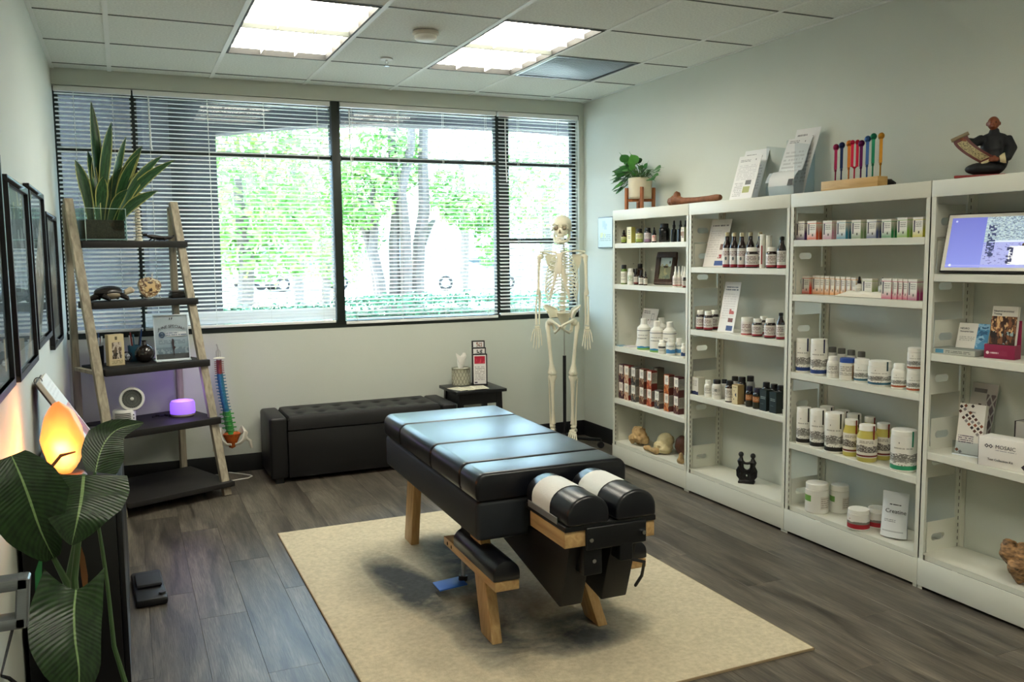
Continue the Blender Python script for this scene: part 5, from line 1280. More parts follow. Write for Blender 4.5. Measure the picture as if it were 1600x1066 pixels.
# stand
MB().tube((0, .075, .10), (0, .075, .70), .0125, n=14).build('pole', M('stand_pole', '#141518', .4), sk)
m = MB(); m.sweep([(0, .075, .70), (0, .075, .93), (0, .055, 1.0)], .0045, 8); m.build('rod', M('hanger_steel', '#b5b2aa', .3, metal=.8), sk)
MB().lathe([(0, .075), (.03, .075), (.028, .11), (.016, .12), (0, .12)], 18).xf(Matrix.Translation((0, .075, 0))).build('hub', blackm, sk)
for k in range(5):
    a = 2*math.pi*k/5+.3; e = Vector((.27*math.cos(a), .075+.27*math.sin(a), .062))
    lg = MB().bar((0, .075, .092), e, .03, .022, (-math.sin(a), math.cos(a), 0)).build('base_leg', blackm, sk, bevel=(.004, 2))
    m = MB().tube(e+Vector((-math.sin(a)*.012, math.cos(a)*.012, -.037)), e-Vector((-math.sin(a)*.012, math.cos(a)*.012, .037)), .025, n=16); m.tube(e+Vector((0, 0, -.037)), e, .008, n=8); m.build('caster', M('caster_black', '#1b1b1d', .5), lg)
# ================================================================ goods on the steel shelves
def pxcol(p):
    d = Vector(p)-CAM; return 800+FPX*d.dot(RGT)/d.dot(FWD)
def shat(px, x, z):                 # on a shelf at height z, x from the wall, in the photo column px
    lo, hi = -4.8, -.3
    for _ in range(44):
        mid = (lo+hi)/2
        if pxcol((x, mid, z)) > px: lo = mid
        else: hi = mid
    return Vector((x, mid, z+.0006))
def ppm(p): d = Vector(p)-CAM; return FPX/d.dot(FWD)      # pixels per metre there
FA = rad(218)                        # labels face the room
def cyl_label(r, z0, z1, span=rad(215), n=18):
    m = MB(); rings = []
    for z in (z0, z1): rings.append([(r*math.cos(FA-span/2+span*k/n), r*math.sin(FA-span/2+span*k/n), z) for k in range(n+1)])
    fs, us = [], []
    for k in range(n):
        fs.append((k, k+1, n+2+k, n+1+k)); a, b = k/n, (k+1)/n; us.append(((a, 0), (b, 0), (b, 1), (a, 1)))
    m.add(rings[0]+rings[1], fs, 0, us); return m
glass_amber = M('amber_glass', '#2a130a', .12, coat=.4); glass_black = M('dark_glass', '#0c0d0e', .12, coat=.4); glass_green = M('green_glass', '#5c7a2a', .15, coat=.4)
white_pl = M('bottle_white', '#eceae0', .4); white_cap = M('cap_white', '#f1efe6', .45); black_cap = M('cap_black', '#141414', .4); gold_cap = M('cap_gold', '#c7bd9b', .35, metal=.3); blue_cap = M('cap_blue', '#2c4f9f', .4)
wine = M('syrup_dark', '#1d0a0c', .12, coat=.5); cream_pl = M('ghee_yellow', '#c6b95c', .3)
def finish(o, label, cat, group): tag(o, label, cat, group); return o
def shape(kind, r, h):
    if kind == 'drop': return [(0, 0), (r, 0), (r, .5*h), (r*.9, .57*h), (r*.42, .62*h), (r*.42, .66*h), (0, .66*h)], [(r*.52, .645*h), (r*.52, .78*h), (r*.34, .8*h), (r*.3, .96*h), (0, h)], (.08*h, .48*h)
    if kind == 'pill': return [(0, 0), (r*.96, 0), (r, .02*h), (r, .68*h), (r*.86, .77*h), (r*.7, .8*h), (0, .8*h)], [(r*.76, .79*h), (r*.76, .97*h), (r*.7, h), (0, h)], (.06*h, .66*h)
    if kind == 'tub': return [(0, 0), (r*.95, 0), (r, .03*h), (r, .78*h), (r*.93, .8*h), (0, .8*h)], [(r*.97, .8*h), (r*.97, .98*h), (r*.92, h), (0, h)], (.04*h, .77*h)
    if kind == 'can': return [(0, 0), (r*.97, 0), (r, .02*h), (r, .86*h), (r*.96, .88*h), (0, .88*h)], [(r*.98, .88*h), (r*.98, .985*h), (r*.94, h), (0, h)], (.03*h, .86*h)
    if kind == 'syrup': return [(0, 0), (r, 0), (r, .56*h), (r*.85, .66*h), (r*.5, .76*h), (r*.45, .9*h), (0, .9*h)], [(r*.52, .88*h), (r*.52, .985*h), (0, h)], (.02*h, .55*h)
    if kind == 'spray': return [(0, 0), (r, 0), (r, .5*h), (r*.6, .58*h), (r*.5, .6*h), (0, .6*h)], [(r*.55, .6*h), (r*.5, .72*h), (r*.3, .76*h), (r*.24, h), (0, h)], (.05*h, .48*h)
    if kind == 'tube': return [(0, 0), (r, 0), (r, .96*h), (r*.9, .97*h), (0, .97*h)], [(r*1.0, .72*h), (r*1.0, .985*h), (r*.9, h), (0, h)], (.05*h, .7*h)
    if kind == 'jug': return [(0, 0), (r, 0), (r, .66*h), (r*.95, .72*h), (r*.55, .8*h), (r*.42, .83*h), (0, .83*h)], [(r*.46, .82*h), (r*.46, .99*h), (r*.42, h), (0, h)], (.02*h, .64*h)
    if kind == 'jar': return [(0, 0), (r*.92, 0), (r, .03*h), (r, .68*h), (r*.8, .8*h), (r*.78, .86*h), (0, .86*h)], [(r*.82, .85*h), (r*.82, .98*h), (r*.78, h), (0, h)], (.12*h, .64*h)
def bottle(kind, px, wpx, hpx, x, z, label, body, cap, lab, name='bottle', cat='bottle', group=None, dz=0):
    p = shat(px, x, z); k = ppm(p); r, h = wpx/2/k, hpx/k
    p.z += dz
    bp_, cp_, lz = shape(kind, r, h)
    o = MB().lathe(bp_, 20).build(name, body, None, loc=p); finish(o, label, cat, group)
    MB().lathe(cp_, 18).build('cap' if kind not in ('tub', 'can', 'jar') else 'lid', cap, o)
    if lab is not None: cyl_label(r*1.012, lz[0], lz[1]).build('label', lab, o)
    return o, h
def carton(px, wpx, hpx, x, z, label, front, side, depth, top=None, name='carton', cat='carton', group=None, dz=0, rz=0):
    # wpx: pixel width of the face towards the room
    p = shat(px, x, z); k = ppm(p); w, h = wpx/k/.62, hpx/k; p.z += dz; d = depth
    m = MB(); m.box(-d/2, d/2, -w/2, w/2, 0, h, 0)
    o = m.build(name, side, None, loc=p); o.rotation_euler = (0, 0, rz); finish(o, label, cat, group)
    e = .0006
    MB().quad([(-d/2-e, w/2, 0.001), (-d/2-e, -w/2, .001), (-d/2-e, -w/2, h-.001), (-d/2-e, w/2, h-.001)]).build('front_panel', front, o)
    if top: MB().quad([(-d/2, -w/2-e, h*.0), (d/2, -w/2-e, 0), (d/2, -w/2-e, h), (-d/2, -w/2-e, h)]).build('side_panel', top, o)
    return o, h, w
def leaner(px, x, z, w, h, label, mat, tilt=14, rz=0, name='flyer', cat='flyer', group=None, roll=0):
    p = shat(px, x, z)
    R_ = Matrix.Rotation(rad(-90)+rz, 4, 'Z') @ Matrix.Rotation(rad(-tilt), 4, 'X') @ Matrix.Rotation(rad(roll), 4, 'Y')
    m = MB().box(-w/2, w/2, 0, .0016, 0, h); m.xf(R_); lo = min(v[2] for v in m.v)
    o = m.build(name, M('card_white', '#e9e6df', .6), None, loc=p-Vector((0, 0, lo))); finish(o, label, cat, group)
    m = MB().quad([(-w/2, -.0005, 0), (w/2, -.0005, 0), (w/2, -.0005, h), (-w/2, -.0005, h)]); m.xf(R_); m.build('printed_page', mat, o)
    return o, R_
XF, XM, XBk = -.205, -.15, -.085      # front, middle and back rows
def std(name, bg='#ece9e0', band=None, band_h=.14, ink='#8c8880', extra=()):
    L_ = [('text', .25, .75, .5, .85, 3, ink), ('text', .2, .8, .25, .45, 3, ink)]
    if band: L_.append(('rect', 0, 1, 0, band_h, band))
    return print_mat(name, bg, L_+list(extra), .5)
def mountain(name, band, bg='#eceae2', ink='#4a4a48', bh=.15):
    return print_mat(name, bg, [('disc', .42, .82, .025, '#6a6a66', 2.2), ('text', .3, .7, .62, .7, 1, '#b5b2a9'), ('hill', .5, .26, 4, '#77756f', .3, 14), ('hill', .36, .1, 8, '#8f8d86', .25, 40), ('noise', 0, 1, .12, .3, 16, .58, '#8f8c84'), ('rect', 0, 1, .025, bh, band)], .45)
# ---- bay nearest the window
z = BAYS[0][0]
bottle('drop', 975, 9, 21, XF, z, 'small amber bottle with a lime label, first on the top shelf by the window', glass_amber, black_cap, std('lab_lime', '#c9d08a', '#8ea040', .5))
carton(986, 8, 25, XF, z, 'tall narrow cream carton between small bottles on the top shelf', std('ct_cream', '#e6e0b8', None), M('ct_yellowgreen', '#b9b257', .6), .03)
bottle('pill', 999, 11, 22, XF, z, 'amber bottle with a green and cream label on the top shelf', glass_amber, black_cap, std('lab_green', '#d8d8a0', '#94a84a', .35))
bottle('pill', 1012, 11, 23, XF, z, 'dark bottle with a pale mauve label on the top shelf', glass_black, black_cap, std('lab_mauve', '#cfc3c6', '#8d7088', .3))
bottle('drop', 1022, 7, 24, XF, z, 'slim dropper bottle with a pink and red label on the top shelf', glass_black, black_cap, std('lab_pink', '#e3c8bd', None, .1, '#a06058', [('disc', .5, .75, .12, '#c03038', 2)]))
bottle('pill', 1038, 17, 29, XM, z, 'large black glass jar on the top shelf by the window', glass_black, black_cap, None, 'jar', 'jar')
for px, lab in ((1053, 'tall black dropper bottle standing alone right of the black jar'), (1063, 'tall black dropper bottle left of the printed carton'), (1071, 'tall black dropper bottle behind the printed carton')): bottle('drop', px, 9, 34, XM+.02, z, lab, glass_black, black_cap, None)
carton(1068.5, 5, 23, XF, z, 'small printed carton with a photo at the end of the top shelf', std('ct_photo', '#e2dcc8', None, extra=[('noise', 0, 1, .25, .7, 4, .45, '#8d6a4a')]), M('ct_olive', '#7d7f55', .6), .02)
z = BAYS[0][1]
bottle('pill', 975, 10, 30, XF, z, 'green glass bottle with a white label on the second shelf', glass_green, black_cap, std('lab_w1', '#e6e4d4'))
bottle('pill', 985.5, 10, 25, XF, z, 'white plastic bottle with a green ring logo on the second shelf', white_pl, white_cap, std('lab_ring', '#ecebe2', None, .1, '#7d9a6a', [('disc', .5, .55, .14, '#6d9a62', 1.5), ('disc', .5, .55, .1, '#ecebe2', 1.5)]))
bottle('drop', 994, 8, 26, XF, z, 'amber dropper bottle with a white label left of the dark frame', glass_amber, black_cap, std('lab_w2', '#ddd6cc', '#7d4038', .2))
bottle('drop', 1002, 8, 24, XF, z, 'small dropper bottle with a white label, second from the dark frame', glass_amber, black_cap, std('lab_w3', '#e2ddd2'))
bottle('drop', 1008.5, 6, 22, XF, z, 'smallest dropper bottle right beside the dark frame', glass_amber, black_cap, std('lab_w4', '#d8d2c6'))
for px, lab in ((988, 'dark bottle in the back row behind the white bottle'), (1000, 'dark bottle in the back row behind the small droppers')): bottle('pill', px, 10, 31, XBk, z, lab, glass_amber, black_cap, None)
p = shat(1037, -.10, z); k = ppm(p)
t = thing('picture_frame', 'dark wood picture frame with a small landscape on the second shelf', 'picture frame', p+Vector((0, 0, .003)), rad(-70))
fw, fh, fb_ = .077, .215, .03
TM = Matrix.Rotation(rad(-12), 4, 'X')
wd = wood('frame_walnut', '#33241c', '#4d382c', (20, 4, 4))
m = MB(); m.box(-fw, fw, -.01, .008, 0, fb_*1.2); m.box(-fw, fw, -.01, .008, fh-fb_*1.2, fh); m.box(-fw, -fw+fb_, -.01, .008, fb_*1.2, fh-fb_*1.2); m.box(fw-fb_, fw, -.01, .008, fb_*1.2, fh-fb_*1.2); m.xf(TM); m.build('frame', wd, t, bevel=(.003, 1))
m = MB(); m.quad([(-fw+fb_, 0, fb_*1.2), (fw-fb_, 0, fb_*1.2), (fw-fb_, 0, fh-fb_*1.2), (-fw+fb_, 0, fh-fb_*1.2)]); m.xf(TM); m.build('landscape_print', print_mat('landscape', '#c3d4d2', [('hill', .62, .5, 3, '#8f9474', 0), ('noise', .1, .8, .2, .7, 5, .52, '#b5ae80'), ('noise', 0, 1, 0, .3, 6, .55, '#6d7a68'), ('disc', .8, .78, .07, '#5a6670')]), t)
m = MB(); m.bar((0, .02, .12), (0, .075, .001), .03, .003); m.build('strut', wd, t)
for px, x, lab in ((1055, XF, 'white spray bottle right beside the dark picture frame'), (1060.5, XF+.02, 'white spray bottle second from the dark picture frame'), (1066, XM+.02, 'white spray bottle in the back behind the others'), (1069.5, XF+.03, 'white spray bottle at the end of the second shelf')):
    bottle('spray', px, 8, 32, x, z, lab, white_pl, white_cap, std('lab_spray', '#e6ddd8', '#b0605c', .12), 'spray_bottle', 'spray bottle')
bottle('pill', 1069.5, 6, 16, -.225, z, 'tiny amber bottle with a white label in front of the spray bottles', glass_amber, black_cap, std('lab_w5', '#e0dad2', '#8d3a38', .2))
z = BAYS[0][2]
fly1 = print_mat('flyer_pink', '#e6e3e0', [('text', .08, .5, .86, .95, 2, '#6d6a6c'), ('rect', .62, .8, .7, .88, '#b9b9ba'), ('rect', .65, .77, .73, .85, '#e6e3e0'), ('text', .08, .9, .12, .6, 11, '#d2cecf'), ('noise', .45, .62, .62, .72, 4, .4, '#8a4050')])
leaner(1004, -.125, z, .16, .27, 'white product flyer behind the big white bottles', fly1, 16, rad(6))
sw_ = print_mat('lab_wave', '#edebe3', [('text', .3, .7, .55, .62, 1, '#6b6b6b'), ('text', .3, .75, .72, .78, 1, '#8d8d8d'), ('hill', .16, .14, 3, '#2f86b8', .0), ('hill', .1, .12, 4, '#7fb45a', 0), ('rect', 0, 1, .97, 1, '#33425a')])
for px, x, lab in ((1006, XF+.005, 'big white bottle with a blue wave label, left of the group'), (1033, XBk+.015, 'big white bottle standing behind the others'), (1046, XM-.01, 'big white bottle with a blue wave label, right of the group'), (1026, XF+.0, 'big white bottle with a blue wave label, nearest the shelf edge')):
    bottle('jug', px, 21, 49, x, z, lab, white_pl, white_cap, sw_)
bl_ = print_mat('lab_blue_hill', '#eae9e2', [('hill', .5, .4, 4, '#4f8fc4', .12), ('text', .2, .8, .75, .9, 2, '#6d7d8c')])
bottle('pill', 1034.5, 12, 22, -.222, z, 'small white bottle with a black label bar in front of the big bottles', white_pl, white_cap, std('lab_bar', '#e9e7de', None, extra=[('rect', .15, .85, .62, .8, '#2a2c38')]))
bottle('pill', 1048, 14, 26, -.218, z, 'white pill bottle with a blue hills label on the third shelf', white_pl, white_cap, bl_)
bottle('pill', 1061, 12, 26, XM-.01, z, 'white pill bottle with blue hills, behind its twin on the third shelf', white_pl, white_cap, bl_)
bottle('pill', 1068.5, 9, 23, -.224, z, 'white pill bottle with a navy hills label at the end of the third shelf', white_pl, white_cap, print_mat('lab_navy_hill', '#eae9e2', [('hill', .5, .4, 4, '#33507f', .12)]))
for k, (px, lab, c) in enumerate(((970, 'blue pamphlet lying flat at the left end of the third shelf', '#8fb0c0'), (984, 'pale pamphlet lying flat under the white flyer', '#d9d4d6'))):
    p = shat(px, -.2+.025*k, z); o = MB().box(-.03, .03, -.05, .05, 0, .004).build('pamphlet', M('pamphlet_%d' % k, c, .6), None, loc=p); o.rotation_euler = (0, 0, rad(-12+20*k)); tag(o, lab, 'pamphlet')
# two layers of spice cartons
z = BAYS[0][3]
spc = [(973.8, '#3c2130', '#57303a', 'dark purple'), (982.5, '#c9a98d', '#8d2f2b', 'cream and red'), (993, '#24242a', '#6d6d68', 'black and white'), (1006, '#5d3a26', '#6e3b2c', 'brown'), (1018, '#b4532a', '#7a2a22', 'orange red'), (1030, '#2b2b38', '#5a4a48', 'dark navy'), (1045, '#c46a26', '#6b2f26', 'bright orange'), (1060, '#4a2222', '#5b2a2a', 'dark red')]
for i, (px, fc, sc, nm) in enumerate(spc):
    fr_ = print_mat('spice_%d' % i, fc, [('noise', 0, 1, 0, .5, 3.5, .52, sc), ('noise', 0, 1, 0, .45, 6, .58, '#d8b48c'), ('rect', .1, .92, .46, .97, '#ebe6da'), ('text', .28, .78, .6, .85, 3, '#8b8480')])
    sd_ = print_mat('spice_side_%d' % i, '#a8a294', [('text', .1, .9, .4, .85, 6, '#77716a'), ('rect', 0, 1, 0, .3, sc), ('rect', 0, 1, .9, 1, sc)])
    dz = 0
    for lay in (0, 1):
        if lay and nm == 'dark navy': continue
        o, h, w_ = carton(px+.4, 8.3, 26.5+i*.35, XF+.012, z, '%s printed carton, %s layer of the two-high row' % (nm, 'upper' if lay else 'lower'), fr_, M('spice_edge_%d' % i, sc, .6), .042, sd_, group='two-high row of printed cartons', dz=dz)
        dz += h+.0008
p_, = (0,)
carton(1029, 7.6, 27, XBk+.01, z, 'grey sided carton standing in the back behind the upper layer gap', print_mat('spice_8', '#6d675c', [('rect', .2, .8, .5, .95, '#cfc9bc')]), M('spice_edge_8', '#77705f', .6), .05, dz=.12)
bx_ = shat(1029, XBk+.01, z); k = ppm(bx_); o = MB().box(-.03, .03, -.03, .03, 0, .119).build('carton', M('spice_edge_8', '#77705f', .6), None, loc=bx_); tag(o, 'grey carton carrying another in the back row', 'carton')
# bones on the base shelf
z = BAYS[0][4]
bone_tan = M('old_bone_tan', '#b99a6b', .7, var=.35, vscale=22, bump=.4, bscale=40); bone_pale = M('old_bone_pale', '#c9bb92', .7, var=.2, vscale=18, bump=.3, bscale=40)
def fuse(mb, voxel, name, mat, parent=None, loc=None, smooth=60):
    o = mb.build(name, mat, None); md = o.modifiers.new('fuse', 'REMESH'); md.mode = 'VOXEL'; md.voxel_size = voxel
    dg = bpy.context.evaluated_depsgraph_get(); me = bpy.data.meshes.new_from_object(o.evaluated_get(dg)); bpy.data.objects.remove(o)
    me.name = name; me.materials.clear(); me.materials.append(mat); me.shade_smooth(); me.set_sharp_from_angle(angle=rad(smooth))
    if parent is None:
        lo_ = min(v.co.z for v in me.vertices)
        for v in me.vertices: v.co.z -= lo_
    return link(name, me, parent, loc)
def lump(seed, amp=.25): 
    return lambda d: 1+amp*mnoise.noise(d*2.2+Vector((seed, seed*.7, 3)))+amp*.5*mnoise.noise(d*5+Vector((seed, 1, 2)))
p = shat(999, -.16, z); m = MB(); m.ball((0, 0, .055), (.045, .06, .06), 22, 16, f=lump(1, .4)); m.ball((-.03, .03, .03), (.03, .035, .032), 14, 10, f=lump(2, .4)); m.ball((.015, -.045, .03), (.03, .03, .031), 14, 10, f=lump(3, .4))
o = fuse(m, .005, 'bone_specimen', bone_tan, None, p+Vector((0, 0, .0))); tag(o, 'rough tan bone specimen leaning at the left of the base shelf', 'bone')
p = shat(1040, -.12, z); m = MB(); m.ball((0, 0, .075), (.055, .062, .05), 20, 14, f=lump(4, .15)); m.ball((-.05, 0, .045), (.035, .045, .03), 14, 10, f=lump(5, .3)); m.ball((-.03, -.05, .03), (.05, .03, .03), 14, 10, f=lump(6, .4)); m.ball((.0, .02, .03), (.04, .05, .032), 12, 10, f=lump(7, .3))
o = fuse(m, .005, 'animal_skull', bone_pale, None, p); tag(o, 'pale domed animal skull in the middle of the base shelf', 'skull')
p = shat(1017, -.21, z); m = MB(); m.sweep([(-.01, .06, .018), (0, .03, .022), (.0, 0, .016), (-.005, -.03, .02), (0, -.065, .018)], [.016, .02, .012, .017, .022], 10); m.ball((0, -.065, .02), (.024, .02, .02), 12, 8, f=lump(9)); o = fuse(m, .004, 'jaw_bone', bone_tan, None, p); tag(o, 'flat brown jaw bone lying before the pale skull', 'bone')
p = shat(1066, -.075, z); o = MB().ball((0, 0, .066), (.045, .05, .064), 20, 14, f=lump(11, .08)).build('wooden_bowl', wood('dark_burl', '#4d2a18', '#6b3d25', (6, 6, 6)), None, loc=p); tag(o, 'round dark brown wooden lump behind the bones', 'ornament')
p = shat(1064, -.215, z); m = MB(); m.sweep([(0, .02, .02), (0, 0, .035), (0, -.02, .02)], [.018, .024, .014], 10); m.ball((0, .0, .05), (.016, .018, .03), 12, 8, f=lump(13, .3)); o = fuse(m, .004, 'vertebra_bone', bone_tan, None, p); tag(o, 'small tan vertebra bone at the right end of the base shelf', 'bone')

# ---- second bay
z = BAYS[1][0]
flyA = print_mat('flyer_aqua', '#e4e0dc', [('text', .1, .9, .84, .9, 1, '#8e8a8a'), ('disc', .55, .87, .02, '#3a3a44', 1.4), ('text', .08, .6, .2, .78, 12, '#d0cbc8'), ('noise', .68, .85, .36, .48, 3, .42, '#7a5a52'), ('noise', .66, .84, .18, .26, 4, .42, '#a33a3c'), ('rect', .55, .98, .03, .13, '#3a5591')])
leaner(1113, -.168, z, .165, .285, 'white product flyer with a navy box leaning left of the tall bottles', flyA, 15, rad(6), roll=0)
red = '#8f1d2b'
ls_ = print_mat('lab_syrup', '#e2ddd9', [('text', .2, .8, .6, .85, 3, '#6f4448'), ('disc', .5, .45, .1, '#5d6a70', 1.6), ('rect', 0, 1, 0, .14, red)])
lj_ = std('lab_jar_red', '#e0dbd6', red, .16, '#6f5050')
for px, x, lab in ((1135.5, XF-.01, 'tall dark syrup bottle, first of the row beside the navy-boxed flyer'), (1146.5, XF-.01, 'tall dark syrup bottle, second of the row beside the flyer'), (1158.5, XF-.012, 'tall dark syrup bottle, third of the row beside the flyer'), (1172, XBk-.02, 'tall dark syrup bottle standing behind the short jar'), (1187, XBk, 'tall dark syrup bottle half hidden behind the white tube')):
    bottle('syrup', px, 13, 55, x, z, lab, wine, gold_cap, ls_)
bottle('pill', 1174.5, 20, 32, XF, z, 'short dark supplement jar before the tall syrup bottles', wine, white_cap, lj_, 'jar', 'jar')
bottle('tube', 1191, 9, 52, XF+.01, z, 'slim white pump tube with a red stripe, the nearer one', white_pl, white_cap, print_mat('lab_tube', '#ebe8e0', [('rect', .42, .55, .1, .95, '#a63a35')]), 'pump_tube', 'tube')
bottle('tube', 1201, 9, 50, XM+.02, z, 'slim plain white pump tube, the farther one', white_pl, white_cap, None, 'pump_tube', 'tube')
bottle('pill', 1205.5, 17, 33, XF, z, 'short dark supplement jar right of the white tubes', wine, white_cap, lj_, 'jar', 'jar')
bottle('syrup', 1221, 14, 50, XF+.01, z, 'tall black-capped bottle at the right end of the syrup shelf', wine, black_cap, print_mat('lab_tall_red', '#e4dfda', [('text', .2, .8, .35, .9, 6, '#7d6d6d'), ('rect', 0, 1, 0, .16, '#a3222f')]))
z = BAYS[1][1]
for px, x, lab in ((1094.5, XF, 'white-capped dark jar at the left end under the syrup shelf'), (1116, XM+.02, 'white-capped dark jar nearest the leaning flyer'), (1106.5, XF+.005, 'white-capped dark jar between its two twins')): bottle('pill', px, 14, 30, x, z, lab, wine, white_cap, lj_, 'jar', 'jar')
leaner(1133, -.185, z, .125, .29, 'narrow white flyer with two red fruit pictures between the jars', print_mat('flyer_fruit', '#e8e6e2', [('text', .1, .9, .82, .92, 2, '#7c848c'), ('text', .08, .85, .25, .78, 11, '#d8d5d2'), ('noise', .55, .85, .36, .46, 3, .4, '#b35a55'), ('noise', .55, .85, .2, .28, 4, .4, '#7d4a40'), ('rect', .5, .9, .03, .13, '#3d4f7f')]), 12, rad(6), roll=0)
bottle('tub', 1167, 18, 28, XF+.005, z, 'white-bodied jar with a red foot right of the fruit flyer', white_pl, white_cap, std('lab_white_red', '#e4dcd6', '#b03038', .1, '#8d6a6a'), 'jar', 'jar')
for px, x, w_, h_, lab in ((1183, XF, 16, 28, 'short dark jar, second right of the fruit flyer'), (1193, XBk, 15, 28, 'dark jar in the back row right of the fruit flyer'), (1203, XF, 18, 31, 'larger dark jar, third right of the fruit flyer')): bottle('pill', px, w_, h_, x, z, lab, wine, white_cap, lj_, 'jar', 'jar')
bottle('syrup', 1219.5, 13, 42, XF+.005, z, 'dark bottle with black cap at the right end under the syrup shelf', wine, black_cap, lj_)
z = BAYS[1][2]
carton(1091, 11, 27, XF, z, 'white carton with a navy hills band at the left end', print_mat('ct_navyhill', '#e2e0d8', [('hill', .2, .18, 3, '#27345c', 0), ('text', .15, .8, .5, .85, 4, '#a9a8a0')]), M('ct_side_cream', '#cfcbb9', .6), .05)
bottle('pill', 1106.5, 12, 26, XF, z, 'small plain white pill bottle beside the navy hills carton', white_pl, white_cap, std('lab_plain', '#e6e3da'))
bottle('pill', 1120, 15, 30, XF, z, 'white pill bottle with a dark cap and butterfly mark', white_pl, black_cap, std('lab_butterfly', '#e6e3da', None, .1, '#a19d94', [('disc', .5, .68, .1, '#8d8d88', 1.2)]))
bottle('pill', 1131.5, 11, 29, XM, z, 'white pill bottle half hidden behind the dark bottle', white_pl, black_cap, None)
bottle('pill', 1140, 14, 33, XF, z, 'dark brown pill bottle with a white label', glass_amber, black_cap, std('lab_wb', '#e2ded6'))
bottle('pill', 1148, 13, 33, XBk, z, 'dark capped pale bottle in the back row', M('pale_grey_pl', '#b5b6b0', .4), black_cap, None)
bottle('pill', 1159, 14, 38, XM+.02, z, 'dark bottle standing behind the berry carton', glass_black, black_cap, None); bottle('pill', 1172, 14, 40, XBk-.01, z, 'grey bottle in the back row behind the orange labels', M('pale_grey_pl2', '#8f918c', .4), black_cap, None)
carton(1153, 8.5, 30, XF, z, 'cream carton with dark berries printed on it', print_mat('ct_berry', '#d8c9a0', [('noise', 0, 1, .2, .7, 3.2, .56, '#26324a'), ('text', .15, .8, .84, .93, 1, '#8d8468')]), M('ct_side_tan', '#a58c5c', .6), .045)
for px, w_, lab in ((1171, 12, 'dark jar with an orange label, the left one'), (1183.5, 15, 'dark jar with an orange label, the right one')): bottle('pill', px, w_, 32, XF, z, lab, glass_black, M('cap_navy', '#1d1c33', .4), print_mat('lab_orange', '#2a2b1c', [('rect', 0, 1, .45, .9, '#a2602f'), ('text', .2, .8, .55, .85, 3, '#d9b48c')]), 'jar', 'jar')
dkc = print_mat('ct_darkteal', '#1b2a2c', [('text', .15, .85, .55, .7, 2, '#8fa09c'), ('text', .15, .6, .3, .35, 1, '#5d6f6c')])
for px, lab in ((1196.5, 'dark teal carton, the left of the pair at the shelf end'), (1212, 'dark teal carton, the right of the pair at the shelf end')): carton(px, 9.5, 33, XF, z, lab, dkc, M('ct_darkteal_side', '#17211f', .5), .042)
for px, lab in ((1197, 'black-capped dark bottle behind the left teal carton'), (1209, 'black-capped dark bottle behind between the teal cartons'), (1220, 'black-capped dark bottle behind the right teal carton')): bottle('pill', px, 14, 36, XBk-.01, z, lab, glass_black, black_cap, None)
# carved couple
z = BAYS[1][3]
p = shat(1166.5, -.14, z); k = ppm(p)
m = MB(); e_ = .0
Rm = Matrix.Rotation(rad(-48), 4, 'Z')
for s, tz in ((-1, .175), (1, .17)):
    m.ball((s*.033, 0, tz-.012), .0155, 14, 10)
    m.sweep([(s*.031, 0, tz-.028), (s*.036, 0, tz-.05), (s*.03, 0, .09), (s*.02, 0, .06), (s*.028, 0, .03), (s*.01, 0, .012)], [.009, .019, .014, .017, .015, .012], 10)
    m.sweep([(s*.036, -.004, tz-.042), (s*.008, -.012, .115), (-s*.022, -.006, tz-.055)], [.009, .008, .007], 8)
    m.sweep([(s*.036, .006, .1), (s*.052, 0, .07), (s*.05, 0, .04), (s*.026, 0, .012)], [.008, .0085, .009, .01], 8)
    m.sweep([(0, 0, .075), (s*.016, .0, .045), (s*.004, 0, .01)], [.013, .012, .012], 8)
m.box(-.045, .045, -.025, .025, 0, .012); m.xf(Rm)
o = fuse(m, .0035, 'carved_figurine', M('ebony_carving', '#0d0c0c', .28), None, p); tag(o, 'black carved figurine of an embracing couple on the base shelf', 'figurine')

# ---- third bay
z = BAYS[2][0]
TEA = [(1254.5, '#4a2a66', 'purple'), (1272.5, '#d6532a', 'orange'), (1297, '#c48aa0', 'pink'), (1318.5, '#2b88a6', 'teal'), (1342, '#7d9a6c', 'sage green'), (1366, '#3b4a7c', 'navy'), (1389.5, '#2c8a4c', 'emerald green'), (1414, '#7fae3c', 'lime green'), (1438.5, '#cfc640', 'yellow')]
def tea(px, c, nm, z, x, label, wpx=13, hpx=28, group=None, dep=.038):
    fr_ = print_mat('tea_f_'+nm, '#e8e5dc', [('grad', .4, -.05, c), ('rect', .1, .24, .25, .85, '#4a4650'), ('text', .3, .9, .5, .8, 3, '#9d9a94'), ('disc', .62, .24, .07, '#4a4a3c'), ('rect', 0, 1, .86, .885, c)])
    sd_ = print_mat('tea_s_'+nm, '#c9c4b4', [('grad', .8, .35, c), ('rect', .42, .52, 0, .86, '#b5b09f'), ('rect', 0, 1, .85, .885, c)])
    return carton(px, wpx*.8, hpx, x, z, label, fr_, M('tea_top', '#e6e2d6', .6), dep, sd_, group=group)
for px, c, nm in TEA: tea(px, c, nm, z, XF-.005, '%s and white carton in the rainbow row on the top shelf' % nm, 14.5, 29 if px < 1400 else 31, 'rainbow row of cartons')
z = BAYS[2][1]
tea(1263, '#d33f24', 'red', z, XM-.01, 'red and white carton at the left of the orange cartons', 12, 28)
for k in range(8): tea(1279+k*8.3, '#d98a2e', 'amber', z, XM+.005+.002*k, 'amber carton, %s of the amber row behind the cloth' % ('first', 'second', 'third', 'fourth', 'fifth', 'sixth', 'seventh', 'eighth')[k], 12.5 if k == 0 else 7.0, 29, 'amber cartons behind the cloth', .034)
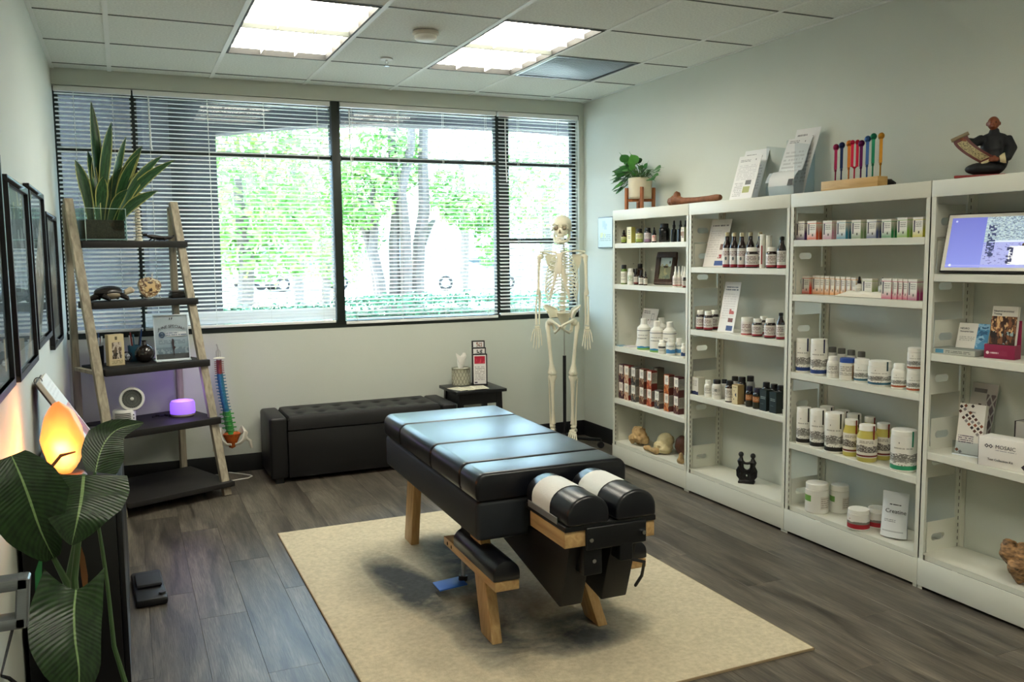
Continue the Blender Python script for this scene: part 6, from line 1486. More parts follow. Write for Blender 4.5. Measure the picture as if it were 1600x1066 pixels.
for px, lab in ((1342, 'black dropper bottle left of the pale green carton'), (1378, 'black dropper bottle right of the pale green carton')): bottle('drop', px, 11, 32, XM-.02, z, lab, M('frost_white', '#d8d5ca', .5), black_cap, std('lab_dw', '#dedbd0'))
tea(1359, '#9cb06a', 'pale_green', z, XM-.01, 'pale green carton standing between two dropper bottles', 15, 29)
for k in range(4): tea((1389, 1402, 1410, 1418)[k], '#c02a5e', 'magenta', z, XF+.0+.004*k, 'magenta carton, %s from the folded cloth' % ('first', 'second', 'third', 'fourth')[k], 14.5 if k == 0 else 7, 32, 'magenta cartons', .036)
tea(1430, '#a02a62', 'plum', z, XF, 'plum and white carton at the right end of the cloth shelf', 13, 33)
p0, p1 = shat(1303, -.225, z), shat(1381, -.222, z)
ly = (p0.y-p1.y); g = []
for i in range(7):
    row = []
    for j in range(25):
        u = j/24; v = i/6; zt = .022*math.sin(math.pi*min(1, u*6))**.5 if u < .083 else .022
        row.append((-.222+.05*v, p0.y-ly*u, z+.0025+(.012+.014*math.sin(math.pi*v)**.6)*(min(1, u*5)*min(1, (1-u)*12+.3))+.002*math.sin(u*23+v*4)))
    g.append(row)
m = MB().sheet(g); m.sheet([[(a, b, z+.0025) for a, b, c in (g[0][j], g[6][j])] for j in range(25)]); m.sheet([[g[0][j], (g[0][j][0], g[0][j][1], z+.0025)] for j in range(25)]); m.sheet([[g[6][j], (g[6][j][0], g[6][j][1], z+.0025)] for j in range(25)])
o = m.build('folded_cloth', M('cloth_white', '#ece6d8', .9), None); tag(o, 'folded white cloth lying on the shelf before the dropper bottles', 'cloth')
z = BAYS[2][2]
mt_navy = mountain('can_navy', '#1f3a78'); mt_teal = mountain('can_teal', '#2b5f74'); mt_rust = mountain('can_rust', '#a8532c'); mt_black = mountain('can_black', '#24221f'); mt_green = mountain('can_green', '#2f9a6c', bh=.15); mt_red = print_mat('can_red', '#e8e5dd', [('disc', .3, .7, .03, '#8d2030', 2), ('hill', .52, .3, 5, '#7d7a70', .1), ('rect', 0, 1, .05, .36, '#a3202c')])
def sash(o, h, r, c):      # the paper seal that runs over the lid
    MB().box(-.004, .004, -r*1.02, -r*1.0, h*.62, h*1.0).xf(Matrix.Rotation(rad(-8), 4, 'Z')).build('paper_seal', M('seal_'+c, c, .6), o)
def can(px, w_, h_, x, lab, mt, kind='can', dz=0, seal=None, name='supplement_can', cat='can'):
    o, h = bottle(kind, px, w_, h_, x, z, lab, white_pl, white_cap, mt, name, cat, None, dz)
    if seal: sash(o, h, w_/2/ppm(shat(px, x, z)), seal)
    return h
can(1254.5, 22, 53, XF+.01, 'tall white can with a navy foot at the left of its shelf', mt_navy, seal='#20284f'); can(1279, 25, 56, XF+.005, 'tall white can with a navy foot, second from the left', mt_navy, seal='#20284f')
can(1301, 18, 33, XF, 'white square-shouldered bottle beside the blue-lidded jar', std('lab_pl2', '#e4e1d8'), 'pill', name='bottle', cat='bottle')
bottle('tub', 1323.5, 23, 34, XF, z, 'white jar with a bright blue lid', white_pl, blue_cap, std('lab_brownstripe', '#dedacf', None, extra=[('rect', .7, .85, .05, .9, '#9a7d5c')]), 'jar', 'jar')
can(1346, 23, 35, XF+.02, 'squat white tub with a teal foot, the smaller left one', mt_teal, 'tub', name='tub', cat='tub'); can(1374, 34, 38, XF+.005, 'squat white tub with a teal foot, the wide one', mt_teal, 'tub', seal='#2d4a52', name='tub', cat='tub')
can(1404, 22, 39, XF, 'white bottle with a rust foot beside the stacked tubs', mt_rust, 'pill', name='bottle', cat='bottle')
h1 = can(1428.5, 23, 34, XF, 'lower white tub with a rust foot of the stacked pair', mt_rust, 'tub', name='tub', cat='tub'); can(1428.5, 23, 34, XF, 'upper white tub with a rust foot of the stacked pair', mt_rust, 'tub', dz=h1+.0005, name='tub', cat='tub')
for k, px in enumerate((1300, 1314, 1329, 1345)): bottle('pill', px, 15, 40, XBk, z, 'grey-capped white bottle in the back row, %s from the left' % ('first', 'second', 'third', 'fourth')[k], M('pale_grey_pl3', '#c9c8c0', .4), M('cap_grey', '#5d5c57', .5), None, group='back row of white bottles')
z = BAYS[2][3]
for k, (px, w_, h_, x) in enumerate(((1255.5, 22, 57, XF), (1277.5, 24, 60, XF), (1303, 29, 62, XF-.002))): can(px, w_, h_, x, 'tall white can with a black foot, %s in the front row' % ('first', 'second', 'third')[k], mt_black, seal='#201d1a')
for k, (px, w_) in enumerate(((1291, 22), (1314, 24), (1333, 22))): can(px, w_, 58, XBk-.015, 'tall white can with a black foot, %s in the back row' % ('first', 'second', 'third')[k], mt_black, seal='#201d1a')
gh = print_mat('lab_ghee', '#e2ddd0', [('hill', .62, .4, 4, '#4d4440', .28, 20), ('text', .3, .7, .75, .9, 2, '#8d8578'), ('rect', 0, 1, .05, .14, '#6e2320')])
for px, w_, x, lab in ((1358, 20, XBk+.012, 'yellow ghee jar hidden at the back of the group'), (1379, 24, XM+.035, 'yellow ghee jar at the right of the group'), (1329, 24, XF+.015, 'yellow ghee jar at the left beside the black-footed cans'), (1354, 30, XF, 'yellow ghee jar nearest the shelf edge')):
    o, h = bottle('jar', px, w_, 57, x, z, lab, cream_pl, white_cap, gh, 'ghee_jar', 'jar'); sash(o, h, w_/2/ppm(shat(px, x, z)), '#7d2320')
can(1411, 38, 64, XF+.01, 'large white can with a mint green foot and seal', mt_green, seal='#2f8f6c')
z = BAYS[2][4]
lt = print_mat('lab_tub_green', '#e9e7df', [('rect', .12, .4, .5, .78, '#6f9f4c'), ('rect', .62, .9, .15, .75, '#d9d2c6'), ('text', .64, .88, .2, .7, 5, '#a39b8d')])
can(1276, 35, 46, -.183, 'large white tub with a green square logo on the base shelf', lt, 'tub', name='tub', cat='tub'); can(1311, 28, 43, -.085, 'large white tub behind, second on the base shelf', lt, 'tub', name='tub', cat='tub')
can(1341, 33, 31, -.2, 'small white tub with a red band, nearer the shelf edge', mt_red, 'tub', name='tub', cat='tub'); can(1371, 30, 30, -.10, 'small white tub with a red band, farther back', mt_red, 'tub', name='tub', cat='tub')
# foil pouch
p = shat(1396, -.165, z)+Vector((0, 0, .005)); k = ppm(p); w_, h_ = 40/k, 70/k
g1, g2 = [], []
for i in range(9):
    v = i/8; th = .032*(1-v)**.8+.002; r1, r2 = [], []
    for j in range(9):
        u = j/8*2-1; b_ = th*math.sqrt(max(0, 1-u*u*.96)); r1.append((u*w_/2*(1-.04*math.sin(v*3)), -b_, v*h_)); r2.append((u*w_/2*(1-.04*math.sin(v*3)), b_, v*h_))
    g1.append(r1); g2.append(r2)
Rp = Matrix.Rotation(rad(-66), 4, 'Z') @ Matrix.Rotation(rad(-6), 4, 'X')
pm_ = print_mat('pouch_print', '#dfe2e4', [('text', .3, .75, .7, .745, 1, '#3a3d40'), ('text', .15, .6, .33, .4, 2, '#8d9397'), ('rect', .1, .9, .12, .15, '#b5b9bc')], .25)
m = MB().sheet(g1); m.xf(Rp); o = m.build('pouch', pm_, None, loc=p, smooth=60); tag(o, 'white foil creatine pouch standing on the base shelf', 'pouch')
m = MB().sheet([r[::-1] for r in g2]); m.add([g1[0][j] for j in range(9)]+[g2[0][j] for j in range(9)], [(j, j+1, 10+j, 9+j) for j in range(8)]); m.xf(Rp); m.build('back_foil', M('pouch_foil', '#cdd2d4', .3), o)
qv = Rp @ Vector((-w_*.28, -.034, h_*.55)); words('Creatine', .026, M('ink_black', '#26282b', .6), o, qv, (rad(90-6), 0, rad(-66)), ext=.0012)

# ---- fourth bay
z = BAYS[3][0]
p = Vector((-.21, 0, z+.001))
pl = shat(1477, -.222, z)
t = thing('digital_frame', 'white-bordered digital photo display in a black frame at the right edge', 'digital display', (pl.x, pl.y-.215, z+.0012), rad(-78))
dw, dh = .215, .245
TL = Matrix.Rotation(rad(-15), 4, 'X')
def slab(name, mat, x0, x1, y0, y1, z0, z1, bev=.002, par=None):
    m = MB().box(x0, x1, y0, y1, z0, z1); m.xf(TL); return m.build(name, mat, par or t, bevel=(bev, 1) if bev else None)
slab('black_frame', frm, -dw, dw, .0, .016, .006, dh+.006, .003)
slab('white_border', M('display_mat', '#e7e6dd', .5), -dw+.006, dw-.006, -.003, .0, .013, dh-.0, .001)
scr = print_mat('screen_picture', '#6a70bd', [('grad', 1.0, .0, '#7d86cf'), ('rect', .36, 1, .0, 1, '#9aa0d0'), ('rect', .36, 1, .5, 1, '#8fa3b4'), ('noise', .36, 1, .52, 1, 30, .5, '#aabcc0'), ('noise', .4, 1, .55, 1, 44, .56, '#6a7a8e'), ('noise', .36, 1, .06, .48, 26, .58, '#777ab4'), ('rect', .46, .98, .5, .53, '#c9d2e8'), ('noise', .39, .47, .2, .84, 26, .47, '#3d4466'), ('rect', .62, 1, .06, .42, '#d5d8e0'), ('noise', .6, .66, .08, .4, 22, .48, '#3a3d58'), ('disc', .76, .44, .04, '#4a4038', 1.6), ('noise', .7, 1, .06, .42, 16, .5, '#e6e8ea'), ('rect', .0, .7, .02, .055, '#8f95da'), ('disc', .05, .045, .026, '#cfd4f4', 1.7), ('disc', .05, .93, .02, '#b9bfec', 1.7)], .15, emit=.6)
m = MB().quad([(-dw+.022, -.0036, .026), (dw-.022, -.0036, .026), (dw-.022, -.0036, dh-.014), (-dw+.022, -.0036, dh-.014)]); m.xf(TL); m.build('screen', scr, t)
m = MB(); m.bar((0, .055, .17), (0, .098, .004), .05, .006); m.build('stand_leg', blackm, t)
z = BAYS[3][1]
# flat case, card stack, maroon brochure holder
p = shat(1502, -.175, z); t = thing('flat_case', 'flat grey card case under the blue and white cards', 'case', p, rad(-82))
bx('case_body', M('case_grey', '#8d938c', .5), t, -.09, .09, -.055, .055, 0, .024, .002); MB().quad([(-.088, -.0556, .002), (.088, -.0556, .002), (.088, -.0556, .022), (-.088, -.0556, .022)]).build('spine_print', print_mat('case_print', '#b5b8ae', [('rect', .05, .25, .1, .9, '#4f8fb0'), ('text', .3, .9, .2, .8, 2, '#6d706a')]), t)
p = shat(1516, -.155, z); t = thing('card_pack', 'white and blue neurotransmitter test cards standing on the flat case', 'cards', p+Vector((0, 0, .0245)), rad(-82))
m = MB().box(-.065, .065, 0, .022, 0, .105); m.xf(TL); m.build('card_block', M('card_white', '#e9e6df', .6), t)
m = MB().quad([(-.065, -.0006, 0), (.065, -.0006, 0), (.065, -.0006, .105), (-.065, -.0006, .105)]); m.xf(TL); m.build('front_card', print_mat('neuro_card', '#e4e2da', [('rect', .62, 1, 0, 1, '#4f93c0'), ('noise', .62, 1, 0, 1, 4, .5, '#8fc0dc'), ('noise', .62, 1, .3, 1, 6, .56, '#2f6590'), ('text', .08, .56, .28, .48, 3, '#b3b2ac')]), t)
for tx, zz_ in (('NEURO', .078), ('TRANSMITTERS', .066)): words(tx, .0115 if tx == 'NEURO' else .0085, ink, t, TL @ Vector((-.058, -.0012, zz_)), (rad(90-15), 0, 0))
p = shat(1565, -.165, z); t = thing('brochure_holder', 'maroon brochure holder with a dark printed booklet', 'brochure holder', p, rad(-78))
mar = M('holder_maroon', '#8a2148', .45)
bx('holder_front', mar, t, -.058, .058, -.024, -.02, 0, .055, .002); bx('holder_floor', mar, t, -.058, .058, -.02, .026, 0, .004); bx('holder_side', mar, t, -.058, -.054, -.02, .026, .004, .055); bx('holder_side', mar, t, .054, .058, -.02, .026, .004, .055); bx('holder_back', mar, t, -.058, .058, .026, .029, 0, .15)
MB().quad([(-.05, -.0246, .012), (.03, -.0246, .012), (.03, -.0246, .032), (-.05, -.0246, .032)]).build('printed_line', print_mat('maroon_print', '#8a2148', [('disc', .08, .5, .3, '#e6d8dc', 4), ('text', .2, .6, .2, .8, 1, '#d8c0c8')]), t)
T2 = Matrix.Rotation(rad(-8), 4, 'X')
m = MB().box(-.048, .048, -.012, .006, .006, .205); m.xf(T2); m.build('booklet', M('card_white', '#e9e6df', .6), t)
m = MB().quad([(-.048, -.0126, .006), (.048, -.0126, .006), (.048, -.0126, .205), (-.048, -.0126, .205)]); m.xf(T2); m.build('booklet_cover', print_mat('booklet_dark', '#3a241c', [('noise', 0, 1, .25, .8, 5, .5, '#7d5236'), ('noise', 0, 1, .4, .8, 9, .55, '#cfa878'), ('noise', 0, 1, .25, .5, 4, .58, '#8fa9ae'), ('noise', 0, .9, .3, .5, 6, .6, '#1a1214'), ('rect', 0, 1, .8, 1, '#dad6cb')]), t)
words('Neurotransmitter', .0105, ink, t, T2 @ Vector((-.042, -.0138, .182)), (rad(82), 0, 0)); words('Testing', .0105, ink, t, T2 @ Vector((-.042, -.0138, .171)), (rad(82), 0, 0))
z = BAYS[3][2]
def diamonds(mb, cells, s, y, cols=1):
    for i, (x, zz) in enumerate(cells): mb.add([(x, y, zz-s), (x+s, y, zz), (x, y, zz+s), (x-s, y, zz)], [(0, 1, 2, 3)], i % cols)
dcol = [M('dia_brown', '#5d3a34', .6), M('dia_dark', '#332a30', .6), M('dia_rust', '#8d5238', .6), M('dia_grey', '#8f8a8a', .6)]
p = shat(1512, -.165, z); t = thing('brochure_holder', 'clear holder with white leaflets patterned in small dark diamonds', 'brochure holder', p, rad(-76))
T3 = Matrix.Rotation(rad(-10), 4, 'X')
m = MB().box(-.052, .052, -.006, .02, .006, .215); m.xf(T3); m.build('leaflet_stack', M('card_white', '#e9e6df', .6), t)
m = MB(); cells = [(-.03+.0135*(i)+.0135*j*.0+.0*j, .168-.0135*i-.0) for i in range(5) for j in (0,)]
cells = []
for a in range(6):
    for b in range(3):
        cells.append((-.032+.0125*a+.0125*b, .155-.0125*a+.0125*b*.9))
cells = [c for c in cells if c[0] < .05]
cells += [(-.045, .2), (-.028, .205), (-.03, .19), (-.047, .18), (.0, .206)] + [(-.044, .02), (-.03, .013)]
diamonds(m, cells, .0078, -.0072, 4); m.xf(T3); m.build('diamond_print', dcol, t)
m = MB().quad([(-.045, -.0068, .05), (.02, -.0068, .05), (.02, -.0068, .085), (-.045, -.0068, .085)]); m.xf(T3); m.build('printed_lines', print_mat('mosaic_lines', '#e4e1dc', [('text', .02, .95, .02, .98, 4, '#6a5f6f')]), t)
m = MB(); m.box(-.058, .058, -.014, -.012, .0, .06); m.box(-.058, .058, -.014, .03, 0, .003); m.build('acrylic_pocket', clear_pane('acrylic', '#f2f6f8'), t)
m = MB(); m.box(-.058, .058, -.0145, -.0115, 0, .006); m.build('acrylic_lip', M('acrylic_edge', '#dfe7ee', .15), t)
words('MOSAIC', .009, ink, t, T3 @ Vector((-.018, -.0075, .178)), (rad(80), 0, 0))
o, R_ = leaner(1521, -.07, z, .12, .29, 'grey patterned leaflet leaning behind the diamond leaflets', print_mat('grey_leaflet', '#b9b6b2', [('rect', .1, .6, .86, .92, '#77757a'), ('noise', .35, .6, .4, .7, 3, .5, '#3a3034'), ('diamonds', .62, 1, .1, .85, 4, 1.2, '#6d6066')]), 12)
t = thing('test_kit_box', 'white test collection kit box with printed diamonds at the right edge', 'box', shat(1540, -.19, z)+Vector((.0, -.12, 0)), rad(-80))
bx('box_body', M('kit_white', '#e8e5df', .5), t, -.115, .115, -.045, .045, 0, .115, .0015); bx('dark_end', M('kit_dark', '#2a272b', .5), t, -.1162, -.1152, -.0445, .0445, .001, .114)
words('MOSAIC', .021, ink, t, (-.05, -.0458, .076)); MB().quad([(-.05, -.0456, .066), (.03, -.0456, .066), (.03, -.0456, .072), (-.05, -.0456, .072)]).build('printed_line', print_mat('kit_small_print', '#e8e5df', [('text', 0, 1, 0, 1, 1, '#a09ea2')]), t); words('Test Collection Kit', .0125, ink, t, (-.078, -.0458, .026))
m = MB(); diamonds(m, [(-.083, .082), (-.067, .082)], .0085, -.0458); diamonds(m, [(-.083, .082), (-.067, .082)], .004, -.0462, 1); m.m[2:] = [1]*(len(m.m)-2); m.build('diamond_mark', [ink, M('kit_white', '#e8e5df', .5)], t)
m = MB(); diamonds(m, [(.075, .06), (.06, .02), (.085, .1), (.1, .04), (.09, .075), (.1, .012)], .011, -.0458, 4); m.build('diamond_print', [M('dia_plum', '#5a2440', .6), M('dia_dark', '#332a30', .6), M('dia_brown', '#5d3a34', .6), M('dia_grey', '#8f8a8a', .6)], t)
p = shat(1592, -.075, z); t = thing('kit_carton', 'grey carton with a black edge behind the test kit box', 'box', p+Vector((0, -.05, 0)), rad(-85)); bx('carton_body', M('kit_grey', '#a9a8a2', .5), t, -.05, .06, -.03, .03, 0, .17, .002); bx('black_edge', M('kit_dark', '#2a272b', .5), t, -.054, -.0505, -.0305, .0305, 0, .17)
z = BAYS[3][3]
p = shat(1597, -.17, z); m = MB()
q = random.Random(2)
for k in range(16): m.ball((q.uniform(-.05, .05), q.uniform(-.055, .055), .03+.1*q.random()), (.03, .032, .03), 10, 8, f=lump(k, .35))
m.ball((0, 0, .07), (.055, .055, .07), 14, 10, f=lump(2, .3))
o = fuse(m, .005, 'petrified_wood', M('petrified_brown', '#8c6a46', .6, var=.85, vscale=38, vstretch=(1, 1, 2.5), bump=.6, bscale=50), None, p); tag(o, 'chunk of banded brown petrified wood on the base shelf at the right edge', 'stone')

# ================================================================ on top of the shelving
zt = STOP
# pothos on a wooden stand
p = shat(1000, -.13, zt); t = thing('potted_pothos', 'green trailing pothos in a cream pot on a small wooden stand', 'plant', p, rad(20))
std_w = wood('stand_wood', '#8a4f28', '#a9683a', (18, 18, 2))
for k in range(4):
    a = rad(45+90*k); MB().bar((.09*math.cos(a), .09*math.sin(a), 0), (.09*math.cos(a), .09*math.sin(a), .145), .02, .02).build('stand_leg', std_w, t, bevel=(.002, 1))
for a in (45, 135): MB().bar((.085*math.cos(rad(a)), .085*math.sin(rad(a)), .062), (-.085*math.cos(rad(a)), -.085*math.sin(rad(a)), .062), .018, .018, (0, 0, 1)).build('stand_cross', std_w, t)
MB().lathe([(0, .072), (.066, .072), (.076, .082), (.08, .205), (.076, .21), (.07, .2), (.068, .19), (0, .19)], 28).build('pot', M('pot_cream', '#cfc7b0', .7, var=.1, vscale=12), t)
MB().lathe([(0, .192), (.068, .193)], 20).build('soil', M('soil', '#3a2e26', .95), t)
def heart(w_, l_):
    rows = []
    for i in range(8):
        v = i/7; ww = w_*(math.sin(min(1, v*1.25+.12)*math.pi)**.7 if v < .7 else math.sin((.7*1.25+.12)*math.pi)**.7*(1-((v-.7)/.3)**1.4)) ; ww = max(ww, .0008)
        rows.append([Vector((s*ww, l_*v, -.25*l_*v*v+.12*ww*abs(s))) for s in (-1, -.5, 0, .5, 1)])
    return rows
pleaf = [M('pothos_leaf', '#2f6b2c', .35, var=.2, vscale=30), M('pothos_leaf_light', '#4a8a38', .35, var=.2, vscale=30), M('pothos_leaf_deep', '#234f24', .35, var=.2, vscale=30)]
lmesh = [MB().sheet(heart(.026*s_, .07*s_)).mesh('leaf', pleaf[c], smooth=60) for s_, c in ((1, 0), (1.15, 1), (.85, 2), (.95, 0))]
inv = (Matrix.Translation(p) @ Matrix.Rotation(rad(20), 4, 'Z')).inverted()
vine_m = M('vine', '#4d6b34', .5)
pts_px = [(968, 236), (986, 240), (994, 240), (1011, 252), (1036, 256), (1028, 272), (946, 258), (943, 276), (948, 282), (952, 300), (964, 290), (962, 270), (972, 262), (980, 262), (1006, 262), (956, 268), (970, 280), (985, 255), (977, 250), (1000, 268), (1015, 266), (990, 268), (975, 272), (966, 256), (1003, 255), (984, 246)]
q = random.Random(6)
pts_px = pts_px + [(941, 284), (943, 298), (952, 304), (947, 276), (945, 268)] + [(x+q.uniform(-9, 9), y+q.uniform(-6, 9)) for x, y in pts_px[:22]] + [(955, 292), (960, 282), (948, 268), (953, 262)]
for k, (px, py) in enumerate(pts_px):
    w0 = ptX(px, py, -.13+q.uniform(-.09, .05)); tip = inv @ w0
    base = Vector((q.uniform(-.03, .03), q.uniform(-.03, .03), .195))
    d = tip-base; at = base+d*.62
    MB().sweep([base, base+d*.3+Vector((0, 0, .035)), at], .0022, 5).build('vine', vine_m, t)
    l = link('leaf', lmesh[k % 4], t, at); hor = Vector((d.x, d.y, d.z)).normalized()
    l.rotation_mode = 'QUATERNION'
    dirq = (tip-at).normalized(); zax = Vector((-.55, -.45, .8)); zax = inv.to_3x3() @ zax; xax = dirq.cross(zax).normalized(); zax = xax.cross(dirq).normalized()
    l.rotation_quaternion = Matrix(((xax.x, dirq.x, zax.x), (xax.y, dirq.y, zax.y), (xax.z, dirq.z, zax.z))).to_quaternion()
    sc_ = max(.8, min(1.35, (tip-at).length/.062)); l.scale = (sc_, sc_, sc_)
# old femur bone
a, b = shat(1049, -.2, zt), shat(1126, -.13, zt)
m = MB(); d = b-a; n_ = 9
pts = [a+d*f+Vector((0, 0, h_)) for f, h_ in ((0, .03), (.06, .032), (.14, .03), (.25, .024), (.5, .024), (.75, .026), (.92, .028), (1, .028))]
m.sweep(pts, [.022, .032, .028, .02, .0165, .017, .02, .016], 14); m.ball(a+d*.12+Vector((.0, 0, .06)), (.022, .024, .024), 14, 10, f=lump(3, .2)); m.ball(a+Vector((0, 0, .026)), (.026, .03, .026), 12, 10, f=lump(5, .2))
for i, v in enumerate(m.v): m.v[i] = (v[0]-a.x, v[1]-a.y, v[2]-a.z)
o = fuse(m, .004, 'long_bone', M('brown_bone', '#7a4a2c', .55, var=.35, vscale=30, bump=.3, bscale=60), None, a); tag(o, 'old brown long bone lying on top of the shelving', 'bone')
# leaflets in a clear holder
doc = print_mat('info_sheet', '#e4e4e4', [('text', .1, .55, .86, .92, 2, '#8a8a8e'), ('disc', .78, .9, .022, '#3a3a44', 1.4), ('text', .08, .9, .45, .8, 9, '#cbcbcd'), ('rect', .55, .8, .34, .44, '#55565a'), ('rect', .5, .8, .16, .3, '#a3a860'), ('text', .08, .45, .08, .4, 8, '#b5b5b8')])
doc2 = print_mat('info_sheet_plain', '#e6e7e8', [('text', .1, .5, .82, .93, 2, '#8a8a8e'), ('disc', .75, .86, .025, '#3a3a44', 1.4), ('text', .08, .9, .2, .7, 9, '#cbcbcd')])
leaner(1164, -.10, zt, .185, .30, 'information sheet standing behind in the left leaflet pile on the shelving', doc2, 18, rad(6))
leaner(1156, -.16, zt, .17, .26, 'information sheet with a green picture in front on the shelving top', doc, 18, rad(6))
# curled sheets on the right
p = shat(1232, -.13, zt); t = thing('curled_leaflets', 'white leaflets curling forward in a clear holder on the shelving top', 'leaflets', p, rad(-80))
def curl(w_, x0, prof, mat, name, sk_=0):
    rows = []
    for (y, zz) in prof: rows.append([(x0+sk_*zz-w_/2+w_*j/6, y, zz) for j in range(7)])
    MB().sheet(rows).build(name, mat, t, smooth=70)
curl(.15, .02, [(.0, .004), (.01, .08), (.03, .17), (.055, .26), (.075, .345)], doc2, 'tall_sheet', .12)
curl(.15, .0, [(-.03, .004), (-.022, .06), (-.004, .13), (.02, .2), (.045, .27), (.06, .30)], doc2, 'middle_sheet', .08)
gpm = M('sheet_plain', '#eef0f0', .6)
curl(.16, -.01, [(-.045, .006), (-.06, .05), (-.055, .095), (-.03, .125), (.0, .13)], gpm, 'curled_sheet', .1)
curl(.12, -.1, [(-.02, .075), (-.015, .1), (-.005, .125)], gpm, 'loose_strip', .3)
m = MB(); m.box(-.09, .09, -.07, -.068, 0, .05); m.box(-.09, .09, -.07, .09, 0, .003); m.box(-.09, -.088, -.07, .09, .003, .26); m.box(.088, .09, -.07, .09, .003, .26); m.box(-.09, .09, .088, .09, .003, .3); m.build('acrylic_holder', clear_pane('acrylic', '#f2f6f8'), t)
curl(.03, .05, [(-.066, .05), (-.058, .08), (-.045, .105), (-.03, .118)], M('ink_strip', '#2c2f33', .5), 'dark_strip', .1)
# tuning forks in a wooden block
a, b = shat(1290, -.2, zt), shat(1379, -.2, zt); ln = a.y-b.y
t = thing('fork_block', 'pale wooden block holding the coloured tuning forks', 'stand', ((a.x+b.x)/2, (a.y+b.y)/2, zt+.0006))
bx('block', wood('maple', '#c99f5e', '#dcb777', (4, 2, 20)), t, -.03, .03, -ln/2, ln/2, 0, .045, .002)
FK = [(1303.5, 228, '#9c2a52', 'magenta'), (1312.5, 225, '#1f2f5a', 'navy'), (1324, 222, '#c9772f', 'copper'), (1333, 220, '#c41f3f', 'red'), (1343, 222, '#5d1a52', 'purple'), (1352.5, 215, '#3a5f9a', 'blue'), (1361.5, 211, '#1f7d5a', 'green'), (1373.5, 210, '#b9822a', 'gold')]
for k, (px, py, c, nm) in enumerate(FK):
    pb = shat(px+1.5, -.2, zt+.045); top = ptX(px, py, -.2); H_ = top.z-pb.z
    f = thing('tuning_fork', '%s metal tuning fork standing in the wooden block' % nm, 'tuning fork', (pb.x, pb.y, pb.z-.0000), 0, 'coloured tuning forks')
    cm = M('fork_'+nm, c, .3, metal=.75)
    MB().tube((0, 0, .0), (0, 0, H_*.3), .0035, n=8).build('stem', cm, f)
    wide = .013 if nm == 'red' else .0022; ax = 1
    yv = (.7, -.7, 0) if nm == 'red' else (.68, .73, 0)
    for s in (-1, 1):
        o_ = Vector(yv)*s*.011
        MB().bar(o_+Vector((0, 0, H_*.32)), o_+Vector((0, 0, H_*.93)), .0125, .0125, (.7, .7, 0)).build('prong', cm, f)
        MB().ball(o_+Vector((0, 0, H_*.95)), (.0142, .0142, .015) if nm != 'red' else (.011, .011, .012), 12, 8).build('weight', cm, f)
        MB().tube(o_+Vector((0, 0, H_*.97)), o_+Vector((0, 0, H_)), .004, n=8).build('screw', cm, f)
    m = MB().sweep([Vector(yv)*-.011+Vector((0, 0, H_*.34)), Vector((0, 0, H_*.285)), Vector(yv)*.011+Vector((0, 0, H_*.34))], [.004, .006, .004], 8); m.build('yoke', cm, f)
p = shat(1386, -.15, zt); t = thing('striker_block', 'small brown block with a black rubber striker behind the forks', 'block', p)
bx('block', wood('striker_wood', '#5d4636', '#77604c', (8, 8, 8)), t, -.03, .03, .0, .045, 0, .036, .002); MB().sweep([(.0, -.002, .016), (0, -.02, .017), (0, -.045, .012)], [.016, .015, .006], 12).build('striker', M('rubber_black', '#17181a', .6), t)
# seated scholar figurine
p = shat(1537, -.15, zt); k = ppm(p)
t = thing('scholar_figurine', 'seated figurine of a bald man in black robes reading a scroll', 'figurine', p, rad(-52))
robe = M('robe_black', '#15171c', .6); skin = M('figurine_skin', '#84492f', .45); slv = M('robe_sleeve', '#1a1d26', .35)
bx('base', M('figurine_red', '#8c2a26', .45), t, -.105, .075, -.06, .06, 0, .01, .003)
m = MB()
m.ball((.0, -.015, .035), (.07, .06, .026), 18, 10); m.ball((.035, .01, .07), (.05, .048, .06), 16, 12); m.ball((.03, .012, .12), (.047, .038, .05), 16, 12); m.ball((.03, .01, .155), (.05, .032, .022), 16, 10)
m.sweep([(.03, 0, .178), (.028, -.004, .19)], [.02, .016], 10)
m.sweep([(.072, .005, .152), (.09, -.012, .11), (.078, -.045, .074), (.045, -.06, .066)], [.022, .023, .018, .013], 12)
m.sweep([(-.012, .003, .152), (-.04, -.022, .138), (-.068, -.045, .145)], [.021, .018, .014], 12)
fuse(m, .004, 'robed_body', robe, t)
m = MB(); m.ball((.026, -.008, .211), (.022, .024, .027), 20, 14, f=lambda d: 1-.1*max(0, -d.z-.3)); m.sweep([(.028, -.003, .18), (.027, -.005, .195)], [.012, .012], 10)
for s in (-1, 1): m.ball((.026+s*.0225, -.002, .21), (.004, .006, .008), 8, 6)
m.ball((.026, -.032, .208), (.004, .006, .006), 8, 6); m.sweep([(.014, -.03, .216), (.02, -.033, .218)], .003, 6); m.sweep([(.032, -.033, .218), (.038, -.03, .216)], .003, 6); m.sweep([(.019, -.03, .198), (.026, -.0325, .197), (.033, -.03, .198)], .0028, 6)
head = fuse(m, .0022, 'head', skin, t)
for s in (-1, 1): MB().ball((.026+s*.009, -.0305, .2125), (.0028, .0016, .0018), 8, 6).build('eye', M('figurine_eye', '#1a1210', .3), head)
for c0, dr in (((.04, -.064, .066), (-1, -.1, .05)), ((-.07, -.047, .146), (-.6, -.4, .5))):
    m = MB(); c0 = Vector(c0); dr = Vector(dr).normalized(); m.ball(c0, (.014, .011, .009), 12, 8)
    sd = dr.cross(Vector((0, 0, 1))).normalized(); up = sd.cross(dr)
    for i in range(4): f0 = c0+up*(-.006+.004*i)+dr*.008; m.sweep([f0, f0+dr*.011+sd*.002, f0+dr*.016+sd*.008], [.0034, .003, .0024], 6)
    m.sweep([c0+up*.006, c0+up*.012+dr*.004, c0+up*.013+dr*.011], [.0035, .003, .0025], 6); fuse(m, .0018, 'hand', skin, t)
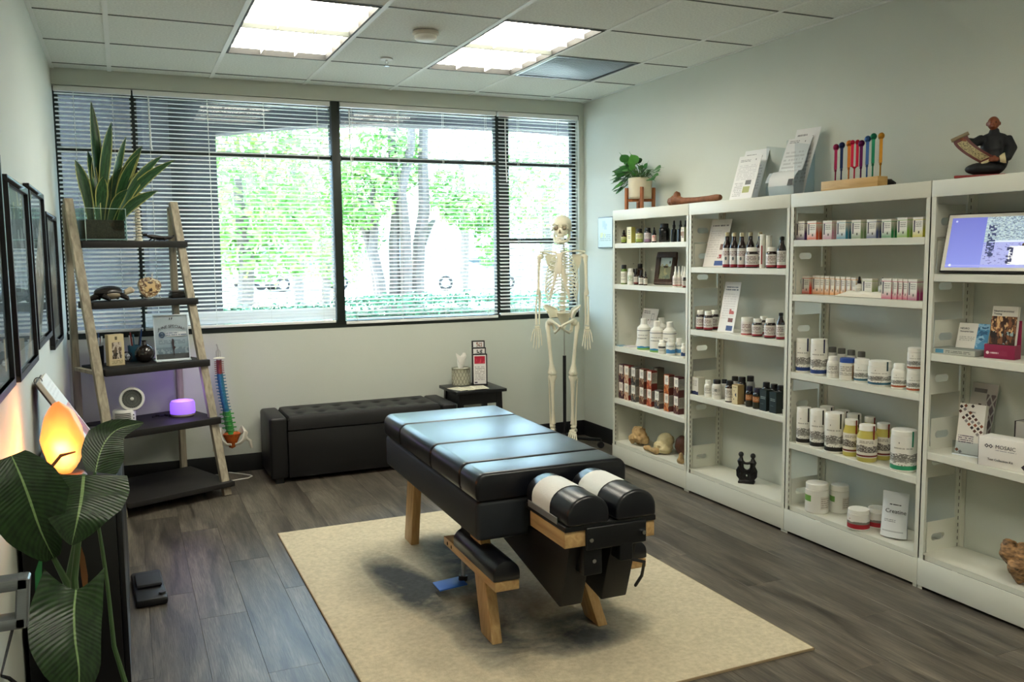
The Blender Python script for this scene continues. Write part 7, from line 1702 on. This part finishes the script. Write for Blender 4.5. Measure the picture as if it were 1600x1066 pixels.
m = MB().lathe([(.012, 0), (.019, .012), (.021, .02), (.017, .02), (.01, .004)], 14); m.xf(Matrix.Translation((.052, -.062, .066)) @ Matrix.Rotation(rad(80), 4, 'Y')); m.build('cuff', M('cuff_cream', '#d8c9a0', .6), t)
rows = []
for i in range(12):
    v = i/11; a_ = rad(150)*v*.62; x = -.085+.1*(v**1.15); zz = .155-.1*math.sin(v*math.pi/2)**.9; rows.append([(x-.004+.03*j/4*0, -.07+.0-.026+.052*j/4, zz+.012*(j/4-.5)*0) for j in range(5)])
scw = M('scroll_back', '#5b2522', .6)
rows = []
for i in range(12):
    v = i/11; x0 = -.115+.105*v**1.2; zz = .15-.098*v**.75
    rows.append([(x0+.05*j/4, -.052-.012*math.sin(v*3), zz+.022*j/4) for j in range(5)])
m = MB().sheet(rows); m.sheet([[(a, b+.003, c) for a, b, c in r] for r in rows]); sc_o = m.build('scroll', print_mat('scroll_print', '#5b2522', [('rect', .2, .8, .1, .9, '#b5a678'), ('noise', .22, .78, .12, .88, 22, .52, '#6f6548')]), t, smooth=70)
e0, e1 = Vector(rows[0][0]), Vector(rows[0][4]); MB().tube(e0+(e0-e1)*.1, e1+(e1-e0)*.12, .0075, n=10).build('scroll_rod', M('scroll_roller', '#8d7d62', .5), t)
e0, e1 = Vector(rows[-1][0]), Vector(rows[-1][4]); MB().tube(e0, e1, .006, n=10).build('scroll_rod', M('cuff_cream', '#d8c9a0', .6), t)
# certificate on the right wall
a, b = ptX(936, 340, -.005), ptX(936, 388, -.005); 
t = thing('wall_certificate', 'small framed certificate on the right wall behind the shelving', 'certificate', (-.001, a.y-.11, b.z)); hz = a.z-b.z
bx('frame', M('frame_grey', '#4d5a5e', .4), t, -.014, 0, -.11, .11, 0, hz, .002); MB().quad([(-.0146, .103, .007), (-.0146, -.103, .007), (-.0146, -.103, hz-.007), (-.0146, .103, hz-.007)]).build('certificate_page', print_mat('certificate', '#c3d3d0', [('text', .1, .9, .2, .45, 4, '#9fb3b0'), ('noise', .15, .5, .3, .5, 3, .5, '#cfd89a'), ('noise', .3, .8, .6, .9, 3, .5, '#a9c0c4')]), t)
